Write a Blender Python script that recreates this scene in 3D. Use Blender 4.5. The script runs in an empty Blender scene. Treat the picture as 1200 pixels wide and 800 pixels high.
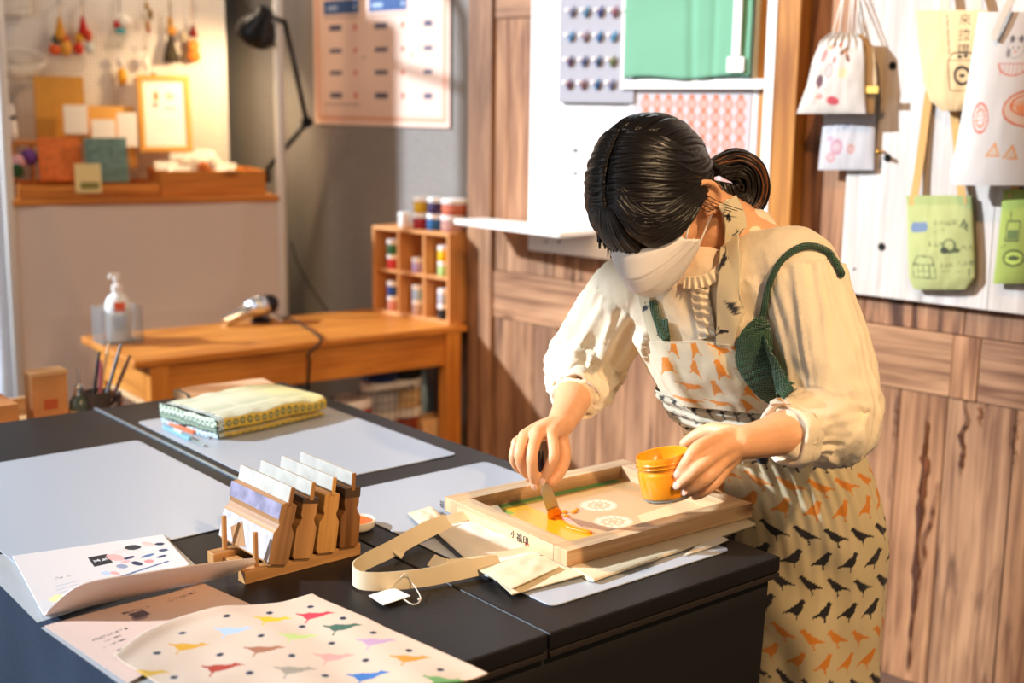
import bpy, bmesh, math, random
import numpy as np
from mathutils import Vector, Matrix, noise
random.seed(7)
sc = bpy.context.scene
COL = bpy.data.collections.new('workshop'); sc.collection.children.link(COL)
PI = math.pi
R_ = math.radians
sin, cos = math.sin, math.cos
# ---------------------------------------------------------------- camera
F_PX = 1481.0; CAM_Z = 1.40; TOP = 0.75
PITCH = 0.18537; ROLL = -0.0127
_cp, _sp = cos(PITCH), sin(PITCH)
FWD = Vector((0, _cp, -_sp)); _dn = Vector((0, -_sp, -_cp)); _rt = Vector((1, 0, 0))
RT = _rt*cos(ROLL) + _dn*sin(ROLL); DN = -_rt*sin(ROLL) + _dn*cos(ROLL)
CAM = Vector((0, 0, CAM_Z))
cam = bpy.data.objects.new('camera', bpy.data.cameras.new('camera')); COL.objects.link(cam)
m = Matrix.Identity(4)
for i, v in enumerate((RT, -DN, -FWD)):
    for j in range(3): m[j][i] = v[j]
m.translation = CAM
cam.matrix_world = m
cam.data.sensor_width = 36; cam.data.lens = F_PX*36/1200
cam.data.clip_start = .05
cam.data.dof.use_dof = True; cam.data.dof.focus_distance = 1.85; cam.data.dof.aperture_fstop = 3.0
sc.camera = cam
def ray(x, y): return (RT*((x-600)/F_PX) + DN*((y-400)/F_PX) + FWD)
def at_z(x, y, z=TOP):
    d = ray(x, y); return CAM + d*((z-CAM_Z)/d.z)
def at_y(x, y, Y):
    d = ray(x, y); return CAM + d*(Y/d.y)
def at_plane(x, y, p, n):
    d = ray(x, y); return CAM + d*((p-CAM).dot(n)/d.dot(n))
# frames
AT = 0.689657; BW = 0.79768
T = Matrix.Rotation(AT, 4, 'Z'); TI = T.inverted()
P0 = Vector((-0.14, 4.05, 0))
W = Matrix.Translation(P0) @ Matrix.Rotation(BW-PI/2, 4, 'Z'); WI = W.inverted()
def tuv(x, y, z=TOP):
    """table-frame coordinates of the point of a horizontal plane seen at a pixel"""
    return TI @ at_z(x, y, z)
def wst(x, y, d=0.0):
    """(s, z) on the right wall's plane, d in front of it"""
    n = (W.to_3x3() @ Vector((0, 1, 0)))
    p = WI @ at_plane(x, y, P0 - n*d, n)
    return p.x, p.z
# ---------------------------------------------------------------- materials
def N(nt, t, **kw):
    n = nt.nodes.new(t)
    for k, v in kw.items():
        if hasattr(n, k): setattr(n, k, v)
    return n
def srgb(r, g=None, b=None):
    if g is None: r, g, b = int(r[1:3], 16), int(r[3:5], 16), int(r[5:7], 16)
    f = lambda c: ((c/255+.055)/1.055)**2.4 if c/255 > .04045 else c/255/12.92
    return (f(r), f(g), f(b), 1)
MATS = {}
def mat(name, col='#808080', rough=.6, metal=0, var=0, vscale=30, bump=0, bscale=300, trans=0, ior=1.45, sss=0,
        coat=0, sheen=0, attr=False, alpha=1, emit=0, weave=0, stretch=(1, 1, 1), spec=.5, sscol=None, bdist=.002, bdet=4):
    if name in MATS: return MATS[name]
    m = bpy.data.materials.new(name); m.use_nodes = True; nt = m.node_tree; L = nt.links.new
    b = nt.nodes['Principled BSDF']
    c = srgb(col) if isinstance(col, str) else col
    b.inputs['Base Color'].default_value = c
    b.inputs['Roughness'].default_value = rough; b.inputs['Metallic'].default_value = metal
    b.inputs['IOR'].default_value = ior; b.inputs['Specular IOR Level'].default_value = spec
    b.inputs['Transmission Weight'].default_value = trans
    b.inputs['Alpha'].default_value = alpha
    b.inputs['Coat Weight'].default_value = coat; b.inputs['Sheen Weight'].default_value = sheen
    if sss:
        b.inputs['Subsurface Weight'].default_value = sss; b.inputs['Subsurface Radius'].default_value = (1, .3, .15) if not sscol else sscol
        b.inputs['Subsurface Scale'].default_value = .012
    if emit:
        b.inputs['Emission Color'].default_value = c; b.inputs['Emission Strength'].default_value = emit
    tc = N(nt, 'ShaderNodeTexCoord'); mp = N(nt, 'ShaderNodeMapping'); mp.inputs['Scale'].default_value = stretch
    L(tc.outputs['Object'], mp.inputs['Vector'])
    cur = None
    if attr:
        a = N(nt, 'ShaderNodeAttribute'); a.attribute_name = 'Col'; cur = a.outputs['Color']
    if var:
        n = N(nt, 'ShaderNodeTexNoise'); n.inputs['Scale'].default_value = vscale; n.inputs['Detail'].default_value = 5
        L(mp.outputs['Vector'], n.inputs['Vector'])
        mr = N(nt, 'ShaderNodeMapRange'); mr.inputs['From Min'].default_value = .3; mr.inputs['From Max'].default_value = .7
        mr.inputs['To Min'].default_value = 1-var; mr.inputs['To Max'].default_value = 1+var*.6
        L(n.outputs['Fac'], mr.inputs['Value'])
        mx = N(nt, 'ShaderNodeMix', data_type='RGBA', blend_type='MULTIPLY'); mx.inputs[0].default_value = 1
        if cur: L(cur, mx.inputs[6])
        else: mx.inputs[6].default_value = c
        cb = N(nt, 'ShaderNodeCombineColor')
        for i in range(3): L(mr.outputs['Result'], cb.inputs[i])
        L(cb.outputs['Color'], mx.inputs[7]); cur = mx.outputs[2]
    if cur: L(cur, b.inputs['Base Color'])
    if bump or weave:
        bp = N(nt, 'ShaderNodeBump'); bp.inputs['Strength'].default_value = bump or weave; bp.inputs['Distance'].default_value = bdist
        if weave:
            w1 = N(nt, 'ShaderNodeTexWave'); w2 = N(nt, 'ShaderNodeTexWave'); w2.bands_direction = 'Z'
            for w in (w1, w2):
                w.inputs['Scale'].default_value = bscale; w.inputs['Distortion'].default_value = 1.5; w.inputs['Detail'].default_value = 1
                L(mp.outputs['Vector'], w.inputs['Vector'])
            ad = N(nt, 'ShaderNodeMath', operation='ADD'); L(w1.outputs['Fac'], ad.inputs[0]); L(w2.outputs['Fac'], ad.inputs[1])
            L(ad.outputs[0], bp.inputs['Height'])
        else:
            n2 = N(nt, 'ShaderNodeTexNoise'); n2.inputs['Scale'].default_value = bscale; n2.inputs['Detail'].default_value = bdet
            L(mp.outputs['Vector'], n2.inputs['Vector']); L(n2.outputs['Fac'], bp.inputs['Height'])
        L(bp.outputs['Normal'], b.inputs['Normal'])
    MATS[name] = m
    return m
def woodmat(name, light, dark, rough=.55, grain=1.0, crack=0.0, tint=True, gscale=1.0, spec=.4):
    """wood with grain running along the UV map's v (metres); an attribute tints each board"""
    if name in MATS: return MATS[name]
    m = bpy.data.materials.new(name); m.use_nodes = True; nt = m.node_tree; L = nt.links.new
    b = nt.nodes['Principled BSDF']; b.inputs['Roughness'].default_value = rough; b.inputs['Specular IOR Level'].default_value = spec
    uv = N(nt, 'ShaderNodeUVMap'); uv.uv_map = 'UVMap'
    mp = N(nt, 'ShaderNodeMapping'); mp.inputs['Scale'].default_value = (55*gscale, 2.2*gscale, 1); L(uv.outputs['UV'], mp.inputs['Vector'])
    n1 = N(nt, 'ShaderNodeTexNoise'); n1.inputs['Scale'].default_value = 1; n1.inputs['Detail'].default_value = 7; n1.inputs['Roughness'].default_value = .6
    n1.inputs['Distortion'].default_value = .6
    L(mp.outputs['Vector'], n1.inputs['Vector'])
    mp2 = N(nt, 'ShaderNodeMapping'); mp2.inputs['Scale'].default_value = (9*gscale, 1.6*gscale, 1); L(uv.outputs['UV'], mp2.inputs['Vector'])
    n2 = N(nt, 'ShaderNodeTexNoise'); n2.inputs['Scale'].default_value = 1; n2.inputs['Detail'].default_value = 3; n2.inputs['Distortion'].default_value = 1.2
    L(mp2.outputs['Vector'], n2.inputs['Vector'])
    mth = N(nt, 'ShaderNodeMath', operation='MULTIPLY_ADD'); mth.inputs[1].default_value = .6*grain
    L(n1.outputs['Fac'], mth.inputs[0])
    m3 = N(nt, 'ShaderNodeMath', operation='MULTIPLY'); m3.inputs[1].default_value = .4; L(n2.outputs['Fac'], m3.inputs[0]); L(m3.outputs[0], mth.inputs[2])
    cr = N(nt, 'ShaderNodeValToRGB'); cr.color_ramp.elements[0].position = .36; cr.color_ramp.elements[1].position = .62
    cr.color_ramp.elements[0].color = srgb(dark); cr.color_ramp.elements[1].color = srgb(light)
    L(mth.outputs[0], cr.inputs['Fac'])
    # knots
    mp3 = N(nt, 'ShaderNodeMapping'); mp3.inputs['Scale'].default_value = (6*gscale, 2.6*gscale, 1); L(uv.outputs['UV'], mp3.inputs['Vector'])
    vo = N(nt, 'ShaderNodeTexVoronoi'); vo.inputs['Scale'].default_value = 1; L(mp3.outputs['Vector'], vo.inputs['Vector'])
    kr = N(nt, 'ShaderNodeMapRange'); kr.inputs['From Min'].default_value = .03; kr.inputs['From Max'].default_value = .11
    kr.inputs['To Min'].default_value = .28; kr.inputs['To Max'].default_value = 1; L(vo.outputs['Distance'], kr.inputs['Value'])
    mx = N(nt, 'ShaderNodeMix', data_type='RGBA', blend_type='MULTIPLY'); mx.inputs[0].default_value = 1
    L(cr.outputs['Color'], mx.inputs[6]); cb = N(nt, 'ShaderNodeCombineColor')
    for i, e in enumerate((.8, 1.0, 1.15)):
        pw = N(nt, 'ShaderNodeMath', operation='POWER'); pw.inputs[1].default_value = e; L(kr.outputs['Result'], pw.inputs[0]); L(pw.outputs[0], cb.inputs[i])
    L(cb.outputs['Color'], mx.inputs[7]); cur = mx.outputs[2]
    if crack:
        mp4 = N(nt, 'ShaderNodeMapping'); mp4.inputs['Scale'].default_value = (16, 1.5, 1); mp4.inputs['Location'].default_value = (3.3, 1.7, 0); L(uv.outputs['UV'], mp4.inputs['Vector'])
        n4 = N(nt, 'ShaderNodeTexNoise'); n4.inputs['Scale'].default_value = 1; n4.inputs['Detail'].default_value = 4; n4.inputs['Distortion'].default_value = .8; L(mp4.outputs['Vector'], n4.inputs['Vector'])
        cr4 = N(nt, 'ShaderNodeMapRange'); cr4.inputs['From Min'].default_value = .60; cr4.inputs['From Max'].default_value = .70
        L(n4.outputs['Fac'], cr4.inputs['Value'])
        sc4 = N(nt, 'ShaderNodeMath', operation='MULTIPLY'); sc4.inputs[1].default_value = crack; L(cr4.outputs['Result'], sc4.inputs[0])
        mx4 = N(nt, 'ShaderNodeMix', data_type='RGBA'); mx4.inputs[7].default_value = srgb('#3a1c0c'); L(sc4.outputs[0], mx4.inputs[0]); L(cur, mx4.inputs[6]); cur = mx4.outputs[2]
    if tint:
        a = N(nt, 'ShaderNodeAttribute'); a.attribute_name = 'Col'
        mx5 = N(nt, 'ShaderNodeMix', data_type='RGBA', blend_type='MULTIPLY'); mx5.inputs[0].default_value = 1
        L(cur, mx5.inputs[6]); L(a.outputs['Color'], mx5.inputs[7]); cur = mx5.outputs[2]
    L(cur, b.inputs['Base Color'])
    bp = N(nt, 'ShaderNodeBump'); bp.inputs['Strength'].default_value = .25; bp.inputs['Distance'].default_value = .002
    L(mth.outputs[0], bp.inputs['Height']); L(bp.outputs['Normal'], b.inputs['Normal'])
    MATS[name] = m
    return m
# ---------------------------------------------------------------- mesh builder
class MB:
    def __init__(s, X=None):
        s.v = []; s.f = []; s.uv = []; s.c = []; s.mi = []; s.X = X or Matrix.Identity(4); s.cur = (1, 1, 1, 1); s.m = 0
    def col(s, c):
        s.cur = srgb(c) if isinstance(c, str) else tuple(c) + ((1,) if len(c) == 3 else ()); return s
    def raw(s, vs, fs, uvs=None, X=None, cols=None):
        o = len(s.v); M = s.X @ X if X else s.X
        s.v += [M @ Vector(p) for p in vs]
        s.c += (cols if cols is not None else [s.cur]*len(vs))
        for i, f in enumerate(fs):
            s.f.append([o+k for k in f]); s.mi.append(s.m)
            s.uv.append(uvs[i] if uvs else [(vs[k][0], vs[k][1]) for k in f])
        return s
    def box(s, c, d, rz=0, R=None, taper=None):
        x, y, z = (k/2 for k in d)
        vs = [Vector((sx*x, sy*y, sz*z)) for sx in (-1, 1) for sy in (-1, 1) for sz in (-1, 1)]
        if taper:
            for q in vs:
                if q.z > 0: q.x *= taper; q.y *= taper
        fs = [(0, 1, 3, 2), (4, 6, 7, 5), (0, 4, 5, 1), (2, 3, 7, 6), (0, 2, 6, 4), (1, 5, 7, 3)]
        ax = max(range(3), key=lambda i: d[i]); ou, ov = random.uniform(0, 9), random.uniform(0, 9)
        uvs = []
        for f in fs:
            pts = [vs[k] for k in f]; ext = [max(p[i] for p in pts)-min(p[i] for p in pts) for i in range(3)]
            oth = [i for i in range(3) if i != ax and ext[i] > 1e-9]
            if ext[ax] > 1e-9: uvs.append([(ou+p[oth[0]]+.37*oth[0], ov+p[ax]) for p in pts])
            else: uvs.append([(ou+p[oth[0]], ov+p[oth[1]]*.2) for p in pts])
        M = Matrix.Translation(Vector(c)) @ (R.to_4x4() if R is not None else Matrix.Rotation(rz, 4, 'Z'))
        return s.raw([M @ p for p in vs], fs, uvs)
    def bar(s, p, q, w, h, up=(0, 0, 1)):
        p, q = Vector(p), Vector(q); d = q-p; y = d.normalized(); u = Vector(up)
        x = y.cross(u)
        if x.length < 1e-6: x = y.cross(Vector((1, 0, 0)))
        x.normalize(); z = x.cross(y)
        R = Matrix((x, y, z)).transposed()
        return s.box((p+q)/2, (w, d.length, h), R=R)
    def ring_faces(s, rings, closed=True, caps=(True, True), n=None):
        n = n or len(rings[0]); vs = [p for r in rings for p in r]; fs = []; uvs = []
        acc = 0
        for i in range(len(rings)-1):
            for j in range(n if closed else n-1):
                k = (j+1) % n
                fs.append((i*n+j, i*n+k, (i+1)*n+k, (i+1)*n+j)); uvs.append([(j/n, i*.02), ((j+1)/n, i*.02), ((j+1)/n, i*.02+.02), (j/n, i*.02+.02)])
        if closed and caps[0]: fs.append(tuple(range(n))[::-1]); uvs.append([(0, 0)]*n)
        if closed and caps[1]: fs.append(tuple((len(rings)-1)*n+j for j in range(n))); uvs.append([(0, 0)]*n)
        return s.raw(vs, fs, uvs)
    def tube(s, path, r, n=12, caps=(True, True), flat=1.0, up=None):
        P = [Vector(p) for p in path]; rs = r if isinstance(r, (list, tuple)) else [r]*len(P)
        rings = []; prev = None
        for i, p in enumerate(P):
            t = (P[min(i+1, len(P)-1)]-P[max(i-1, 0)]).normalized()
            if prev is None:
                a = Vector(up) if up else (Vector((0, 0, 1)) if abs(t.z) < .9 else Vector((1, 0, 0)))
                x = a.cross(t).normalized()
            else: x = (prev - t*prev.dot(t)).normalized()
            prev = x; y = t.cross(x)
            rr = rs[i]; ra, rb = rr if isinstance(rr, (tuple, list)) else (rr, rr*flat)
            rings.append([p + x*ra*cos(2*PI*k/n) + y*rb*sin(2*PI*k/n) for k in range(n)])
        return s.ring_faces(rings, True, caps)
    def lathe(s, prof, n=32, c=(0, 0, 0), R=None, caps=(True, True)):
        M = Matrix.Translation(Vector(c)) @ (R.to_4x4() if R is not None else Matrix.Identity(4))
        rings = [[M @ Vector((r*cos(2*PI*k/n), r*sin(2*PI*k/n), z)) for k in range(n)] for r, z in prof]
        return s.ring_faces(rings, True, caps)
    def grid(s, fn, nu, nv, colfn=None, closed=False, solid=0.0, back=None):
        """fn(a,b), a,b in 0..1 -> point;  colfn(a,b) -> linear rgb; solid = thickness"""
        P = [[Vector(fn(i/nu, j/nv)) for j in range(nv+1)] for i in range(nu+1)]
        C = [[(colfn(i/nu, j/nv) if colfn else s.cur) for j in range(nv+1)] for i in range(nu+1)]
        C = [[(tuple(c)+(1,) if len(c) == 3 else c) for c in r] for r in C]
        vs = [p for r in P for p in r]; cs = [c for r in C for c in r]; k = nv+1
        fs = [(i*k+j, (i+1)*k+j, (i+1)*k+j+1, i*k+j+1) for i in range(nu) for j in range(nv)]
        if solid:
            nr = []
            for i in range(nu+1):
                for j in range(nv+1):
                    du = P[min(i+1, nu)][j]-P[max(i-1, 0)][j]; dv = P[i][min(j+1, nv)]-P[i][max(j-1, 0)]
                    q = du.cross(dv); nr.append(q.normalized() if q.length > 1e-12 else Vector((0, 0, 1)))
            o = len(vs); vs = vs + [vs[i]-nr[i]*solid for i in range(o)]
            bc = back if back else None
            cs = cs + ([tuple(bc)]*o if bc else cs)
            fs += [(o+a[3], o+a[2], o+a[1], o+a[0]) for a in fs[:nu*nv]]
            for i in range(nu):
                a, b = i*k, (i+1)*k; fs.append((a, a+o, b+o, b)); a, b = i*k+nv, (i+1)*k+nv; fs.append((b, b+o, a+o, a))
            for j in range(nv):
                a, b = j, j+1; fs.append((b, b+o, a+o, a)); a, b = nu*k+j, nu*k+j+1; fs.append((a, a+o, b+o, b))
        uvs = None
        return s.raw(vs, fs, [[(vs[q][0], vs[q][2]) for q in f] for f in fs], cols=cs)
    def prism(s, poly, z0, z1, X=None):
        """2-D outline extruded in z (in frame X)"""
        n = len(poly); vs = [(x, y, z0) for x, y in poly] + [(x, y, z1) for x, y in poly]
        ar = sum(poly[i][0]*poly[(i+1) % n][1]-poly[(i+1) % n][0]*poly[i][1] for i in range(n))
        fs = [tuple(range(n))[::-1], tuple(range(n, 2*n))] + [(i, (i+1) % n, n+(i+1) % n, n+i) for i in range(n)]
        if ar < 0: fs = [f[::-1] for f in fs]
        return s.raw(vs, fs, None, X)
    def build(s, name, material, parent=None, bevel=0, smooth=False, seg=2, base=None, angle=40, subsurf=0):
        me = bpy.data.meshes.new(name)
        me.from_pydata([tuple(p) for p in s.v], [], s.f); me.update()
        ul = me.uv_layers.new(name='UVMap'); flat = [c for f in s.uv for p in f for c in p]
        if len(flat) == len(ul.data)*2: ul.data.foreach_set('uv', flat)
        ca = me.color_attributes.new('Col', 'FLOAT_COLOR', 'POINT')
        ca.data.foreach_set('color', [c for q in s.c for c in q])
        for mm in (material if isinstance(material, (list, tuple)) else [material]): me.materials.append(mm)
        me.polygons.foreach_set('material_index', s.mi)
        if smooth: me.polygons.foreach_set('use_smooth', [True]*len(me.polygons))
        o = bpy.data.objects.new(name, me); COL.objects.link(o)
        if parent is not None:
            me.transform(ROOTM[parent.name].inverted()); o.parent = parent; ROOTM[o.name] = ROOTM[parent.name]
        else:
            if base is None:
                xs = [p for p in s.v]; mn = [min(p[i] for p in xs) for i in range(3)]; mx = [max(p[i] for p in xs) for i in range(3)]
                base = Vector(((mn[0]+mx[0])/2, (mn[1]+mx[1])/2, mn[2]))
            me.transform(Matrix.Translation(-Vector(base))); o.location = base
            ROOTM[o.name] = Matrix.Translation(Vector(base))
        if bevel:
            b = o.modifiers.new('bevel', 'BEVEL'); b.width = bevel; b.segments = seg; b.limit_method = 'ANGLE'; b.angle_limit = R_(angle); b.harden_normals = False
            if smooth is False:
                me.polygons.foreach_set('use_smooth', [True]*len(me.polygons)); 
                w = o.modifiers.new('wn', 'WEIGHTED_NORMAL'); w.keep_sharp = True
        elif smooth == 'auto':
            me.set_sharp_from_angle(angle=R_(angle))
        if subsurf:
            q = o.modifiers.new('subsurf', 'SUBSURF'); q.levels = subsurf; q.render_levels = subsurf
        return o
ROOTM = {}
def thing(name, label, cat, M=None, group=None):
    o = bpy.data.objects.new(name, None); COL.objects.link(o); o.empty_display_size = .05
    M = M if isinstance(M, Matrix) else Matrix.Translation(Vector(M or (0, 0, 0)))
    o.matrix_world = M; ROOTM[o.name] = M.copy()
    return tag(o, label, cat, group)
def tag(o, label, cat=None, group=None, kind=None):
    o['label'] = label
    if cat: o['category'] = cat
    if group: o['group'] = group
    if kind: o['kind'] = kind
    return o
def struct(o):
    o['kind'] = 'structure'; return o
def copy_tree(root, M, label=None, group=None):
    r = root.copy(); COL.objects.link(r); r.matrix_world = M; ROOTM[r.name] = M.copy()
    if label: r['label'] = label
    if group: r['group'] = group
    for ch in list(root.children):
        c = ch.copy(); COL.objects.link(c); c.parent = r; ROOTM[c.name] = M.copy()
        for g in list(ch.children):
            d = g.copy(); COL.objects.link(d); d.parent = c; ROOTM[d.name] = M.copy()
    return r
def rrect(x0, y0, x1, y1, r, n=6):
    out = []
    for cx, cy, a in ((x1-r, y1-r, 0), (x0+r, y1-r, 90), (x0+r, y0+r, 180), (x1-r, y0+r, 270)):
        for k in range(n+1): t = R_(a+90*k/n); out.append((cx+r*cos(t), cy+r*sin(t)))
    return out
def sm(a, b, x):
    t = min(1, max(0, (x-a)/(b-a))); return t*t*(3-2*t)
def lerp(a, b, t): return a + (b-a)*t
def spline(pts, n=8):
    """Catmull-Rom through points (any dimension)"""
    P = [np.array(p, float) for p in pts]; P = [2*P[0]-P[1]] + P + [2*P[-1]-P[-2]]; out = []
    for i in range(1, len(P)-2):
        for k in range(n):
            t = k/n; a, b, c, d = P[i-1:i+3]
            out.append(.5*((2*b)+(-a+c)*t+(2*a-5*b+4*c-d)*t*t+(-a+3*b-3*c+d)*t**3))
    out.append(P[-2]); return out
# glyph rasteriser: text -> boolean bitmap, used to print words on cloth and paper
def glyphs(txt, px=48):
    cu = bpy.data.curves.new('glyph', 'FONT'); cu.body = txt; cu.size = 1; cu.resolution_u = 3
    o = bpy.data.objects.new('glyph', cu); COL.objects.link(o)
    dg = bpy.context.evaluated_depsgraph_get(); dg.update()
    me = o.evaluated_get(dg).to_mesh(); me.calc_loop_triangles()
    V = [v.co.copy() for v in me.vertices]; TR = [tuple(t.vertices) for t in me.loop_triangles]
    o.evaluated_get(dg).to_mesh_clear(); bpy.data.objects.remove(o); bpy.data.curves.remove(cu)
    if not V: return np.zeros((2, 2), bool)
    x0 = min(v.x for v in V); x1 = max(v.x for v in V); y0 = min(v.y for v in V); y1 = max(v.y for v in V)
    w, h = int((x1-x0)*px)+2, int((y1-y0)*px)+2
    im = np.zeros((h, w), bool)
    for a, b, c in TR:
        A, B, C_ = [((V[k].x-x0)*px, (V[k].y-y0)*px) for k in (a, b, c)]
        ax, bx = int(min(A[0], B[0], C_[0])), int(max(A[0], B[0], C_[0]))+1; ay, by = int(min(A[1], B[1], C_[1])), int(max(A[1], B[1], C_[1]))+1
        yy, xx = np.mgrid[ay:by+1, ax:bx+1]; yy = yy+.0; xx = xx+.0
        e = lambda P, Q: (Q[0]-P[0])*(yy-P[1])-(Q[1]-P[1])*(xx-P[0])
        e1, e2, e3 = e(A, B), e(B, C_), e(C_, A)
        msk = ((e1 >= -.3) & (e2 >= -.3) & (e3 >= -.3)) | ((e1 <= .3) & (e2 <= .3) & (e3 <= .3))
        ys, xs = np.nonzero(msk); ys = ys+ay; xs = xs+ax
        ok = (ys < h) & (xs < w) & (ys >= 0) & (xs >= 0); im[ys[ok], xs[ok]] = True
    return im
class Ink:
    """a list of printed marks in (a,b) sheet coordinates in metres; color(a,b)"""
    def __init__(s, base): s.base = srgb(base)[:3] if isinstance(base, str) else base; s.items = []
    def rect(s, x0, y0, x1, y1, c): s.items.append(('r', x0, y0, x1, y1, srgb(c)[:3])); return s
    def ell(s, cx, cy, rx, ry, c, rot=0, ring=0): s.items.append(('e', cx-max(rx, ry), cy-max(rx, ry), cx+max(rx, ry), cy+max(rx, ry), srgb(c)[:3], cx, cy, rx, ry, cos(rot), sin(rot), ring)); return s
    def text(s, im, x0, y0, h, c, w=None):
        hh, ww = im.shape; w = w or h*ww/hh; s.items.append(('t', x0, y0, x0+w, y0+h, srgb(c)[:3], im)); return s
    def poly(s, pts, c):
        xs = [p[0] for p in pts]; ys = [p[1] for p in pts]; s.items.append(('p', min(xs), min(ys), max(xs), max(ys), srgb(c)[:3], pts)); return s
    def line(s, x0, y0, x1, y1, w, c):
        d = math.hypot(x1-x0, y1-y0) or 1; nx, ny = -(y1-y0)/d*w/2, (x1-x0)/d*w/2
        return s.poly([(x0+nx, y0+ny), (x1+nx, y1+ny), (x1-nx, y1-ny), (x0-nx, y0-ny)], c)
    def __call__(s, a, b):
        for it in reversed(s.items):
            if it[1] <= a <= it[3] and it[2] <= b <= it[4]:
                k = it[0]
                if k == 'r': return it[5]
                if k == 'e':
                    cx, cy, rx, ry, c, sn, ring = it[6:]; dx, dy = a-cx, b-cy; u, v = dx*c+dy*sn, -dx*sn+dy*c
                    q = (u/rx)**2+(v/ry)**2
                    if q <= 1 and q >= ring*ring: return it[5]
                elif k == 't':
                    im = it[6]; i = int((b-it[2])/(it[4]-it[2])*(im.shape[0]-1)); j = int((a-it[1])/(it[3]-it[1])*(im.shape[1]-1))
                    if im[i, j]: return it[5]
                else:
                    P = it[6]; ins = False; n = len(P); j = n-1
                    for i in range(n):
                        if (P[i][1] > b) != (P[j][1] > b) and a < (P[j][0]-P[i][0])*(b-P[i][1])/(P[j][1]-P[i][1])+P[i][0]: ins = not ins
                        j = i
                    if ins: return it[5]
        return s.base
BIRD = [(-.5, .20), (-.30, .16), (-.12, .22), (.12, .18), (.28, .20), (.36, .27), (.46, .22), (.62, .17), (.46, .13), (.36, .08), (.22, -.04), (.02, -.12), (-.06, -.14),
        (-.12, -.30), (-.06, -.33), (-.16, -.34), (-.12, -.13), (-.20, -.08), (-.28, .04), (-.48, .14)]
CROW = [(-.55, -.22), (-.30, -.02), (-.12, .18), (.05, .34), (.10, .46), (.20, .52), (.30, .48), (.40, .42), (.30, .38), (.26, .22), (.22, .05), (.10, -.12), (.05, -.16), (.06, -.34),
        (.14, -.38), (-.04, -.38), (.0, -.34), (-.02, -.17), (-.12, -.16), (-.35, -.18), (-.55, -.30)]
def bird(ink, x, y, s, c, shape=BIRD, rot=0, flip=1, sy=1):
    ink.poly([(x+(p[0]*flip*cos(rot)-p[1]*sy*sin(rot))*s, y+(p[0]*flip*sin(rot)+p[1]*sy*cos(rot))*s) for p in shape], c)
SUN_E = 8.0; K_SPOT = 120; K_AREA = 27; WORLD = .09
# ================================================================ ROOM
wood_wall = woodmat('reclaimed_wood', '#b48a66', '#67422a', rough=.62, crack=.9)
pine = woodmat('pine', '#e2953f', '#a75d1c', rough=.42)
pine_pale = woodmat('pale_pine', '#e6c08f', '#b98452', rough=.5)
teak = woodmat('oiled_wood', '#b57c48', '#6b3f20', rough=.45)
white_m = mat('white_lacquer', '#f4f2ee', rough=.4)
# floor
fb = MB(); fb.col('#8a8480').box((0, 3, -.03), (9, 9, .06)); floor_m = mat('brown_floor', '#5c463a', rough=.7, var=.25, vscale=3, bump=.1, bscale=80)
struct(fb.build('floor', floor_m))
# wooden wall: boards in the wall frame, a few millimetres proud of one another
wb = MB(W); wb.col('#5b4030')
wb.box((1.6, .06, 1.25), (3.2, .06, 2.5))
rnd = random.Random(3)
def board(s0, s1, z0, z1, proud=0.0, tint=None):
    t = tint or rnd.choice([(1, .97, .95), (.85, .8, .78), (1.1, 1.05, 1.02), (.92, .88, .9), (1.04, .95, .88), (.78, .74, .74)])
    wb.cur = tuple(t)+(1,)
    g = .0012
    wb.box(((s0+s1)/2, .015-proud/2, (z0+z1)/2), (s1-s0-2*g, .03+proud, z1-z0-2*g))
def sx(x, y): return wst(x, y)[0]
low = [sx(581, 450), sx(607, 450), sx(636, 450), sx(672, 450), sx(700, 450), sx(735, 470), sx(775, 480), sx(820, 480), sx(870, 480), sx(930, 480), sx(1014, 520)]
low = [.11, .19, .29, .385, .46, .55, .66, .78, .93, 1.12, 1.30, 1.42, 1.515, 1.635, 1.80, 1.98, 2.2, 2.45, 2.8, 3.2]
tin = [(1.05, 1, .98), (1, .95, .93), (.83, .8, .82), (1.08, 1.02, .98), (.9, .84, .82), (1.02, .97, .93), (.95, .9, .9), (1.05, 1, .97), (.9, .85, .85), (1, .95, .92), (1.15, 1.1, 1.05), (.88, .80, .74), (1.0, .9, .8), (.9, .85, .82), (.98, .9, .84), (.85, .8, .8), (1, 1, 1), (.9, .85, .8), (1, 1, 1)]
for i in range(len(low)-1): board(low[i], low[i+1], 0, .735, 0, tin[i])
board(0.0, .075, 0, 1.02, .012, (1.0, .95, .9)); board(.075, .11, 0, 1.02, .012, (1.15, 1.12, 1.1))
board(.0, .105, 1.02, 2.5, .012, (.86, .82, .82)); 
board(.105, .165, .885, 1.655, 0, (1.1, 1.02, .96)); board(.165, .29, .885, 1.655, 0, (1.16, 1.08, 1.04)); board(.105, .5, 1.655, 1.75, .003, (.95, .9, .9)); board(.105, .5, 1.75, 2.5, 0, (1, .95, .95))
up = [.29, .37, .44, .56, .70, .9, 1.05, 1.21]
for i in range(len(up)-1): board(up[i], up[i+1], .885, 2.5 if up[i] >= .5 else 1.655, 0)
board(1.21, 1.36, .885, 2.5, 0, (1.22, 1.12, 1.06))
u2 = [1.36, 1.385, 1.405, 1.53, 1.66, 1.86, 2.1, 2.5, 3.2]
for i in range(len(u2)-1): board(u2[i], u2[i+1], .885, 2.5, 0, [(1.05, .95, .9), (1.1, 1, .9), (.95, .85, .82), (1.0, .9, .85), (.7, .64, .64), (.85, .8, .8), (1, 1, 1), (.9, .9, .9)][i])
board(.105, .75, .735, .885, .004, (1.25, 1.22, 1.2)); board(.75, 1.64, .735, .885, .004, (1.0, .95, .9)); board(1.64, 1.705, .735, .885, .006, (1.2, 1.1, 1.0)); board(1.705, 3.2, .735, .885, .004, (.88, .83, .83))
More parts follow.
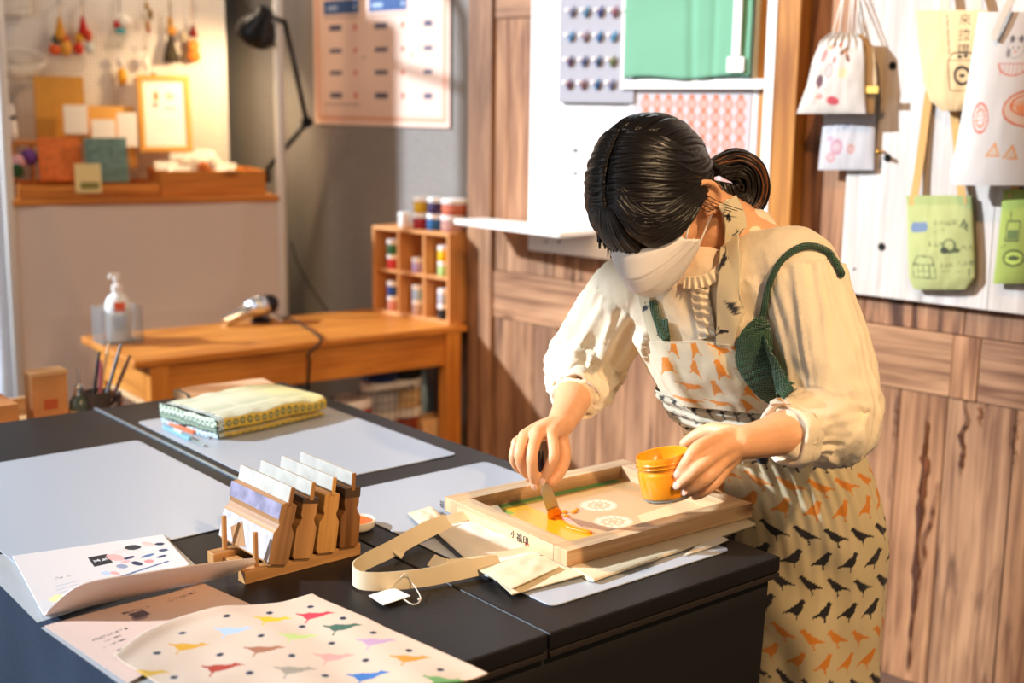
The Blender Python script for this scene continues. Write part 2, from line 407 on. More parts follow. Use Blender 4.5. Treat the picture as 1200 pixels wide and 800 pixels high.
struct(wb.build('wall_right', wood_wall, bevel=.0012, seg=1))
# grey felt wall carries on behind the bench, in the plane of the boards
felt = mat('grey_felt', '#8d8884', rough=.95, var=.22, vscale=140, bump=.4, bscale=500, sheen=.2)
f2 = MB(W); f2.box((-1.3, .08, 1.25), (2.6-.004, .06, 2.5)); struct(f2.build('wall_back', felt))
f4 = MB(W); f4.col('#222222').box((-.012, .05, 1.25), (.014, .03, 2.5)); struct(f4.build('trim_1', mat('dark_seam', '#20201f', rough=.8)))
# added unseen wall at far left
g = MB(); XW = -3.5
for y0, y1, z0, z1 in ((-2.0, 6.0, 0, .35), (-2.0, -.6, .35, 4.6), (4.75, 6.0, .35, 4.6), (-.6, 2.66, 2.98, 4.6), (2.66, 2.76, .35, 4.6), (2.76, 4.75, 4.3, 4.6)): g.box((XW, (y0+y1)/2, (z0+z1)/2), (.12, y1-y0, z1-z0))
struct(g.build('sun_mask_wall', mat('painted_wall', '#c9c2b8', rough=.9)))
# pale wall behind the display stand
wl = MB(); wl.box((-2.6, 6.0, 1.25), (2.6, .06, 2.5)); struct(wl.build('wall_far', mat('pale_plaster', '#cfd6dd', rough=.9, var=.05, vscale=8)))
# weathered splits in the boards
rk2 = random.Random(8)
def split(x0, y0, x1, y1, w, nm, wob=.012, c='#4a2614'):
    a, b = wst(x0, y0, .005), wst(x1, y1, .005); n = 26; L_, R__ = [], []
    for i in range(n+1):
        t = i/n; s_ = lerp(a[0], b[0], t)+wob*noise.noise(Vector((t*5, x0, 0)))*1.2; z_ = lerp(a[1], b[1], t)
        h = w*(.25+.75*abs(noise.noise(Vector((t*9, x0, 3))))*2.2)*sin(PI*min(1, max(0, t)))**.5
        L_.append((s_-h, z_)); R__.append((s_+h*.8, z_))
    g = MB(W); P = L_+R__[::-1]
    vs = [(p[0], -.0045, p[1]) for p in L_]+[(p[0], -.0045, p[1]) for p in R__]
    g.raw(vs, [(i, i+1, n+2+i, n+1+i) for i in range(n)]); o = g.build(nm, mat('split_'+c[1:], c, rough=.9, var=.4, vscale=60)); return struct(o)
split(1088, 470, 1062, 790, .010, 'trim_3'); split(1086, 492, 1078, 610, .016, 'trim_4', c='#6a3818'); split(1132, 462, 1124, 560, .008, 'trim_5'); split(1100, 560, 1070, 700, .007, 'trim_6', c='#5a2f18'); split(1052, 455, 1046, 520, .004, 'trim_7'); split(1150, 470, 1146, 500, .006, 'trim_8', c='#7a4422')
split(1191, 480, 1186, 560, .003, 'trim_9'); split(672, 312, 671, 338, .006, 'trim_10', c='#3a2216')
# broad brown post and narrow jambs between the two boards
pm = woodmat('amber_post', '#c98a3c', '#8d5217', rough=.5)
pb = MB(W); pb.box((1.182, -.03, 1.66), (.064, .05, 1.55)); pb.build('wooden_post', pm, bevel=.002)
tag(bpy.data.objects['wooden_post'], 'tall amber brown wooden post on the plank wall, right of the white display board', 'post')
# ---------------------------------------------------------------- white display board with ledge
wd = thing('display_board', 'large white framed display board with a ledge, on the plank wall behind the woman', 'display board', W @ Matrix.Translation((.72, -.02, .966)))
b = MB(W); b.col('#ffffff').box((.715, -.018, 1.72), (.85, .030, 1.508)); b.build('panel', mat('white_board', '#f1f0ee', rough=.35, spec=.4), wd, bevel=.002)
for (hx, hy, r) in ((674, 176, .006), (674, 203, .005), (655, 283, .004), (706, 60, .004), (640, 283, .003)):
    hb = MB(W); s_, z_ = wst(hx, hy, .035); hb.lathe([(r, 0), (r, .004)], 16, (s_, -.0335, z_), Matrix.Rotation(PI/2, 3, 'X')); hb.build('peg_hole', mat('hole_black', '#15120f', rough=.9), wd)
lb = MB(W); s0, z0 = wst(573, 262, .1); 
lb.prism([(.075, -.003-.125), (.075, -.14), (.56, -.19), (.56, -.034), (.29, -.034), (.11, -.034)], 1.035, 1.051); lb.build('ledge', white_m, wd, bevel=.002)
# green furoshiki sheet in a frame, orange pattern sheet, grey bead card
def wrect(x0, y0, x1, y1, d):
    """wall rectangle from two opposite pixel corners"""
    a, b = wst(x0, y0, d), wst(x1, y1, d); return a[0], max(a[1], b[1]), b[0], min(a[1], b[1])
fr = wd
sA, sB, sC = .655, 1.115, 1.155
f = MB(W)
f.box((sC-.02, -.045, 1.6), (.028, .026, 1.3)); f.box(((sA+sC)/2-.02, -.045, 1.458), (sC-sA-.04, .024, .026)); f.box((sA+.006, -.045, 1.72), (.012, .022, .5))
f.build('frame_bar', white_m, fr, bevel=.002)
f = MB(W); f.box((sB-.005, -.035, 1.6), (.045, .008, 1.3)); f.build('wood_strip', pm, fr)
f = MB(W); f.box((.885, -.037, 1.3), (.42, .004, .30)); f.build('backing', mat('sheet_white', '#ece7e6', rough=.7), fr)
def clothfn(s0, s1, z0, z1, y, amp, k, seed=0):
    def fn(a, b):
        n = noise.noise(Vector((a*k+seed, b*k*1.3, seed)))*amp + noise.noise(Vector((a*k*3+seed, b*k*3, 2)))*amp*.3
        return (lerp(s0, s1, a), y-abs(n)-.001, lerp(z0, z1, b))
    return fn
g = MB(W)
def greenfn(a, b):
    y = -.066 + .006*math.exp(-((b-.52-.05*a)/.03)**2)*(a < .75) + .005*math.exp(-((a-.56+.06*b)/.03)**2)*(b < .45) + .003*noise.noise(Vector((a*5, b*5, 1))) + .0035*math.exp(-((a-.72)/.02)**2)*(b < .6)
    return (lerp(.672, 1.083, a), y, lerp(1.474, 2.02, b) + .004*sin(a*9))
g.grid(greenfn, 60, 60, solid=.002)
cl = g.build('green_cloth', mat('green_cotton', '#6fa98b', rough=.9, weave=.15, bscale=220, sheen=.2), smooth=True)
tag(cl, 'mint green cotton cloth hung in the upper part of the white display board', 'cloth')
tg = thing('squeegee_sample', 'slim white labelled strip hanging over the right side of the mint green cloth', 'tag', W @ Matrix.Translation((1.04, -.07, 1.49)))
g = MB(W); s_, z_ = wst(887, 50, .07); g.box((1.045, -.074, 1.60), (.024, .005, .145)); g.build('strip', white_m, tg, bevel=.001)
g = MB(W); g.box((1.048, -.075, 1.74), (.016, .010, .14)); g.build('handle', pm, tg, bevel=.002)
g = MB(W); g.prism(rrect(1.018, 1.487, 1.068, 1.525, .004), .0685, .074, Matrix(((1, 0, 0, 0), (0, 0, -1, 0), (0, 1, 0, 0), (0, 0, 0, 1)))); g.build('label_card', white_m, tg)
ik = Ink('#b9b2b4')
for i in range(9):
    for j in range(7):
        cx, cy = .045+i*.0385, .018+j*.0340
        ik.ell(cx, cy+.017, .0085, .009, '#c4683f'); ik.ell(cx, cy, .0165, .0145, '#c07a62'); ik.ell(cx, cy, .0100, .0090, '#b9a49c'); ik.ell(cx, cy, .004, .004, '#c07a62')
g = MB(W); g.grid(lambda a, b: (lerp(.69, 1.075, a), -.0415, lerp(1.185, 1.455, b)), 190, 135, lambda a, b: ik(a*.385, b*.27) if b*.27 < .262 else ik.base, solid=.001)
ms = g.build('patterned_sheet', mat('printed_paper', rough=.6, attr=True)); tag(ms, 'white sheet printed with rows of small orange flower discs, behind the woman', 'print')
# grey card with rows of white studs and blue feathers
s0, zt, s1, zb = wrect(656, -30, 742, 122, .05)
bc = thing('sample_card', 'grey card with rows of white pins and blue bristles, left of the green cloth', 'sample card', W @ Matrix.Translation((.44, -.04, 1.42)))
g = MB(W); g.box(((s0+s1)/2, -.042, 1.60), (s1-s0, .012, .385)); g.build('card', mat('card_grey', '#a0a0a9', rough=.7, bump=.2, bscale=300), bc, bevel=.002)
fc = ['#7d86b0', '#5b9cc4', '#4d5aa0', '#a06a80', '#8a9a70', '#5aa0d8', '#a58ba0', '#3f84c6', '#4fa7dc', '#66507f', '#586a9c', '#35608e', '#7c8a50', '#7b4f74', '#966a78', '#2f6faa']
pn = 0
cm = mat('bristle', rough=.7, attr=True); wm = mat('white_pin', '#ffffff', rough=.3)
for r, yy in enumerate((12, 41, 70, 97)):
    for c in range(4 if r else 5):
        xx = 664+c*(16.5) - r*1.2; s_, z_ = wst(xx, yy, .06)
        g = MB(W); g.lathe([(.0005, -.006), (.006, -.005), (.0075, 0), (.006, .005), (.0005, .006)], 12, (s_, -.055, z_)); g.build('pin', wm, bc, smooth=True)
        g = MB(W); g.col(fc[pn % 16]); pn += 1
        g.tube([(s_+.010, -.052, z_-.020), (s_+.018, -.055, z_-.006), (s_+.025, -.056, z_+.012)], [.003, .0080, .0025], 8, flat=.5); g.build('bristle', cm, bc, smooth=True)
# ---------------------------------------------------------------- right board with hanging bags
rb = thing('peg_board', 'big whitewashed board with round black holes on the plank wall at right', 'board', W @ Matrix.Translation((1.34, -.02, .955)))
X0, X1 = 1.345, 2.6
wbm = woodmat('whitewashed', '#e4dcd4', '#b9afa7', rough=.5, grain=.8)
for i, (a, b2, t) in enumerate(((X0, 1.56, (1, 1, 1)), (1.56, 1.72, (.96, .95, .95)), (1.72, 1.86, (1, .98, .96)), (1.86, 2.6, (.97, .97, .97)))):
    g = MB(W); g.cur = t+(1,); g.box(((a+b2)/2, -.012, (.955+2.5)/2), (b2-a-.001, .022, 2.5-.955)); g.build('board', wbm, rb, bevel=.001)
for hx, hy in ((1046, 77), (1040, 185), (1033, 289), (1001, 315)):
    g = MB(W); s_, z_ = wst(hx, hy, .024); r = .0095 if hy != 315 else .003
    g.lathe([(r, 0), (r, .002)], 20, (s_, -.0225, z_), Matrix.Rotation(PI/2, 3, 'X')); g.build('peg_hole', MATS['hole_black'], rb)
s_, z_ = wst(1034, 178, .03); g = MB(W); g.tube([(s_, -.02, z_), (s_, -.05, z_)], .004, 10); g.tube([(s_-.006, -.05, z_+.002), (s_+.006, -.05, z_-.001)], .005, 10); 
tag(g.build('brass_hook', mat('brass', '#c09040', rough=.3, metal=1), smooth=True), 'small empty brass peg beside a hole of the whitewashed board', 'hook')
# poster on felt
PW, PH = .0, .0
q = [wst(368, 147, -.04), wst(526, 148, -.04), wst(367, 0, -.04)]
ps0, ps1 = q[0][0], q[1][0]; pz0 = (q[0][1]+q[1][1])/2; pw = ps1-ps0; ph = .62
ik = Ink('#efcfbf'); ik.rect(.015, .015, pw-.015, ph, '#e0a488'); ik.rect(.03, .03, pw-.03, ph, '#eccdbd')
zz = lambda y: wst(420, y, -.04)[1]-pz0
xx = lambda x: wst(x, 70, -.04)[0]-ps0
for c0, c1 in ((379, 419), (431, 476), (489, 517)):
    a0, a1 = xx(c0), xx(c1)
    if c0 < 480: ik.rect(a0, .385, a1, .43, '#1d4f8c'); ik.rect(a0+.02, .40, a0+.075, .414, '#9fb6d4'); ik.rect(a1-.03, .40, a1-.014, .414, '#9fb6d4'); ik.rect(a0+.02, .452, a1-.015, .466, '#3b3540')
    for k in range(4):
        zq = .085+k*.078
        if k and c0 < 480: ik.rect(a0, zq+.052, a1, zq+.0545, '#9c8578')
        ik.rect(a0+.03, zq+.01, a0+.03+(a1-a0)*.35, zq+.026, '#4a4a68')
        if c0 < 480: ik.rect(a1-.03, zq+.01, a1-.012, zq+.026, '#d5573a')
for zq in (.07,): 
    ik.rect(xx(379), zq, xx(419), zq+.0025, '#9c8578')
tx = glyphs('活動時間'); ik.text(tx, xx(383), .50, .03, '#2c2830')
ik.ell(xx(425), zz(67), .005, .005, '#2a2a2a'); ik.ell(xx(482), zz(66), .004, .004, '#2a2a2a')
g = MB(W); g.grid(lambda a, b: (ps0+a*pw, .0445+.0015*sin(a*5), pz0+b*ph), 170, 130, lambda a, b: ik(a*pw, b*ph), solid=.0015)
tag(g.build('wall_poster', mat('poster_paper', rough=.45, attr=True)), 'large pale pink poster with dark blue header bars on the grey felt wall', 'poster')
# ================================================================ DISPLAY STAND (left, far)
UA = R_(23.5)
UL = Vector((-1.65, 4.14, 0))
U = Matrix.Translation(UL) @ Matrix.Rotation(UA, 4, 'Z'); UI = U.inverted()
UN = U.to_3x3() @ Vector((0, 1, 0)); UW = .90
def up(x, y, d):
    """local (x,z) on the plane d metres behind the stand's front"""
    p = UI @ at_plane(x, y, UL + UN*d, UN); return p.x, p.z
zS = (up(12, 235, 0)[1] + up(325, 227, 0)[1])/2     # shelf height
tube_white = mat('white_powder_coat', '#e9e5e0', rough=.4)
st = thing('display_stand', 'tall white framed display stand with a cloth-skirted shelf and pegboard back at left', 'display stand', U @ Matrix.Translation((UW/2, .2, 0)))
SD = .40
def post(x, y, r=.0175):
    g = MB(U); g.tube([(x, y, 0), (x, y, 2.28)], r, 12); return g
for x_, y_ in ((0, 0), (UW, 0)): post(x_, y_).build('post', tube_white, st, smooth=True)
for x_ in (.0,): post(x_, SD, .012).build('rear_post', tube_white, st, smooth=True)
g = MB(U); g.tube(spline([(0, 0, 2.28), (.02, 0, 2.36), (.09, 0, 2.42), (UW-.09, 0, 2.42), (UW-.02, 0, 2.36), (UW, 0, 2.28)], 8), .0175, 12); g.build('top_rail', tube_white, st, smooth=True)
for x_ in (0,):
    g = MB(U); g.tube([(x_, 0, 2.2), (x_, SD, 2.2)], .012, 10); g.build('side_rail', tube_white, st, smooth=True)
g = MB(U); g.box((UW/2, SD/2-.005, zS-.012), (UW-.02, SD+.02, .02)); g.build('shelf', pine, st, bevel=.002)
pegm = bpy.data.materials.new('pegboard'); pegm.use_nodes = True
def _peg():
    nt = pegm.node_tree; L = nt.links.new; b = nt.nodes['Principled BSDF']; b.inputs['Roughness'].default_value = .7
    tc = N(nt, 'ShaderNodeTexCoord'); sp = N(nt, 'ShaderNodeSeparateXYZ'); L(tc.outputs['Object'], sp.inputs[0]); ds = []
    for ax in ('X', 'Z'):
        a = N(nt, 'ShaderNodeMath', operation='MULTIPLY'); a.inputs[1].default_value = 1/.0127; L(sp.outputs[ax], a.inputs[0])
        f = N(nt, 'ShaderNodeMath', operation='FRACT'); L(a.outputs[0], f.inputs[0])
        s = N(nt, 'ShaderNodeMath', operation='SUBTRACT'); s.inputs[1].default_value = .5; L(f.outputs[0], s.inputs[0])
        p = N(nt, 'ShaderNodeMath', operation='POWER'); p.inputs[1].default_value = 2; L(s.outputs[0], p.inputs[0]); ds.append(p)
    ad = N(nt, 'ShaderNodeMath', operation='ADD'); L(ds[0].outputs[0], ad.inputs[0]); L(ds[1].outputs[0], ad.inputs[1])
    lt = N(nt, 'ShaderNodeMath', operation='LESS_THAN'); lt.inputs[1].default_value = .035; L(ad.outputs[0], lt.inputs[0])
    mx = N(nt, 'ShaderNodeMix', data_type='RGBA'); mx.inputs[6].default_value = srgb('#ece2d6'); mx.inputs[7].default_value = srgb('#8a7a68')
    L(lt.outputs[0], mx.inputs[0]); L(mx.outputs[2], b.inputs['Base Color'])
_peg()
PD = SD-.02
px1 = up(262, 100, PD)[0]
g = MB(U); g.box(((px1-.28)/2, PD+.012, (zS+2.35)/2), (px1+.28, .012, 2.35-zS)); g.build('pegboard', pegm, st)
g = MB(U); g.box((px1+.006, PD+.008, (zS+2.35)/2), (.012, .028, 2.35-zS)); g.build('pegboard_edge', tube_white, st, bevel=.002)
# unseen partition added behind the pegboard to stop sun leaking onto the felt
g = MB(U); g.box((-.30, 1.0, 1.25), (.04, 1.24, 2.5)); struct(g.build('sun_stop_partition', MATS['pale_plaster']))
g = MB(U); g.box(((px1-.28)/2, PD+.012, zS/2), (px1+.28, .012, zS-.02)); g.build('lower_back', tube_white, st)  # hidden back panel added so no sun slips through below the shelf
# cloth skirt
def skirt(a, b):
    x = lerp(.012, UW-.015, a)
    y = .004 + .006*noise.noise(Vector((a*7, b*1.5, 0))) - .008*math.exp(-((a-.12-.25*(1-b))/.05)**2)*b - .008*math.exp(-((a-.86+.12*(1-b))/.05)**2)*b - .004*math.exp(-((b-.58)/.006)**2) + .004*sin(a*23)*(1-b)
    return (x, y-.006, lerp(.12, zS-.002, b))
g = MB(U); g.grid(skirt, 90, 60, solid=.0015); cs = g.build('cloth_skirt', mat('taupe_cotton', '#ded0c8', rough=.9, weave=.1, bscale=200), smooth=True)
tag(cs, 'pale taupe cotton cloth hanging below the shelf of the display stand', 'cloth')
# trays on the shelf
def tray(x0, x1, y0, y1, z0, h, t, name, label, wood):
    o = thing(name, label, 'tray', U @ Matrix.Translation(((x0+x1)/2, (y0+y1)/2, z0)))
    g = MB(U); g.box(((x0+x1)/2, (y0+y1)/2, z0+.005), (x1-x0-2*t, y1-y0-2*t, .008)); g.build('base', wood, o)
    for nm, c, d in (('front', ((x0+x1)/2, y0+t/2, z0+h/2), (x1-x0, t, h)), ('back', ((x0+x1)/2, y1-t/2, z0+h/2), (x1-x0, t, h)),
                     ('side', (x0+t/2, (y0+y1)/2, z0+h/2), (t, y1-y0-2*t, h)), ('side', (x1-t/2, (y0+y1)/2, z0+h/2), (t, y1-y0-2*t, h))):
        g = MB(U); g.box(c, d); g.build(nm, wood, o, bevel=.0015)
    return o
xa = up(188, 215, .02)[0]; xb = up(311, 215, .02)[0]; hB = up(250, 200, .02)[1]-zS
tray(xa, xb, .015, .33, zS, hB, .012, 'wooden_tray', 'deep pine tray on the display stand shelf holding clear wrapped pieces', pine)
hA = up(100, 217, .02)[1]-zS
tray(.03, xa-.004, .012, .37, zS, hA, .012, 'wooden_tray', 'shallow pine tray at the left of the stand shelf with coasters leaning in it', pine)
kraft = mat('kraft_card', '#d3973f', rough=.7, var=.1, vscale=20)
cardm = mat('white_card', '#f4ece2', rough=.6)
def lean(name, label, cat, px, y0, y1, d, th, material, tilt=.16, edge=None, bottomw=None):
    """upright flat piece: px = left,right pixel; y0,y1 = top,bottom pixel"""
    xl, zt = up(px[0], y0, d); xr, _ = up(px[1], y0, d); zb = max(up(px[0], y1, d)[1], zS+.012)
    M = U @ Matrix.Translation(((xl+xr)/2, d, zb)) @ Matrix.Rotation(-tilt, 4, 'X')
    w, h = xr-xl, (zt-zb)/cos(tilt)
    g = MB(M); g.prism([(-w/2, 0), (w/2, 0), (w/2, h), (-w/2, h)], -th/2, th/2, Matrix(((1, 0, 0, 0), (0, 0, -1, 0), (0, 1, 0, 0), (0, 0, 0, 1))))
    o = g.build(name, material, bevel=.001); tag(o, label, cat); return o, M, w, h
Z2Y = Matrix(((1, 0, 0, 0), (0, 0, -1, 0), (0, 1, 0, 0), (0, 0, 0, 1)))
lean('kraft_folder', 'tall kraft brown folder leaning on the pegboard at the left of the stand', 'folder', (39, 98), 89, 168, .30, .014, kraft, .10)
lean('kraft_board', 'small kraft board with two white cards, between the tall folder and the picture', 'board', (100, 158), 124, 196, .30, .008, mat('kraft_light', '#e3ab58', rough=.7), .12)
for (a, b2, t, bt, nm) in ((74, 102, 123, 157, 'white price card standing against the tall kraft folder'), (107, 135, 140, 172, 'left one of two white cards on the small kraft board'), (137, 160, 132, 172, 'right and taller of two white cards on the small kraft board')):
    lean('price_card', nm, 'card', (a, b2), t, bt, .245, .002, cardm, .12)
# framed picture
xl, zt = up(160, 87, .29); xr, _ = up(222, 90, .29); zb = max(up(170, 178, .29)[1], zS+.01); w_, h_ = xr-xl, (zt-zb)
MF = U @ Matrix.Translation(((xl+xr)/2, .27, zb)) @ Matrix.Rotation(-.14, 4, 'X')
pf = thing('picture_frame', 'light wood picture frame holding a white print, leaning on the pegboard', 'picture frame', MF)
frm = mat('frame_wood', '#dda24e', rough=.45); t = .02
for c, d in (((0, 0, t/2), (w_, .018, t)), ((0, 0, h_-t/2), (w_, .018, t)), ((-w_/2+t/2, 0, h_/2), (t, .018, h_-2*t)), ((w_/2-t/2, 0, h_/2), (t, .018, h_-2*t))):
    g = MB(MF); g.box(c, d); g.build('frame_bar', frm, pf, bevel=.002)
ik = Ink('#f7efe8'); ik.ell(.055, .2, .012, .02, '#d78c5a'); ik.ell(.05, .165, .014, .01, '#d98a80'); ik.ell(.115, .2, .02, .013, '#c9b7a0'); ik.rect(.09, .14, .14, .16, '#a8c0c8')
for k in range(4): ik.rect(.04, .05+k*.018, .14, .052+k*.018, '#dccfc4')
g = MB(MF); g.grid(lambda a, b: (lerp(-w_/2+t, w_/2-t, a), -.002, lerp(t, h_-t, b)), 60, 80, lambda a, b: ik(a*.18, b*.26)); g.build('print', MATS['printed_paper'], pf)
# fabric coasters
fab_o = mat('orange_woven', '#d9763a', rough=.9, var=.25, vscale=60, bump=.4, bscale=200); fab_t = mat('teal_woven', '#65827f', rough=.9, var=.35, vscale=45, bump=.4, bscale=200)
lean('orange_coaster', 'square orange woven coaster leaning upright in the shallow tray', 'coaster', (44, 94), 162, 212, .12, .012, fab_o, .30)
lean('teal_coaster', 'square grey teal woven coaster leaning beside the orange one', 'coaster', (99, 149), 162, 214, .10, .012, fab_t, .22)
o, M_, w2, h2 = lean('cream_card', 'small cream coloured sign card with printed marks standing before the coasters', 'card', (87, 118), 192, 226, .005, .003, mat('cream_card', '#eedca0', rough=.6), .1)
g = MB(M_); g.prism(rrect(-w2*.3, h2*.12, w2*.4, h2*.36, .003), .0022, .0026, Z2Y); g.build('mark', mat('olive_ink', '#8a8448', rough=.7), o)
# small things at the left of the tray
def blob(name, label, cat, px, py, d, r, colour, sq=(1, .8, 1)):
    x_, z_ = up(px, py, d); g = MB(U)
    g.lathe([(.001, -1), (.6, -.9), (.95, -.4), (1, 0), (.85, .55), (.5, .9), (.001, 1)], 16, (0, 0, 0))
    g.v = [U @ Vector((x_+(UI @ v).x*r*sq[0], d+(UI @ v).y*r*sq[1], z_+(UI @ v).z*r*sq[2])) for v in g.v]
    for i, v in enumerate(g.v):
        l = UI @ v; n_ = noise.noise(Vector((l.x*60, l.y*60, l.z*60)))*r*.25; g.v[i] = v + (v-(U @ Vector((x_, d, z_)))).normalized()*n_
    o = g.build(name, mat('felt_'+colour[1:], colour, rough=.9, bump=.4, bscale=200), smooth=True); tag(o, label, cat); return o
blob('fabric_pouch', 'small purple fabric pouch at the left end of the tray', 'pouch', 34, 184, .16, .028, '#6a3f8c')
blob('fabric_pouch', 'small pink fabric pouch in front of the purple one', 'pouch', 20, 190, .10, .024, '#d9a0a8')
blob('fabric_pouch', 'small dark green fabric pouch at the tray corner beside the white post', 'pouch', 20, 200, .06, .022, '#2c4a26')
g = MB(U); xx0, zz0 = up(8, 166, .22); xx1, _ = up(44, 166, .22); g.box(((xx0+xx1)/2, .23, zz0-.005), (xx1-xx0, .06, .016)); g.box((xx0+.02, .23, (zz0+zS)/2), (.012, .05, zz0-zS-.016)); g.box((xx1-.02, .23, (zz0+zS)/2), (.012, .05, zz0-zS-.016))
tag(g.build('little_riser', pine, bevel=.002), 'little pine riser shelf standing at the left end of the stand shelf', 'riser')
x_, z_ = up(12, 165, .24); g = MB(U); g.lathe([(.001, 0), (.024, 0), (.026, .03), (.022, .075), (.018, .085), (.02, .1), (.016, .118), (.001, .122)], 18, (x_, .23, zz0+.004))
fg = g.build('figurine', mat('white_glaze', '#ece4dc', rough=.35), smooth=True); tag(fg, 'little white figurine with a dark band standing on the small pine riser', 'figurine')
g = MB(U); g.lathe([(.0235, .07), (.0225, .083)], 18, (x_, .23, zz0+.004)); g.build('band', mat('dark_band', '#3a302a'), fg, smooth=True)
# wrapped pieces heaped in the deep tray
wrap = mat('clear_wrap', '#fff6ea', rough=.15, trans=.35, spec=.7); 
rw = random.Random(11)
for i in range(22):
    fx = rw.uniform(.10, .80); px_ = 190+ (262-190)*fx/.8*1.05; w0 = rw.uniform(.045, .075)
    cx = xa + .03 + (xb-xa-.12)*i/22; cz = zS+hB-.006+(.012+rw.uniform(0, .045))*(1 if 5 < i < 17 else .35); cy = rw.uniform(.06, .22)
    Mx = U @ Matrix.Translation((cx, cy, cz)) @ Matrix.Rotation(rw.uniform(-.6, .6), 4, 'Z') @ Matrix.Rotation(rw.uniform(.1, .7), 4, 'X')
    g = MB(Mx)
    g.grid(lambda a, b: (lerp(-w0/2, w0/2, a), lerp(-.03, .03, b), .007*sin(PI*a)*sin(PI*b)+.003*noise.noise(Vector((a*6, b*6, i)))), 10, 10)
    g.grid(lambda a, b: (lerp(w0/2, -w0/2, a), lerp(-.03, .03, b), -.006*sin(PI*a)*sin(PI*b)), 10, 10)
    o = g.build('wrapped_sachet', wrap, smooth=True); tag(o, 'small clear wrapped white piece heaped in the deep pine tray', 'sachet', 'clear wrapped pieces in the deep tray')
blob('clay_bead_bag', 'small orange bag among the clear wrapped pieces', 'bag', 238, 196, .03, .02, '#d9793c')
# hanging charms on the pegboard
HK = mat('hook_steel', '#b8b0a0', rough=.3, metal=1)
def charm(px, top, label, parts):
    x_, z_ = up(px, top, PD-.03)
    o = thing('hanging_charm', label, 'keychain', U @ Matrix.Translation((x_, PD-.03, z_)), 'charms on the pegboard')
    g = MB(U); g.tube([(x_, PD+.006, z_+.012), (x_, PD-.03, z_+.012), (x_, PD-.036, z_+.02)], .0022, 8); g.build('peg_hook', HK, o, smooth=True)
    g = MB(U); g.tube([(x_+.008*cos(t), PD-.032, z_+.006+.008*sin(t)) for t in np.linspace(0, 2*PI, 15)], .0014, 6); g.build('ring', HK, o, smooth=True)
    for nm, dx, dy, rx, rz, c in parts:
        xq, zq = up(px+dx, top+dy, PD-.03); k = .0033
        g = MB(U)
        if nm == 'tassel': prof = [(.2, 1), (.35, .9), (.3, .7), (.55, .2), (.8, -.4), (1, -1), (.01, -1)]
        elif nm == 'cord': prof = [(1, 1), (1, -1)]
        else: prof = [(.01, 1), (.5, .86), (.86, .5), (1, 0), (.86, -.5), (.5, -.86), (.01, -1)]
        g.lathe([(r*rx*k, z*rz*k) for r, z in prof], 14, (xq, PD-.032, zq)); 
        g.build(nm, mat('charm_'+c[1:], c, rough=.8, bump=.5 if nm != 'bead' else 0, bscale=150), o, smooth=True)
    return o
charm(70, 6, 'hanging charm with mustard cone, teal and two orange pompoms, leftmost on the pegboard', [('cord', 0, 8, .6, 7, '#d8b070'), ('tassel', 0, 28, 7, 12, '#d8942c'), ('pompom', -4, 40, 5, 5, '#1f4a48'), ('pompom', -6, 52, 6.5, 6, '#e2622c'), ('pompom', 7, 50, 6.5, 9, '#e0a040'), ('pompom', 5, 40, 5, 5, '#c83c28')])
charm(97, 6, 'hanging charm with red cone above yellow, red and pale blue pompoms', [('cord', 0, 8, .6, 7, '#d8b070'), ('tassel', 0, 24, 6, 10, '#c02418'), ('pompom', -4, 38, 5, 6, '#e2a832'), ('pompom', -5, 51, 5.5, 6.5, '#d0381f'), ('pompom', 6, 36, 4.5, 7, '#c8502a'), ('pompom', 8, 50, 5, 6, '#cfd6d0')])
charm(141, -4, 'hanging charm of white, red and turquoise patches above the yellow drop', [('cord', -1, 10, .6, 8, '#6a5030'), ('pompom', 5, 30, 8, 8, '#efe6da'), ('pompom', -3, 33, 5, 5, '#c02c20'), ('pompom', 0, 40, 6, 3.5, '#58b0b8')])
charm(172, -3, 'hanging charm of thin olive links with a small red tip', [('bead', 0, 10, 2.5, 5, '#a8843c'), ('bead', 4, 20, 3, 6, '#8a6a30'), ('bead', 1, 33, 2.5, 6, '#b0763a'), ('pompom', 2, 38, 2.5, 3, '#b04a2a')])
charm(199, -4, 'hanging charm with orange bead and long dark tassel', [('cord', 0, 12, .8, 10, '#a07838'), ('bead', 0, 30, 3, 7, '#c08a3c'), ('pompom', 2, 40, 5.5, 5.5, '#e29a3c'), ('tassel', 1, 60, 9, 15, '#3c3220')])
charm(224, -2, 'hanging charm with maroon cap and fluffy orange ball, beside the dark tassel', [('cord', 0, 14, .6, 13, '#d8a070'), ('tassel', 2, 38, 5.5, 7, '#7c2318'), ('pompom', -9, 44, 5, 7, '#b8a890'), ('pompom', 2, 56, 7, 8, '#d88638'), ('pompom', 3, 68, 8, 7, '#cf7424'), ('tassel', -8, 68, 5, 4, '#5a4426')])
charm(141, 57, 'hanging charm with a long yellow felt drop below white bead', [('bead', 0, 16, 3.5, 6, '#d9d0cc'), ('pompom', 2, 33, 5.5, 10, '#e8a32c')])
charm(171, 60, 'hanging charm with white drop and pale blue tip over the picture frame', [('bead', 0, 14, 4.5, 7, '#f0e8dc'), ('pompom', 3, 31, 3.5, 5, '#a9bcc0'), ('pompom', 9, 27, 2.5, 2.5, '#c0602a')])
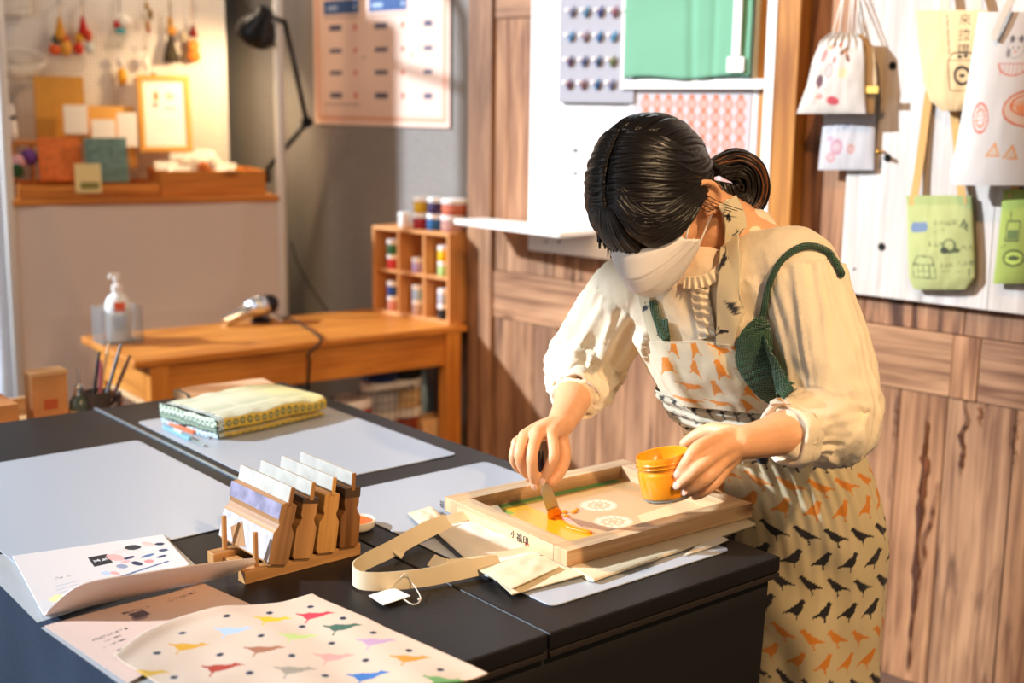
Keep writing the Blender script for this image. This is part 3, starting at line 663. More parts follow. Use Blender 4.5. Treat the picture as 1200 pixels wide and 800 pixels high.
# white crescent bags at the left edge
def crescent(px, top, w, h, label):
    xc, zt = up(px, top, PD-.03); o = thing('crescent_pouch', label, 'pouch', U @ Matrix.Translation((xc, PD-.04, zt)))
    g = MB(U)
    def fn(a, b):
        t = PI*(1+a); r = 1; x = cos(t)*w/2; zz_ = sin(t)*h; th = .022*sin(PI*a)
        q = 2*PI*b; return (xc+x*(1-.28*(1+cos(q))/2*sin(PI*a)*.3), PD-.045+th*sin(q), zt+.004+zz_*(.70+.30*cos(q)) if True else 0)
    g.grid(fn, 30, 16); g.build('body', mat('speckled_cotton', '#e9dccb', rough=.9, var=.2, vscale=60), o, smooth=True)
    g = MB(U); g.tube(spline([(xc-w*.46, PD-.045, zt), (xc-w*.2, PD-.03, zt+.02), (xc, PD-.02, zt+.028), (xc+w*.2, PD-.03, zt+.02), (xc+w*.46, PD-.045, zt)], 5), .003, 8); g.build('strap', cardm, o, smooth=True)
crescent(20, 66, .20, .085, 'white speckled crescent pouch hanging on the pegboard beside the left post')
xq, zq = up(14, -10, PD-.03); g = MB(U); g.box((xq, PD-.02, zq-.02), (.12, .02, .12)); 
pz = g.build('white_pouch', MATS['speckled_cotton'], bevel=.008); tag(pz, 'white fabric pouch with orange and dark marks, cut by the top left corner', 'pouch')
g = MB(U); g.box((xq-.015, PD-.031, zq-.01), (.018, .002, .016)); g.build('mark', fab_o, pz)
g = MB(U); g.box((xq+.035, PD-.031, zq-.01), (.02, .002, .02)); g.build('mark', MATS['dark_band'], pz)
# desk lamp clipped to the stand
LD = .30
def q3(x, y, Y): return at_y(x, y, Y)
la = thing('desk_lamp', 'black articulated desk lamp clamped to the right end of the stand', 'lamp', q3(322, 205, 4.62))
blk = mat('black_enamel', '#101012', rough=.35)
B0, B1, B2, B3 = q3(312, 200, 4.62), q3(360, 143, 4.58), q3(334, 26, 4.50), q3(316, 22, 4.48)
g = MB(); g.tube([B0, B1], .009, 10); g.build('lower_arm', blk, la, smooth=True)
g = MB(); g.tube([B1+Vector((0, -.012, 0)), B2], .009, 10); g.build('upper_arm', blk, la, smooth=True)
g = MB(); g.lathe([(.001, -.014), (.02, -.014), (.02, .014), (.001, .014)], 16, B1, Matrix.Rotation(PI/2, 3, 'X')); g.build('elbow_joint', blk, la)
g = MB(); g.box(B0+Vector((-.01, 0, -.018)), (.05, .05, .05)); g.box(B0+Vector((-.03, 0, -.03)), (.06, .03, .014)); g.build('clamp', blk, la, bevel=.003)
sc_ = q3(303, 32, 4.46); ax = Vector((-.46, .50, -.72)).normalized()
Rh = Vector((0, 0, 1)).rotation_difference(-ax).to_matrix()
g = MB(); g.lathe([(.068, -.04), (.070, -.038), (.066, -.008), (.05, .025), (.030, .045), (.026, .075), (.012, .082), (.001, .083)], 28, sc_, Rh, caps=(False, True))
g.lathe([(.066, -.039), (.062, -.01), (.046, .02), (.026, .04), (.001, .042)], 28, sc_, Rh, caps=(False, False)); g.build('shade', blk, la, smooth=True)
g = MB(); g.tube([B2, sc_-ax*.06], .008, 10); g.build('neck', blk, la, smooth=True)
g = MB(); g.lathe([(.001, -.026), (.012, -.022), (.019, -.006), (.014, .014), (.010, .036)], 18, sc_, Rh); g.build('bulb', mat('bulb', (1, .86, .62, 1), emit=25), la, smooth=True)
lampP = sc_ + ax*.055
# power cable trailing down the felt
g = MB(); g.tube(spline([q3(341, 283, 4.60), q3(350, 312, 4.55), q3(368, 342, 4.48), q3(384, 366, 4.42)], 6), .003, 8)
tag(g.build('wall_cable', MATS['black_enamel'], smooth=True), 'thin dark cable trailing down the grey felt behind the bench', 'cable')
# pale curtain beyond the stand's left side
def cur(a, b): p = UI @ Vector((lerp(-2.35, -1.685, a)+.008*sin(a*70), lerp(4.60, 4.20, a)+.016*sin(a*40), 0)); return (p.x, p.y, lerp(.1, 1.6, b))
g = MB(U); g.grid(cur, 60, 4, solid=.002); tag(g.build('side_curtain', mat('pale_blue_cotton', '#dfe6f2', rough=.9), smooth=True), 'pale bluish curtain hanging beside the left post at the picture edge', 'curtain')

# ================================================================ BENCH
BZ = .70
b0 = at_z(161, 423, BZ); b1 = at_z(551, 380, BZ); bd = (b1-b0); BL = bd.length; BA = math.atan2(bd.y, bd.x)
Bm = Matrix.Translation((b0.x, b0.y, 0)) @ Matrix.Rotation(BA, 4, 'Z'); BI = Bm.inverted()
BD = (BI @ at_z(400, 364.5, BZ)).y
def bp_(x, y, z=BZ): return BI @ at_z(x, y, z)
def bpy_(x, y, d): 
    n_ = Bm.to_3x3() @ Vector((0, 1, 0)); return BI @ at_plane(x, y, Bm @ Vector((0, d, 0)), n_)
bn = thing('wooden_bench', 'long orange pine side table along the back holding the cubby box', 'table', Bm @ Matrix.Translation((BL/2, BD/2, 0)))
g = MB(Bm); g.box((BL/2-.01, BD/2, BZ-.011), (BL, BD, .022)); g.build('top', pine, bn, bevel=.004)
g = MB(Bm); g.box((BL/2, .03, BZ-.075), (BL-.10, .022, .105)); g.build('front_apron', pine, bn, bevel=.002)
g = MB(Bm); g.box((BL/2, BD-.03, BZ-.075), (BL-.10, .022, .105)); g.build('back_apron', pine, bn, bevel=.002)
for x_ in (.045, BL-.07):
    g = MB(Bm); g.box((x_, BD/2, BZ-.075), (.022, BD-.10, .105)); g.build('side_apron', pine, bn, bevel=.002)
lw = .055
legx = (bpy_(184, 450, .03).x, bpy_(527, 450, .03).x)
for x_ in legx:
    for y_ in (.03, BD-.03):
        g = MB(Bm); g.box((x_, y_, (BZ-.022)/2), (lw, .05, BZ-.022)); g.build('leg', pine, bn, bevel=.003)
g = MB(Bm); g.box((legx[0], BD/2, .56), (.03, BD-.1, .03)); g.build('end_stretcher', pine_pale, bn, bevel=.002)
g = MB(Bm); g.box((BL/2, BD/2, .22), (BL-.12, BD-.06, .018)); g.build('lower_shelf', pine, bn, bevel=.002)
# cubby box, standing square to the bench end
cw = at_z(526, 381, BZ)
cl_ = at_z(437, 365, BZ); cr_ = at_z(552, 377, BZ)
cdir = (cl_-cw); cw_len = cdir.length; CA = math.atan2(-cdir.y, -cdir.x)   # local x runs from the far left corner to the near corner
Cm = Matrix.Translation((cl_.x, cl_.y, BZ)) @ Matrix.Rotation(CA, 4, 'Z'); CI = Cm.inverted()
CD = .14
nC = Cm.to_3x3() @ Vector((0, 1, 0))
def cpl(x, y): return CI @ at_plane(x, y, Vector((cl_.x, cl_.y, BZ)), nC)
CH = cpl(526, 274).z
t = .011
cb = thing('cubby_box', 'small wooden cubby box with six compartments of ink jars on the side table', 'shelf', Cm @ Matrix.Translation((cw_len/2, CD/2, 0)))
cubm = woodmat('cubby_wood', '#e0a468', '#c07a3c', rough=.5)
for nm, c, d in (('bottom', (cw_len/2, CD/2, t/2), (cw_len, CD, t)), ('top', (cw_len/2, CD/2, CH-t/2), (cw_len, CD, t)), ('side', (t/2, CD/2, CH/2), (t, CD, CH-2*t)), ('side', (cw_len-t/2, CD/2, CH/2), (t, CD, CH-2*t)),
                 ('divider', (cw_len/3, CD/2, CH/2), (t*.8, CD-.01, CH-2*t)), ('divider', (cw_len*2/3, CD/2, CH/2), (t*.8, CD-.01, CH-2*t)),
                 ('shelf_board', (cw_len/6, CD/2, CH*.5), (cw_len/3-t*1.4, CD-.01, t*.8)), ('shelf_board', (cw_len/2, CD/2, CH*.5), (cw_len/3-t*.9, CD-.01, t*.8)), ('shelf_board', (cw_len*5/6, CD/2, CH*.5), (cw_len/3-t*1.4, CD-.01, t*.8)),
                 ('back_panel', (cw_len/2, CD-.003, CH/2), (cw_len-2*t, .005, CH-2*t))):
    g = MB(Cm); g.box(c, d); g.build(nm, cubm, cb, bevel=.0012)
capm = mat('white_cap', '#f3efec', rough=.35)
def jar(M, r, h, colour, label, group='ink jars', cat='ink jar'):
    o = thing('ink_jar', label, cat, M, group)
    g = MB(M); g.lathe([(.001, 0), (r*.94, 0), (r, r*.08), (r, h*.68), (r*.95, h*.72), (.001, h*.72)], 20); g.build('jar', mat('ink_'+colour[1:], colour, rough=.25, coat=.3), o, smooth='auto')
    g = MB(M); g.lathe([(.001, h*.705), (r*1.03, h*.705), (r*1.05, h*.73), (r*1.05, h*.97), (r, h), (.001, h)], 20); g.build('lid', capm, o, smooth='auto')
    g = MB(M); g.lathe([(r*1.01, h*.2), (r*1.015, h*.21), (r*1.015, h*.5), (r*1.01, h*.51)], 20); g.build('label', mat('jlab_'+colour[1:], colour, rough=.6, var=.12, vscale=90), o, smooth='auto')
    return o
cn = ['far left column', 'middle column', 'right column']
def cj(colx, row, k, colour, nm, r=.0165, h=.049, yy=.026):
    x_ = cw_len*(colx*2+1)/6 + .008; z_ = (t if row == 0 else CH*.5+t*.4) + k*(h+.0005)
    jar(Cm @ Matrix.Translation((x_, yy, z_)), r, h, colour, '%s ink jar, %s of the cubby box, %s' % (nm, cn[colx], ('lower' if row == 0 else 'upper')+' compartment'), 'ink jars inside the cubby box')
for colx, row, items in ((0, 1, (('#c8302c', 'lower red'), ('#2f6a44', 'upper green'))), (1, 1, (('#b9a2cf', 'lilac'),)), (2, 1, (('#b5d98c', 'lower pale green'), ('#f2c40c', 'upper bright yellow'))),
                         (0, 0, (('#d98d7c', 'lower salmon'), ('#1f4a94', 'upper blue'))), (1, 0, (('#c9a89c', 'lower beige'), ('#a9c6e6', 'upper pale blue'))), (2, 0, (('#17181c', 'lower black'), ('#b4bccb', 'upper pale grey')))):
    for k, (c, nm) in enumerate(items): cj(colx, row, k, c, nm)
def topjar(px, py, r, h, colour, nm, k=0, yy=.05):
    zz_ = CH + k*h + BZ; n_ = CI @ at_plane(px, py, Cm @ Vector((0, yy, 0)), nC)
    jar(Cm @ Matrix.Translation((n_.x, yy, CH + .0005 + k*(h+.0005))), r, h, colour, nm, 'ink jars on top of the cubby box')
topjar(474, 262, .020, .050, '#e9e4e0', 'small all white jar at the left on top of the cubby box', 0, .035)
topjar(492, 262, .024, .053, '#a3222c', 'dark red ink jar in the lower row on top of the cubby box', 0, .04)
topjar(493, 235, .024, .053, '#d9ac1c', 'mustard yellow ink jar in the upper row on top of the cubby box', 1, .04)
topjar(509, 262, .024, .053, '#1f5c94', 'blue ink jar in the lower row on top of the cubby box', 0, .05)
topjar(510, 235, .024, .053, '#3c2c58', 'dark purple ink jar in the upper row on top of the cubby box', 1, .05)
topjar(532, 262, .042, .052, '#b88a80', 'wide dusty pink ink jar in the lower row on top of the cubby box', 0, .07)
topjar(533, 235, .042, .052, '#c4684c', 'wide terracotta ink jar in the upper row on top of the cubby box', 1, .07)
# chrome double-armed lamp head
chrome = mat('chrome', '#eaf1fa', rough=.22, metal=1); chd = mat('chrome_dark', '#2c2a30', rough=.25, metal=.6)
hp = bp_(300, 378); hY = (Bm @ Vector((0, hp.y, 0)))
def hb_(x, y, d=0): return Bm @ bpy_(x, y, hp.y+d)
ch = thing('chrome_clamp_lamp', 'shiny chrome two-armed clamp tool lying on the side table', 'tool', Bm @ Matrix.Translation((hp.x, hp.y, BZ)))
A, Bq, C1, D1 = hb_(262, 377), hb_(292, 363), hb_(312, 369), hb_(333, 380)
g = MB(); g.tube([A, A.lerp(Bq, .05), Bq], [.016, .018, .022], 18); g.build('left_arm', chrome, ch, smooth='auto')
g = MB(); g.tube([C1, D1], [.019, .017], 18); g.build('right_arm', chrome, ch, smooth='auto')
g = MB(); g.tube([D1, D1+(D1-C1).normalized()*.012], [.018, .014], 18); g.build('end_cap', blk, ch, smooth='auto')
hc = hb_(301, 360); g = MB(); g.lathe([(.001, -.045), (.028, -.04), (.036, -.02), (.038, .0), (.036, .02), (.026, .04), (.001, .045)], 24, hc, Matrix.Rotation(1.2, 3, 'Y') @ Matrix.Rotation(.3, 3, 'X')); g.build('hub', chrome, ch, smooth=True)
hc2 = hb_(314, 357, .02); g = MB(); g.lathe([(.001, -.035), (.030, -.03), (.034, .0), (.030, .03), (.001, .035)], 24, hc2, Matrix.Rotation(PI/2, 3, 'X')); g.build('knob', chd, ch, smooth=True)
g = MB(); pz_ = hb_(306, 372); g.tube([Vector((pz_.x, pz_.y, BZ)), pz_], .016, 14); g.lathe([(.001, 0), (.035, 0), (.035, .006), (.02, .01), (.001, .01)], 24, (pz_.x, pz_.y, BZ)); g.build('foot', chd, ch, smooth='auto')
g = MB(); e = D1+(D1-C1).normalized()*.012; f0 = bp_(352, 385); 
g.tube(spline([e, Bm @ Vector((bp_(345, 381).x, hp.y-.05, BZ+.018)), Bm @ Vector((bp_(358, 392).x, .02, BZ+.006)), Bm @ Vector((bpy_(362, 402, -.012).x, -.012, BZ-.03)), Bm @ bpy_(363, 425, -.012), Bm @ bpy_(361, 455, -.01), Bm @ bpy_(360, 470, .0)], 8), .0042, 8)
tag(g.build('power_cord', MATS['black_enamel'], smooth=True), 'black power cord running off the front edge of the side table', 'cord')
# acrylic holder with pump bottle
acr = mat('clear_acrylic', '#f4f8fb', rough=.06, trans=.92, ior=1.3)
hp2 = bp_(142, 404); AM = Bm @ Matrix.Translation((bp_(141, 401).x+.0, bp_(141, 401).y+.02, BZ))
ah = thing('acrylic_holder', 'clear acrylic box holding a pump bottle at the left end of the side table', 'box', AM)
aw, ad_, ahh = .115, .10, .105
for c, d in (((0, -ad_/2, ahh/2), (aw, .003, ahh)), ((0, ad_/2, ahh/2), (aw, .003, ahh)), ((-aw/2, 0, ahh/2), (.003, ad_-.004, ahh)), ((aw/2, 0, ahh/2), (.003, ad_-.004, ahh)), ((0, 0, .002), (aw-.004, ad_-.004, .003))):
    g = MB(AM); g.box(c, d); g.build('panel', acr, ah)
PMt = AM @ Matrix.Translation((.004, 0, .0045))
pbm = thing('pump_bottle', 'white pump bottle with an orange label inside the clear acrylic box', 'bottle', PMt)
g = MB(PMt); g.lathe([(.001, 0), (.034, 0), (.036, .006), (.036, .10), (.034, .115), (.026, .13), (.014, .137), (.013, .145), (.001, .145)], 24); g.build('body', mat('milky_plastic', '#edf1f2', rough=.25, sss=.0), pbm, smooth='auto')
g = MB(PMt); g.lathe([(.001, .145), (.015, .145), (.015, .162), (.006, .164), (.006, .18), (.001, .18)], 18); g.tube([(0, 0, .176), (0, 0, .196)], [.010, .009], 14); g.tube(spline([(.006, 0, .192), (-.02, -.012, .195), (-.026, -.015, .184)], 4), .0045, 10); g.build('pump_head', capm, pbm, smooth='auto')
g = MB(PMt); g.tube([(0, 0, .163), (0, 0, .176)], .0045, 12); g.build('pump_stem', chrome, pbm, smooth=True)
def arcfn(r, a0, a1, z0, z1): return lambda a, b: (r*cos(lerp(a0, a1, a)), r*sin(lerp(a0, a1, a)), lerp(z0, z1, b))
g = MB(PMt); g.grid(arcfn(.0367, R_(-125), R_(-75), .088, .116), 12, 2); g.build('orange_label', mat('label_orange', '#e0562a', rough=.5), pbm, smooth=True)
g = MB(PMt); g.grid(arcfn(.0367, R_(-128), R_(-68), .03, .078), 12, 2); g.build('blue_label', mat('label_blue', '#c9d9e8', rough=.5), pbm, smooth=True)
# things on the lower shelf, seen below the apron
SHZ = .229
def lowp(x, y, d): p = bpy_(x, y, d); return p
def ljar(x, d, r, h, k, colour, nm, z0=SHZ):
    p = bpy_(x, 440, d); jar(Bm @ Matrix.Translation((p.x, d, z0+k*(h+.001))), r, h, colour, nm, 'big ink jars under the side table')
for k, c, nm in ((0, '#8d6a55', 'big brown jar at the bottom of the blue-topped stack under the side table'), (1, '#b08468', 'big tan jar in the blue-topped stack under the side table'), (2, '#c5c8cf', 'big pale grey jar below the blue-lidded one under the side table')): ljar(445, .16, .06, .095, k, c, nm)
jar(Bm @ Matrix.Translation((bpy_(445, 440, .16).x, .16, SHZ+.29)), .062, .07, '#1f3c78', 'dark blue jar topping the left stack under the side table', 'big ink jars under the side table')
for k, c, nm in ((0, '#7a5a48', 'big dark brown jar at the bottom of the right stack under the side table'), (1, '#8c3b22', 'big rust red jar in the right stack under the side table'), (2, '#d9b98c', 'big cream jar in the right stack under the side table')): ljar(473, .16, .058, .095, k, c, nm)
jar(Bm @ Matrix.Translation((bpy_(473, 440, .16).x, .16, SHZ+.29)), .06, .07, '#20302f', 'very dark green jar topping the right stack under the side table', 'big ink jars under the side table')
ljar(413, .12, .06, .09, 2, '#a82c22', 'big red jar left of the stacks under the side table', SHZ-.02)
for k, c in ((0, '#6a4a3c'), (1, '#9a6a50')): ljar(413, .12, .06, .085, k, c, '%s jar under the red one below the side table' % ('lowest brown', 'tan')[k])
# wire basket round them
wire = mat('black_wire', '#2a2624', rough=.5, metal=.6)
xl, xr = bpy_(330, 440, .07).x, bpy_(487, 440, .07).x
wbk = thing('wire_basket', 'black wire mesh basket around the big jars under the side table', 'basket', Bm @ Matrix.Translation(((xl+xr)/2, .15, SHZ)))
g = MB(Bm)
for z_ in np.arange(SHZ+.02, .50, .03): g.tube([(xl, .075, z_), (xr, .075, z_)], .0012, 5)
for x_ in np.arange(xl, xr, .022): g.tube([(x_, .075, SHZ+.005), (x_, .075, .50)], .0012, 5)
g.build('front_mesh', wire, wbk)
g = MB(Bm); g.tube([(xl, .075, .5), (xr, .075, .5), (xr, BD-.07, .5), (xl, BD-.07, .5), (xl, .075, .5)], .003, 6); g.build('rim', wire, wbk)
# pale wooden blocks and misc under the bench
p = bpy_(500, 485, .12); g = MB(Bm); g.box((p.x+.01, .12, SHZ+.075), (.11, .10, .15)); tag(g.build('pale_box', pine_pale, bevel=.003), 'pale wooden box beside the right leg under the side table', 'box')
p = bpy_(492, 440, .18); g = MB(Bm); g.lathe([(.001, 0), (.03, 0), (.033, .01), (.033, .20), (.02, .25), (.015, .29), (.001, .29)], 18, (p.x+.05, .24, SHZ)); 
tag(g.build('pale_blue_bottle', mat('pale_blue_plastic', '#a9cbe6', rough=.3), smooth='auto'), 'pale blue bottle behind the pale wooden box under the side table', 'bottle')
for px_, d_, r_, c_, nm in ((262, .16, .035, '#8a3a2c', 'dark red'), (300, .18, .045, '#5a2c20', 'brown'), (233, .14, .04, '#e3dcd8', 'white')):
    p = bpy_(px_, 436, d_); g = MB(Bm); g.lathe([(.001, 0), (r_*.9, 0), (r_, .01), (r_, .22), (r_*.8, .27), (r_*.35, .3), (r_*.3, .33), (.001, .33)], 20, (p.x, d_, SHZ)); 
    tag(g.build('bottle', mat('bottle_'+c_[1:], c_, rough=.4), smooth='auto'), nm+' bottle in the shade below the side table top', 'bottle')
# ---------------------------------------------------------------- low cart behind the table at far left
KZ = .70
KM = T @ Matrix.Translation((0, 2.63, 0))
kt = thing('side_cart', 'pale wooden cart behind the black table at the left edge', 'cart', KM @ Matrix.Translation((.62, .15, 0)))
g = MB(KM); g.box((.60, .15, KZ-.02), (.76, .26, .015)); g.build('tray_base', pine_pale, kt, bevel=.002)
for c, d in (((.60, .01, KZ-.005), (.76, .014, .05)), ((.60, .29, KZ-.005), (.76, .014, .05)), ((.985, .15, KZ-.005), (.014, .294, .05))):
    g = MB(KM); g.box(c, d); g.build('tray_edge', pine_pale, kt, bevel=.002)
for x_ in (.26, .96):
    for y_ in (.03, .27): g = MB(KM); g.box((x_, y_, (KZ-.03)/2), (.035, .035, KZ-.03)); g.build('leg', pine_pale, kt, bevel=.002)
def kp(x, y, d):
    n_ = KM.to_3x3() @ Vector((0, 1, 0)); return KM.inverted() @ at_plane(x, y, KM @ Vector((0, d, 0)), n_)
p0, p1 = kp(32, 440, .12), kp(76, 480, .12)
bx = thing('little_wooden_box', 'little wooden box with a red-brown mark standing on the cart', 'box', KM @ Matrix.Translation(((p0.x+p1.x)/2, .12, KZ-.012)))
g = MB(KM); hh = p0.z-(KZ-.012); g.box(((p0.x+p1.x)/2, .12, KZ-.012+hh/2), (p1.x-p0.x, .05, hh)); g.build('body', mat('box_wood', '#cf9058', rough=.5, var=.2, vscale=12), bx, bevel=.002)
g = MB(KM); g.box(((p0.x+p1.x)/2, .12, KZ-.012+hh+.004), (p1.x-p0.x+.004, .054, .008)); g.build('lid', pine_pale, bx, bevel=.001)
g = MB(KM); g.box(((p0.x+p1.x)/2, .094, KZ+hh*.35), (.03, .002, .022)); g.build('stamp', mat('stamp_red', '#b5562c', rough=.7), bx)
for i in range(5):
    p = kp(3+i*1.5, 452+i*4, .10-.008*i); g = MB(KM); g.box((p.x-.012, .16-.026*i, KZ-.012+.038), (.055, .018, .076)); 
    tag(g.build('wooden_block', MATS['box_wood'], bevel=.002), 'small upright wooden block in the row at the far left of the cart', 'block', 'wooden blocks at the cart end')
# pen jar with tools
p = kp(93, 462, .10); JM = KM @ Matrix.Translation((p.x, .10, KZ-.012))
pj = thing('tool_jar', 'grey green glass jar standing on the cart beside the wooden box', 'jar', JM)
g = MB(JM); g.lathe([(.001, 0), (.021, 0), (.023, .005), (.023, .05), (.015, .062), (.012, .066)], 20, caps=(True, False)); g.build('glass', mat('green_glass', '#5c6a60', rough=.15, trans=.4), pj, smooth='auto')
g = MB(JM); g.lathe([(.001, .06), (.013, .06), (.013, .082), (.004, .09), (.003, .125), (.001, .126)], 14); g.build('steel_cap', chrome, pj, smooth='auto')
p = kp(112, 462, .10); CM2 = KM @ Matrix.Translation((p.x, .09, KZ-.012))
g = MB(CM2); g.lathe([(.001, 0), (.028, 0), (.030, .07), (.028, .07), (.026, .006), (.001, .005)], 20); cp_ = g.build('pen_cup', mat('dark_cup', '#4a4240', rough=.4), smooth='auto'); tag(cp_, 'dark cup of brushes and pens at the end of the cart', 'cup')
for i, (dx, dy, tx_, ln, c, nm) in enumerate(((-.008, 0, .28, .17, '#d9b58a', 'pale wood brush'), (.006, .004, .38, .17, '#2a2430', 'black marker'), (.0, -.01, .1, .13, '#a85a6a', 'maroon pen'), (-.014, .008, .22, .15, '#17151a', 'thin black pen'), (.012, -.006, .5, .15, '#5a3a3c', 'dark red pen'))):
    g = MB(CM2); a_ = Vector((dx, dy, .008)); b_ = a_+Vector((sin(tx_), .1, cos(tx_)))*ln
    g.tube([a_, a_.lerp(b_, .8), b_], [.0042, .0045, .003], 8); 
    q_ = g.build('brush' if i == 0 else 'pen', mat('pen_'+c[1:], c, rough=.4), smooth='auto'); tag(q_, nm+' standing in the dark cup on the cart', 'brush' if i == 0 else 'pen')
for i in range(7):
    a_ = kp(120+i*3, 470+(i % 3)*5, .06+.02*(i % 3)); g = MB(KM); x_ = min(a_.x, 1.1)
    th = -.6+.35*i; g.tube([(x_-.02*cos(th), a_.y, KZ+.0+.02*i % .05), (x_+.03*cos(th), a_.y, KZ+.03+.02*sin(th))], [.008, .006], 8)
    tag(g.build('marker_pen', mat('plum_pen', '#3a2630', rough=.4), smooth='auto'), 'dark plum marker in the heap at the right end of the cart', 'marker', 'dark markers heaped at the cart end')
g = MB(KM); p = kp(70, 486, -.0); g.tube(spline([(p.x-.02, .0, KZ+.012), (p.x, .0, KZ+.022), (p.x+.045, .004, KZ+.026)], 5), .007, 8)
tag(g.build('white_clip', white_m, smooth=True), 'white curled clip on the front edge of the cart', 'clip')
# ================================================================ BLACK WORK TABLES
lam = mat('black_laminate', '#1a1819', rough=.45, var=.25, vscale=9, bump=.12, bscale=260, spec=.35)
lamE = mat('dark_edge', '#2c2622', rough=.35, spec=.6)
blackcloth = mat('black_cloth', '#0b0a0b', rough=.85, var=.2, vscale=30)
u0, u1, u2 = .53, .9855, 1.44; v0, v1 = 1.1145, 2.59; TZ = TOP
for k, (a, b2, lab) in enumerate(((u0, u1, 'black topped work table nearest the camera carrying leaflets and squeegee rack'), (u1, u2, 'black topped work table on the far side where the woman leans'))):
    o = thing('work_table', lab, 'table', T @ Matrix.Translation(((a+b2)/2, (v0+v1)/2, 0)), 'black work tables pushed together')
    g = MB(T); g.box(((a+b2)/2, (v0+v1)/2, TZ-.012), (b2-a-.0025, v1-v0, .024)); g.build('top', lam, o, bevel=.003)
    g = MB(T); g.box(((a+b2)/2, v0+.004, TZ-.029), (b2-a-.004, .008, .008)); g.build('edge_trim', lamE, o, bevel=.001)
    for x_ in (a+.06, b2-.06):
        for y_ in (v0+.12, v1-.12): g = MB(T); g.tube([(x_, y_, 0), (x_, y_, TZ-.026)], .014, 12); g.build('leg', mat('leg_steel', '#3a3a3c', rough=.4, metal=.7), o, smooth='auto')
g = MB(T); g.box((u1-.001, (v0+.33+v1)/2+.2, TZ+.0015), (.006, v1-v0-.73, .003)); tag(g.build('seam_edge_strip', mat('seam_glint_metal', '#a9bccb', rough=.3, metal=.8), bevel=.0005), 'long pale metal edge strip along the raised seam of the two black tables', 'edge_strip')  # raised table edge; its pale blue is reflected light put into the colour
# cloths hanging from the table edges
def fskirt(a, b):
    x = lerp(u0+.01, u2-.012, a); y = v0+.012 + .006*sin(a*37)*(1-b) + .01*noise.noise(Vector((a*9, 0, b*2)))*(1-b)
    x -= (1-b)*.05*sm(.7, 1, a)
    return (x, y, lerp(.03, TZ-.034, b))
g = MB(T); g.grid(fskirt, 120, 20, solid=.002); tag(g.build('black_table_cloth', blackcloth, smooth=True), 'black cloth hanging to the floor along the near right edge of the work tables', 'table cloth')
def sskirt(a, b):
    y = lerp(v0+.02, v1-.02, a); x = u0-.004 - .035*(1-b)*(1+.6*sin(a*26+2*b)) - .01*noise.noise(Vector((a*12, 3, b*3)))
    return (x, y, lerp(.03, TZ-.004, b))
g = MB(T); g.grid(sskirt, 160, 30, solid=-.002); tag(g.build('denim_table_cloth', mat('navy_denim', '#10233a', rough=.9, var=.5, vscale=420, bump=.3, bscale=600), smooth=True), 'dark navy denim cloth hanging from the left edge of the near table', 'table cloth')
# cutting mats
matm = mat('grey_mat', '#abb0b9', rough=.33, spec=.5)
def slab(name, lab, cat, poly, z0, z1, m_, group=None, parent=None, X=T, bevel=.0006):
    g = MB(X); g.prism(poly, z0, z1); o = g.build(name, m_, parent, bevel=bevel)
    if lab: tag(o, lab, cat, group)
    return o
c1, c2 = tuv(164, 516), tuv(258, 621)
slab('cutting_mat', 'pale grey plastic mat on the near table behind the leaflets, running off the left edge', 'mat', rrect(u0+.012, c2.y, c1.x-.005, c1.y, .012), TZ+.0003, TZ+.0022, matm, 'grey plastic mats')
slab('cutting_mat', 'pale grey plastic mat on the far table under the folded cloth', 'mat', rrect(1.007, 1.838, 1.386, 2.425, .012), TZ+.0003, TZ+.0022, matm, 'grey plastic mats')
slab('cutting_mat', 'pale grey plastic mat under the tote bag and the printing screen', 'mat', rrect(1.043, 1.175, 1.398, 1.767, .012), TZ+.0003, TZ+.0022, matm, 'grey plastic mats')
MZ = TZ+.0024
# ---------------------------------------------------------------- folded cloths on the far mat
A_, B_, C_, D_ = [T.inverted() @ at_z(x, y, TZ+.01) for x, y in ((207, 487), (257, 512), (383, 484), (338, 457))]
ex = (C_-B_); cl_len = ex.length; exn = ex.normalized(); wid = (A_-B_).length
FA = math.atan2(exn.y, exn.x); FM = T @ Matrix.Translation((B_.x, B_.y, MZ)) @ Matrix.Rotation(FA, 4, 'Z')
fc_ = thing('folded_cloth', 'thick folded yellow and cream patterned cloth lying on the mat', 'cloth', FM @ Matrix.Translation((cl_len/2, wid/2, 0)))
def layer(z0, z1, ox, oy, seed, shear=.0):
    def fn(a, b):
        # cross-section loop b in 0..1 around, a along length
        t = 2*PI*b; W2 = wid/2; h2 = (z1-z0)/2
        cy = W2 + math.copysign(abs(cos(t))**.35, cos(t))*(W2-oy); cz = z0+h2 + math.copysign(abs(sin(t))**.6, sin(t))*h2
        n_ = noise.noise(Vector((a*4, b*5, seed)))
        puff = 1+.12*sin(PI*a)+.15*n_
        return (ox+a*(cl_len-ox*2), cy+.004*n_, z0+(cz-z0)*puff+.002*noise.noise(Vector((a*9, b*7, seed+4))))
    return fn
def fcol(seed):
    def f(a, b):
        L_ = a*cl_len; t = 2*PI*b; y = (cos(t)+1)/2*wid
        top = sin(t) > .45
        if a < .05: return srgb('#d8e4e0')[:3] if (int(L_*400)+int(b*60)) % 2 else srgb('#2f4a40')[:3]
        if top:
            gx, gy = (L_/.0085) % 1-.5, (y/.0085) % 1-.5
            if gx*gx+gy*gy < .06: return srgb('#8f9a72')[:3]
            w_ = sm(.0, .7, 1-a); return tuple(lerp(p, q, w_) for p, q in zip(srgb('#cfbf78')[:3], srgb('#c9c7ac')[:3]))
        if cos(t) < 0:      # front face
            hh_ = math.copysign(abs(sin(t))**.6, sin(t)); gx, gz = (L_/.0165) % 1-.5, (hh_-.05)*1.0
            q = gx*gx+gz*gz
            if q < .16: return srgb('#5a6248' if q > .05 else '#a59a58')[:3]
            return srgb('#c9a93a')[:3]
        return srgb('#bda850')[:3]
    return f
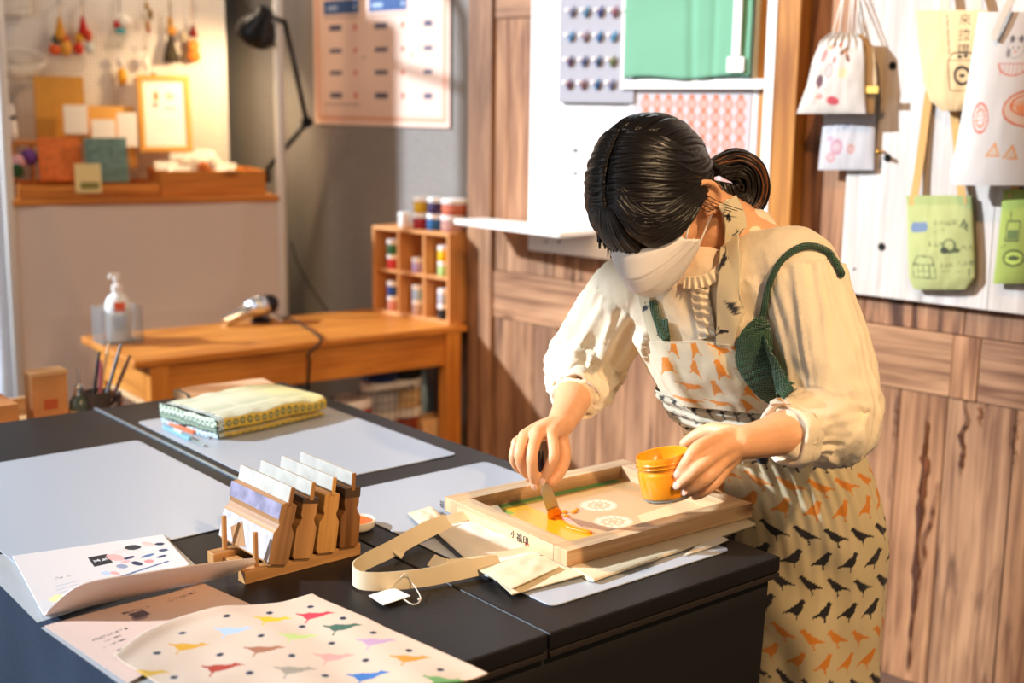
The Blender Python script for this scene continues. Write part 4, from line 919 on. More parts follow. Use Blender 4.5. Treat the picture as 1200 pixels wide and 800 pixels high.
clm = mat('printed_cotton', rough=.92, attr=True, weave=.12, bscale=180, sheen=.15)
g = MB(FM); g.grid(layer(0, .011, .004, .003, 1), 110, 70, fcol(1)); g.build('lower_fold', clm, fc_, smooth=True)
g = MB(FM); g.grid(layer(.011, .044, .0, .0, 5), 130, 100, fcol(5)); g.build('upper_fold', clm, fc_, smooth=True)
g = MB(FM); 
def endcap(z0, z1, ins, c1_, c2_):
    def f(a, b): return (-.001-.004*sin(PI*b)*sin(PI*a) - ins, lerp(.008, wid-.006, a), lerp(z0, z1, b)+.001*sin(a*20))
    g.grid(f, 40, 10, lambda a, b: srgb(c1_ if (int(a*26)+int(b*3)) % 2 else c2_)[:3])
endcap(.001, .010, -.003, '#dfe8ec', '#6a8f9a'); endcap(.013, .022, 0, '#33493c', '#9fb4a0'); endcap(.023, .041, 0, '#e4ecd8', '#4a6a58')
g.build('fold_end', clm, fc_, smooth=True)
E1, E2 = T.inverted() @ at_z(222, 468, TZ+.02), T.inverted() @ at_z(326, 455, TZ+.02)
OA = math.atan2((E2-E1).y, (E2-E1).x); OM = T @ Matrix.Translation((E1.x, E1.y, MZ)) @ Matrix.Rotation(OA, 4, 'Z'); ol = (E2-E1).length
oc = MB(OM)
def of(a, b):
    t = 2*PI*b; return (a*ol, .055+math.copysign(abs(cos(t))**.4, cos(t))*.045, .012+math.copysign(abs(sin(t))**.7, sin(t))*.012*(1+.2*noise.noise(Vector((a*5, b*3, 2)))) + .001)
oc.col('#d9a878'); oc.grid(of, 40, 40, lambda a, b: srgb('#d9a97c')[:3] if a > .03 else srgb('#2a2622')[:3], closed=True)
oc.ring_faces([[of(0, k/24) for k in range(24)], [(-.0005, .055, .012)]*24][:2], True, (False, False))
tag(oc.build('folded_cloth', clm, smooth=True), 'folded pale orange cloth lying behind the thick yellow patterned one', 'cloth')
# craft knives
def knife(x0, y0, x1, y1, cA, cB, nm):
    a, b = at_z(x0, y0, TZ+.006), at_z(x1, y1, TZ+.006); d = (b-a); L_ = d.length; M = Matrix.Translation(a) @ Matrix.Rotation(math.atan2(d.y, d.x), 4, 'Z')
    o = thing('craft_knife', nm, 'knife', Matrix.Translation((a+b)/2-Vector((0, 0, .003))))
    g = MB(M); g.prism([(0, -.005), (L_*.62, -.006), (L_*.66, -.003), (L_*.66, .003), (L_*.62, .006), (0, .005)], -.003, .004); g.build('handle', mat('kn_'+cA[1:], cA, rough=.4), o, bevel=.001)
    g = MB(M); g.prism([(L_*.66, -.0035), (L_, -.0035), (L_*.95, .0035), (L_*.66, .0035)], -.0005, .0002); g.build('blade', chrome, o)
    g = MB(M); g.box((L_*.35, 0, .0052), (L_*.2, .006, .003)); g.build('slider', mat('kn_'+cB[1:], cB, rough=.4), o, bevel=.0008)
    return o
knife(196, 494, 246, 513, '#e0764c', '#2a2a2c', 'orange handled craft knife on the mat left of the folded cloth')
knife(193, 500, 240, 522, '#7fb0c8', '#e0e0e0', 'pale blue handled craft knife, the nearer of two beside the folded cloth')
# ---------------------------------------------------------------- squeegee rack
rA, rB = tuv(290, 684), tuv(421, 650)
rkA = math.atan2((rB-rA).y, (rB-rA).x); RL = (rB-rA).length+.006
RM = T @ Matrix.Translation((rA.x, rA.y, TZ)) @ Matrix.Rotation(rkA, 4, 'Z'); RI = RM.inverted()
bL = RI @ at_z(250, 652, TZ)
RD = bL.y*.72
rk = thing('squeegee_rack', 'wooden dowel rack holding four screen printing squeegees', 'rack', RM @ Matrix.Translation((RL/2, RD/2, 0)))
rw_ = woodmat('rack_wood', '#c9955c', '#8a5a2c', rough=.5)
for y_ in (0, RD): g = MB(RM); g.box((RL/2-.004, y_+.009, .009), (RL, .020, .018)); g.build('rail', rw_, rk, bevel=.001)
for x_ in (.02, RL-.03): g = MB(RM); g.box((x_, RD/2+.009, .006), (.02, RD-.02, .010)); g.build('cross_bar', rw_, rk, bevel=.001)
dx1 = (RI @ at_plane(300, 664, RM @ Vector((0, .009, 0)), RM.to_3x3() @ Vector((0, 1, 0)))).x
pitch = RL*27/131
for k in range(5):
    for y_ in (.009, RD+.009):
        x_ = dx1+k*pitch
        if x_ > RL-.004: continue
        g = MB(RM); g.tube([(x_, y_, .012), (x_, y_, .067), (x_, y_, .0675)], [.0038, .0038, .003], 12); g.build('dowel', rw_, rk, smooth='auto')
blade_m = mat('blade_rubber', '#b9b6ae', rough=.4, var=.15, vscale=50)
paint_w = mat('dried_paint_white', '#b7b2b4', rough=.6, var=.25, vscale=70); paint_l = mat('dried_paint_lilac', '#85809a', rough=.6, var=.4, vscale=50)
dark_stain = mat('dark_stain', '#4a3420', rough=.6, var=.3, vscale=40)
prof = [(-.0135, 0), (-.0165, .006), (-.0165, .052), (-.012, .060), (-.010, .066), (-.0125, .074), (-.0125, .098), (-.0045, .102), (.0045, .102), (.0125, .098), (.0125, .074), (.010, .066), (.012, .060), (.0165, .052), (.0165, .006), (.0135, 0)]
SQL = .143; SH = .87; prof = [(x, z*SH) for x, z in prof]
sqw = [woodmat('sq_wood_%d' % i, a, b, rough=.45) for i, (a, b) in enumerate((('#b98a5a', '#7c5430'), ('#c08c55', '#855a2f'), ('#d9a460', '#a8702f'), ('#a87440', '#603a1c')))]
slab_X = Matrix(((1, 0, 0, 0), (0, 0, 1, 0), (0, 1, 0, 0), (0, 0, 0, 1)))   # prism z -> y
sqn = ['nearest squeegee in the rack, its side caked with white and lilac paint', 'second squeegee in the rack with lilac grey blade and dark top', 'third squeegee in the rack with clean orange toned wood', 'last squeegee in the rack, dark wood under an ivory blade']
for k in range(4):
    x_ = dx1+pitch*(k+.65)+.006; tilt = (.24, .19, .15, .09)[k]; 
    SM = RM @ Matrix.Translation((x_-.006, .005-.012, .0185)) @ Matrix.Rotation(tilt, 4, 'Y')
    o = thing('squeegee', sqn[k], 'squeegee', SM, 'squeegees in the rack')
    g = MB(SM)
    n = len(prof); vs = [(x, 0, z) for x, z in prof]+[(x, SQL, z) for x, z in prof]
    fs = [tuple(range(n)), tuple(range(2*n-1, n-1, -1))]+[(i, n+i, n+(i+1) % n, (i+1) % n) for i in range(n)]
    uvs = [[(vs[q][0]*1.0+k, vs[q][2]) for q in fs[0]], [(vs[q][0], vs[q][2]) for q in fs[1]]]+[[(vs[q][2]+vs[q][0]+k, vs[q][1]) for q in f] for f in fs[2:]]
    g.raw(vs, fs, uvs); g.build('handle', sqw[k], o, bevel=.0012)
    g = MB(SM); g.box((0, SQL/2, .112*SH), (.0065, SQL, .030*SH)); g.build('blade', blade_m, o, bevel=.0006)
    g = MB(SM); g.box((0, .0005, .112*SH), (.0058, .004, .029*SH)); g.build('blade_end', sqw[k], o)
    if k == 0:
        g = MB(SM); g.prism([(.0, .004), (SQL, .004), (SQL, .045), (.0, .045)], -.0169, -.0166, Matrix(((0, 0, 1, 0), (1, 0, 0, 0), (0, 1, 0, 0), (0, 0, 0, 1)))); g.build('white_paint', paint_w, o)
        g = MB(SM); g.prism([(SQL*.45, .008), (SQL*.68, .002), (SQL*.80, .024), (SQL*.60, .040)], -.0174, -.0170, Matrix(((0, 0, 1, 0), (1, 0, 0, 0), (0, 1, 0, 0), (0, 0, 0, 1)))); g.build('bare_patch', sqw[0], o)
        g = MB(SM); g.prism([(.0, .0645), (SQL, .0645), (SQL, .086), (.0, .086)], -.0130, -.0126, Matrix(((0, 0, 1, 0), (1, 0, 0, 0), (0, 1, 0, 0), (0, 0, 0, 1)))); g.build('lilac_paint', paint_l, o)
    if k == 1:
        g = MB(SM); g.box((0, SQL/2, .0965*SH), (.0262, SQL+.001, .008)); g.build('dark_top', dark_stain, o)
    if k == 3:
        g = MB(SM); g.box((0, SQL/2, .093*SH), (.0262, SQL+.001, .014)); g.build('dark_top', dark_stain, o)
# ---------------------------------------------------------------- dish of orange ink
dp = at_z(420, 624, TZ); DM = Matrix.Translation((dp.x-.004, dp.y+.018, MZ))
dsh = thing('ink_dish', 'small round white dish with orange ink left in it, behind the rack', 'dish', DM)
g = MB(DM); g.lathe([(.001, 0), (.024, 0), (.0275, .004), (.0285, .013), (.0265, .0135), (.025, .006), (.001, .005)], 28); g.build('bowl', mat('ivory_plastic', '#efe3cf', rough=.35), dsh, smooth='auto')
g = MB(DM); g.lathe([(.001, .0085), (.012, .0095), (.02, .0088), (.0253, .0102)], 28, caps=(False, False)); g.build('ink', mat('orange_ink_dry', '#d9641e', rough=.45, var=.35, vscale=70, bump=.6, bscale=120), dsh, smooth=True)
# ---------------------------------------------------------------- leaflets
paper = mat('leaflet_paper', rough=.5, attr=True)
def sheet(name, lab, cat, px, z, ink=None, nu=60, nv=60, bend=None, m_=None, th=.0006, group=None, parent=None, base='#f1ece9'):
    """px: 4 pixels (c00, c10, c11, c01) with optional heights above the table"""
    P = [at_z(p[0], p[1], TZ+z+(p[2] if len(p) > 2 else 0)) for p in px]
    def fn(a, b):
        q = P[0]*(1-a)*(1-b)+P[1]*a*(1-b)+P[2]*a*b+P[3]*(1-a)*b
        return q + Vector((0, 0, bend(a, b) if bend else 0))
    g = MB(); nc = srgb(base)[:3]
    g.grid(fn, nu, nv, (lambda a, b: ink(a, b)) if ink else (lambda a, b: nc), solid=-th)
    o = g.build(name, m_ or paper, parent, smooth='auto')
    if lab: tag(o, lab, cat, group)
    return o
sleeve = mat('clear_sleeve', '#eef0f2', rough=.18, trans=.0, alpha=.35, spec=.6)
# under-most sleeve and sheet B
sheet('plastic_sleeve', 'clear plastic sleeve lying under the pinkish lower leaflet', 'sleeve', ((48, 735), (238, 686), (330, 722), (160, 815)), .0012, nu=10, nv=10, m_=sleeve)
ikB = Ink('#d9bdb0'); ikB.rect(.14, .62, .20, .64, '#3a3238')
t1 = glyphs('可以玩印刷'); t2 = glyphs('絹印小旅行')
for k in range(3): ikB.text(t1, .10, .40+.07*k-.02, .035 if k == 0 else .02, '#3b333a', w=.22 if k == 0 else .15)
ikB.ell(.45, .30, .05, .05, '#8c7a84'); ikB.rect(.42, .2, .52, .3, '#5a5060'); ikB.text(t2, .40, .14, .045, '#4a434c', w=.18); ikB.text(t1, .70, .12, .05, '#4a434c', w=.2)
sheet('lower_leaflet', 'pinkish printed leaflet lying under the bird printed cloth', 'leaflet', ((52, 733), (236, 687), (312, 716), (150, 800)), .004, ikB, 120, 120, bend=lambda a, b: .004*sin(PI*a)*.6+.006*sm(.75, 1, a)*(1-b))
# stack A
sheet('plastic_sleeve', 'large clear plastic sleeve under the white leaflet stack at the left', 'sleeve', ((-30, 655), (180, 616), (236, 668), (44, 729)), .0014, nu=12, nv=12, m_=sleeve)
stk = thing('leaflet_stack', 'stack of white leaflets with a pink and navy drawing at the lower left', 'leaflet', at_z(120, 680, TZ+.002))
px0 = ((51, 720), (222, 662), (191, 627), (15, 652))
ikA = Ink('#d8d2d1'); ikA.ell(.3, .6, .5, .5, '#dad0cd')
ikA.rect(.44, .52, .56, .74, '#26242c'); ikA.text(glyphs('免費體驗'), .455, .60, .06, '#e8e4e6', w=.09)
for (x, y, a, b2, c) in ((.60, .62, .045, .10, '#f2a9a4'), (.66, .74, .05, .05, '#f4c9c4'), (.75, .78, .05, .07, '#2d2f3a'), (.86, .80, .03, .08, '#f2b9b0'), (.93, .74, .03, .045, '#25304a'), (.68, .55, .04, .03, '#2d3b5a'), (.60, .40, .03, .06, '#8d93ab'), (.70, .38, .025, .07, '#22304f'),
                         (.80, .50, .05, .03, '#4d6f9a'), (.78, .36, .03, .05, '#d98f8c'), (.88, .40, .035, .03, '#2c3d66'), (.92, .55, .03, .04, '#3d4a66'), (.48, .34, .03, .05, '#b8c4dc'), (.53, .30, .02, .05, '#e8a29c'), (.64, .48, .03, .03, '#e2a5a8'), (.84, .66, .05, .03, '#f3d9d4')): ikA.ell(x, y, a, b2, c, rot=.3)
ikA.line(.52, .20, .90, .24, .028, '#3a5a86'); ikA.text(glyphs('版畫工坊'), .16, .45, .035, '#4a4a58', w=.12)
for k in range(3): ikA.line(.14, .34-.06*k, .30-.02*k, .345-.06*k, .008, '#9fa6ba')
ikA.ell(.12, .16, .05, .05, '#f1e6a6'); ikA.ell(.22, .12, .04, .03, '#dfe3c8')
for k in range(4):
    sheet('leaflet', None, None, [(p[0]-k*0+(-1)**k*.6, p[1]) for p in px0], .0022+.0016*k, None, 6, 6, parent=stk, base='#ebe6e4', th=.001)
lt = sheet('top_leaflet', None, None, px0, .0022+.0064, lambda a, b: ikA(a, b), 150, 120, parent=stk, th=.0008)
# raised folded page of the leaflet
def flap():
    A, B = at_z(51, 721, TZ+.012), at_z(250, 682, TZ+.012)
    lo = [at_z(51, 722, TZ+.011), at_z(120, 707, TZ+.006), at_z(200, 690, TZ+.007), at_z(262, 676, TZ+.012), at_z(299, 661, TZ+.022)]
    hi = [at_z(51, 720, TZ+.013), at_z(93, 686, TZ+.052), at_z(160, 673, TZ+.058), at_z(240, 661, TZ+.056), at_z(302, 653, TZ+.03)]
    LO, HI = spline(lo, 8), spline(hi, 8)
    g = MB(); n = len(LO)-1
    def fn(a, b):
        i = min(int(a*n), n-1); t = a*n-i; p = LO[i]*(1-t)+LO[i+1]*t; q = HI[i]*(1-t)+HI[i+1]*t
        r = p*(1-b)+q*b; return (r[0], r[1]-.004*sin(PI*b), r[2])
    ikF = Ink('#e6d2ca')
    g.grid(fn, 40, 16, lambda a, b: ikF(a, b), solid=.0012); return g.build('raised_page', paper, stk, smooth='auto')
flap()
# ---------------------------------------------------------------- bird printed cloth
EL = spline([(134, 772), (165, 748), (205, 728), (250, 717), (292, 711), (330, 706), (366, 698)], 6)
far = [at_z(p[0], p[1], TZ+.008) for p in EL]
c10 = at_z(572, 787, TZ+.006); c00 = at_z(366, 698, TZ+.008); cL = at_z(134, 772, TZ+.008)
dvec = c10-c00
nfar = len(far)-1
def cloth_pt(a, b):
    i = min(int(a*nfar), nfar-1); t = a*nfar-i; p = far[i].lerp(far[i+1], t)
    q = p + dvec*b + Vector((0, 0, .0012*sin(a*14+b*4) + .004*math.exp(-(b/.05)**2)*(1-.8*sm(.3, .9, a)) + .002*noise.noise(Vector((a*5, b*5, 7)))))
    if b > .93: q += Vector((0, 0, -.002*(b-.93)/.07))
    return q
ikC = Ink('#cfb9a6')
bz = [(318, 727, '#dfb62c'), (368, 723, '#c23a4a'), (272, 741, '#a9bfdc'), (400, 737, '#3f6152'), (348, 747, '#b8c67c'), (440, 754, '#b695b4'), (219, 759, '#cf9a2c'), (308, 764, '#a06a50'), (390, 770, '#e39a94'), (480, 773, '#ea8c34'),
      (258, 784, '#a63a2c'), (344, 787, '#9a8f80'), (430, 792, '#3d6fb0'), (198, 812, '#8a8a86'), (296, 812, '#7ea4c8'), (385, 816, '#d9a830'), (520, 798, '#6a9a60'), (475, 815, '#b04a60'), (170, 792, '#c9a040')]
for x, y, c in bz: p = at_z(x, y, TZ+.008); bird(ikC, p.x-.002, p.y, .046, c, sy=1.2)
for x, y in ((365, 135), (490, 120), (610, 105), (235, 180), (465, 190), (585, 158), (705, 140), (345, 243), (555, 248), (672, 207), (793, 180), (432, 297), (652, 302), (772, 257), (898, 230), (990, 285), (160, 240), (210, 310), (320, 345), (540, 350), (860, 330)):
    p = at_z(120+x/2.5, 670+y/2.5, TZ+.008); ikC.ell(p.x, p.y, .0052, .0050, '#9a98a2'); ikC.ell(p.x, p.y, .0038, .0040, '#26242c')
ikC.items = ikC.items
g = MB(); g.grid(cloth_pt, 240, 200, lambda a, b: (lambda q: ikC(q.x, q.y))(cloth_pt(a, b)), solid=.0015)
tag(g.build('bird_print_cloth', mat('cream_cotton_print', rough=.9, attr=True, weave=.1, bscale=250), smooth=True), 'cream cotton cloth printed with rows of small colourful birds, lower centre', 'cloth')
# ---------------------------------------------------------------- printing screen
FZT = TZ+.036; FZB = TZ+.0125
Nn, Lc, Rc = [T.inverted() @ at_z(x, y, FZT) for x, y in ((665, 645.6), (500, 586), (882.5, 589))]
e2 = (Rc-Nn); LB = e2.length; e1 = (Lc-Nn); e2n = e2.normalized(); LA = abs(e1.x*-e2n.y + e1.y*e2n.x)
SA = math.atan2(e2n.y, e2n.x); SMt = T @ Matrix.Translation((Nn.x, Nn.y, 0)) @ Matrix.Rotation(SA, 4, 'Z')  # local x -> right corner, y -> left corner
scr = thing('printing_screen', 'wooden framed silk screen with orange ink lying on the tote bag', 'screen', SMt @ Matrix.Translation((LB/2, LA/2, FZB)))
RWD = .031; scw = woodmat('screen_frame_wood', '#dfc198', '#b0845a', rough=.5, crack=.45)
hz = FZT-FZB; zc = (FZT+FZB)/2
for c, d in (((LB/2, RWD/2, zc), (LB, RWD, hz)), ((LB/2, LA-RWD/2, zc), (LB, RWD, hz)), ((RWD/2, LA/2, zc), (RWD, LA-2*RWD, hz)), ((LB-RWD/2, LA/2, zc), (RWD, LA-2*RWD, hz))):
    g = MB(SMt); g.cur = (1.02, .98, .96, 1); g.box(c, d); g.build('frame_rail', scw, scr, bevel=.0012)
ik = Ink('#b98a52')
iw, il = LB-2*RWD, LA-2*RWD
ik.rect(0, 0, iw, il, '#c0935a'); 
ik.rect(.04, .04, iw-.05, il-.05, '#c99c68')
ik.poly([(.16, 0), (iw, 0), (iw, .09), (.20, .075)], '#e0bc8c')
ik.rect(0, 0, .088, il, '#e2a41c'); ik.rect(0, il-.05, .05, il, '#8aa03c')
ik.rect(0, il-.018, iw*.95, il, '#4f8a4c'); ik.rect(.02, il-.022, iw*.4, il-.014, '#a8b050')
def scal(cx, cy, r, c, n_=12):
    for k in range(n_): t = 2*PI*k/n_; ik.ell(cx+r*cos(t), cy+r*.9*sin(t), r*.22, r*.2, c)
for cx, cy, r in ((.150, .075, .030), (.185, .150, .030)):
    ik.ell(cx, cy, r*1.05, r, '#dcb891'); ik.ell(cx, cy, r*.8, r*.75, '#cda274'); scal(cx, cy, r*.8, '#ecd3b4'); scal(cx, cy, r*.4, '#ecd6ba', 8)
g = MB(SMt); g.grid(lambda a, b: (RWD+a*iw, RWD+b*il, FZB+.002), 150, 130, lambda a, b: ik(a*iw, b*il), solid=.0006)
g.build('screen_mesh', mat('screen_mesh', rough=.35, attr=True, spec=.5), scr)
# orange ink dragged on the mesh
inkm = mat('orange_ink', '#e98a12', rough=.22, coat=.5, bump=.5, bscale=60, var=.1, vscale=40)
tip = at_z(648, 602, FZB+.006)
pA, pB = SMt.inverted() @ at_z(647, 604, FZB+.004), SMt.inverted() @ at_z(692, 624, FZB+.004)
g = MB(SMt); pth = spline([pA, pA.lerp(pB, .3)+Vector((.004, .002, 0)), pA.lerp(pB, .6)+Vector((-.003, 0, 0)), pB], 7)
n_ = len(pth); g.tube([(p[0], p[1], FZB+.0035) for p in pth], [((.004+.009*sin(PI*min(1, (i+1)/n_))+.003*noise.noise(Vector((i*.9, 0, 0)))), .0035) for i in range(n_)], 12); 
for (dx, dy, r) in ((.03, .006, .006), (.042, -.003, .005), (.02, -.012, .006), (.052, .002, .004)): g.lathe([(.001, .003), (r*.6, .0025), (r, .0005)], 10, (pA.x+dx, pA.y+dy, FZB+.0025), caps=(False, False))
g.build('ink_smear', inkm, scr, smooth=True)
# printed marks on the near rail: characters and a red seal
Xs = SMt @ Matrix(((0, 0, 1, 0), (-1, 0, 0, 0), (0, 1, 0, 0), (0, 0, 0, 1)))   # local (s along rail to the right, t up) on the x=0 face
def text_part(txt, h, parent, X, material, name='lettering', depth=.0004):
    cu = bpy.data.curves.new('lettering', 'FONT'); cu.body = txt; cu.size = h; cu.resolution_u = 2
    o = bpy.data.objects.new('tmp', cu); COL.objects.link(o); dg = bpy.context.evaluated_depsgraph_get(); dg.update()
    me = bpy.data.meshes.new_from_object(o.evaluated_get(dg)); bpy.data.objects.remove(o)
    bm = bmesh.new(); bm.from_mesh(me); r = bmesh.ops.extrude_face_region(bm, geom=bm.faces[:]); bmesh.ops.translate(bm, vec=(0, 0, depth), verts=[e for e in r['geom'] if isinstance(e, bmesh.types.BMVert)]); bm.to_mesh(me); bm.free()
    me.transform(ROOTM[parent.name].inverted() @ X); me.materials.clear(); me.materials.append(material)
    q = bpy.data.objects.new(name, me); COL.objects.link(q); q.parent = parent; ROOTM[q.name] = ROOTM[parent.name]; return q
blk_ink = mat('black_ink', '#1c1820', rough=.6); red_ink = mat('red_ink', '#c8402c', rough=.6)
sg = SMt.inverted() @ at_plane(613, 640, SMt @ Vector((0, 0, 0)), SMt.to_3x3() @ Vector((1, 0, 0)))
Xf = lambda y, z: SMt @ Matrix.Translation((-.0002, y, z)) @ Matrix(((0, 0, -1, 0), (-1, 0, 0, 0), (0, 1, 0, 0), (0, 0, 0, 1)))
text_part('小', .012, scr, Xf(sg.y+.030, FZB+.008), blk_ink); text_part('福', .014, scr, Xf(sg.y+.016, FZB+.006), blk_ink); text_part('印', .014, scr, Xf(sg.y+.001, FZB+.006), blk_ink)
text_part('印', .010, scr, Xf(sg.y-.004, FZB+.001), red_ink, 'red_seal')
sg2 = SMt.inverted() @ at_plane(518, 606, SMt @ Vector((0, 0, 0)), SMt.to_3x3() @ Vector((1, 0, 0)))
text_part('福', .013, scr, Xf(sg2.y+.006, FZB+.004), blk_ink)
# ---------------------------------------------------------------- tote bag beneath
canvas = mat('natural_canvas', '#d9c8a8', rough=.9, weave=.25, bscale=330, var=.05, vscale=15, bdist=.0006); canvas_w = mat('pale_canvas', '#ddd3c4', rough=.9, weave=.2, bscale=330, bdist=.0006)
tb = thing('tote_bag', 'natural canvas tote bag laid flat beneath the printing screen, handles looped toward the rack', 'tote bag', SMt @ Matrix.Translation((LB/2, LA/2, TZ)))
sI = SMt.inverted()
n1, n2 = sI @ at_z(672, 687, MZ), sI @ at_z(840, 627, MZ)
print('tote edge', n1, n2, 'LA', LA, 'LB', LB)
def bag(a, b):
    t = 2*PI*b; x0, x1 = .010, LB-.012; y0_ = lerp(n1.y, n2.y, a)-.010; y1_ = LA-.03
    cy = (y0_+y1_)/2; hw = (y1_-y0_)/2
    h2 = .0046
    return (lerp(x0-.004, x1, a), cy+math.copysign(abs(cos(t))**.18, cos(t))*hw, MZ+h2+math.copysign(abs(sin(t))**.8, sin(t))*h2*(1+.10*noise.noise(Vector((a*6, b*9, 1)))) + .0002)
g = MB(SMt); g.grid(bag, 60, 90); g.raw([bag(0, k/40) for k in range(40)], [tuple(range(40))]); g.raw([bag(1, k/40) for k in range(40)], [tuple(range(40))[::-1]]); g.build('body', canvas, tb, smooth='auto')
def pl(x, y, z=0.0): return at_z(x, y, MZ+z)
# mouth panels of the bag spread toward the rack
def quad(name, pts, zs, m_, amp=.003, seed=1, n=24, th=.0016):
    P = [pl(*p, z) for p, z in zip(pts, zs)]
    def fn(a, b):
        q = P[0]*(1-a)*(1-b)+P[1]*a*(1-b)+P[2]*a*b+P[3]*(1-a)*b
        return q+Vector((0, 0, amp*(1+noise.noise(Vector((a*4, b*4, seed))))*sin(PI*min(1, max(0, a)))*sin(PI*b)**.5 if 0 < b < 1 else 0))
    g = MB(); g.grid(fn, n, n, solid=-th); return g.build(name, m_, tb, smooth='auto')
quad('lower_panel', ((562, 662), (600, 697), (690, 672), (640, 640)), (.0018, .0022, .006, .006), canvas, .003, 3)
quad('mouth_panel', ((498, 612), (560, 668), (640, 650), (560, 610)), (.008, .006, .008, .010), canvas_w, .006, 5)
quad('hem_panel', ((478, 602), (500, 622), (525, 612), (505, 594)), (.004, .006, .008, .008), canvas, .004, 8)
quad('fold_panel', ((560, 668), (600, 690), (655, 665), (625, 648)), (.009, .009, .011, .012), canvas, .003, 9)
def ribbon(name, pts, w=.025, m_=canvas, tiltv=0.0, parent=tb, th=.0016, n=7):
    """webbing standing on edge: pts = (px, py, height of lower edge, lean)"""
    P = spline([tuple(pl(p[0], p[1], p[2]))+(p[3],) for p in pts], n); k = len(P)-1
    def fn(a, b):
        i = min(int(a*k), k-1); t = a*k-i; q = P[i]*(1-t)+P[i+1]*t; d = P[min(i+1, k)]-P[max(i-1, 0)]; nx, ny = -d[1], d[0]; L_ = math.hypot(nx, ny) or 1
        le = q[3]; return (q[0]+nx/L_*sin(le)*w*b, q[1]+ny/L_*sin(le)*w*b, q[2]+cos(le)*w*b)
    g = MB(); g.grid(fn, 90, 10, solid=th); return g.build(name, m_, parent, smooth='auto')
ribbon('handle', [(530, 618, .012, -.9), (500, 632, .006, -.6), (462, 652, .003, -.25), (428, 668, .0005, -.05), (413, 680, .0005, .0), (420, 690, .0005, .1), (450, 692, .0005, .15), (500, 687, .0005, .2), (545, 678, .001, .4), (590, 668, .004, .9)])
ribbon('handle', [(500, 662, .001, .9), (520, 668, .002, 1.0), (560, 664, .004, 1.1), (600, 655, .007, 1.2), (640, 645, .010, 1.3)], .020)
ribbon('handle', [(590, 600, .012, -1.2), (540, 612, .012, -1.0), (505, 622, .008, -.9), (480, 640, .003, -.9), (470, 655, .001, -.9)], .018)
# round the front lower edge: hem stub at the right
quad('hem_corner', ((800, 652), (838, 640), (854, 633), (838, 626)), (.001, .001, .002, .005), canvas_w, .002, 4, 10)
# swing tag
TP = [pl(*p, .002) for p in ((432, 698), (449, 709), (481, 700), (461, 689))]
sw = thing('swing_tag', 'small white paper swing tag on a string beside the tote handle', 'tag', Matrix.Translation(at_z(455, 700, TZ)))
g = MB(); g.grid(lambda a, b: TP[0]*(1-a)*(1-b)+TP[1]*a*(1-b)+TP[2]*a*b+TP[3]*(1-a)*b + Vector((0, 0, .002*a*b)), 4, 4, solid=-.0008); g.build('card', cardm, sw)
g = MB(); g.tube(spline([tuple(pl(468, 698, .004)), tuple(pl(484, 708, .001)), tuple(pl(493, 702, .001)), tuple(pl(488, 690, .006)), tuple(pl(481, 680, .012)), tuple(pl(476, 672, .024)), tuple(pl(470, 676, .026))], 6), .0008, 6); g.build('string', canvas_w, sw, smooth=True)
g = MB(); g.lathe([(.0005, -.002), (.002, 0), (.0005, .002)], 8, tuple(pl(491, 702, .0025))); g.build('knot', canvas_w, sw, smooth=True)
# ================================================================ THE WOMAN
from mathutils.bvhtree import BVHTree
pt = at_y
person = thing('person', 'woman in face mask and bird print apron bending over the screen, jar in hand', 'person', Matrix.Translation((.47, 2.03, 0)))
HC = pt(764, 229, 1.82)
hf = Vector((-.36, -.50, -.78)).normalized(); hu = Vector((-.50, -.59, .63)); hu = (hu-hf*hu.dot(hf)).normalized(); hl = hu.cross(hf)*-1
hl = hf.cross(hu)*-1
HM = Matrix((( hl.x, hf.x, hu.x, HC.x), (hl.y, hf.y, hu.y, HC.y), (hl.z, hf.z, hu.z, HC.z), (0, 0, 0, 1)))
HI = HM.inverted()
def ell(mb, c, r, n=20, R=None, X=None):
    M = (X or Matrix.Identity(4)) @ Matrix.Translation(Vector(c)) @ (R.to_4x4() if R is not None else Matrix.Identity(4))
    prof = [(max(.02, sin(PI*k/12)), -cos(PI*k/12)) for k in range(13)]
    rings = [[M @ Vector((q*r[0]*cos(2*PI*j/n), q*r[1]*sin(2*PI*j/n), z*r[2])) for j in range(n)] for q, z in prof]
    mb.ring_faces(rings)
def chain(mb, pts, rad, n=14, res=5, flat=1.0, up=None, ends=True):
    P = spline([tuple(p)+(r,) for p, r in zip(pts, rad)], res)
    c = [Vector(p[:3]) for p in P]; r = [float(p[3]) for p in P]
    if ends:
        d0 = (c[0]-c[1]).normalized(); d1 = (c[-1]-c[-2]).normalized()
        c = [c[0]+d0*r[0]*.95, c[0]+d0*r[0]*.75, c[0]+d0*r[0]*.4] + c + [c[-1]+d1*r[-1]*.4, c[-1]+d1*r[-1]*.75, c[-1]+d1*r[-1]*.95]
        r = [r[0]*.2, r[0]*.66, r[0]*.92]+r+[r[-1]*.92, r[-1]*.66, r[-1]*.2]
    mb.tube(c, r, n, flat=flat, up=up)
def eval_mesh(mb, voxel, smooth_it=4, fac=.5):
    me = bpy.data.meshes.new('tmp'); me.from_pydata([tuple(p) for p in mb.v], [], mb.f); me.update()
    o = bpy.data.objects.new('tmp', me); COL.objects.link(o)
    r = o.modifiers.new('r', 'REMESH'); r.mode = 'VOXEL'; r.voxel_size = voxel; r.adaptivity = 0
    s = o.modifiers.new('s', 'SMOOTH'); s.factor = fac; s.iterations = smooth_it
    dg = bpy.context.evaluated_depsgraph_get(); dg.update()
    m2 = bpy.data.meshes.new_from_object(o.evaluated_get(dg)); bpy.data.objects.remove(o); bpy.data.meshes.remove(me)
    return m2
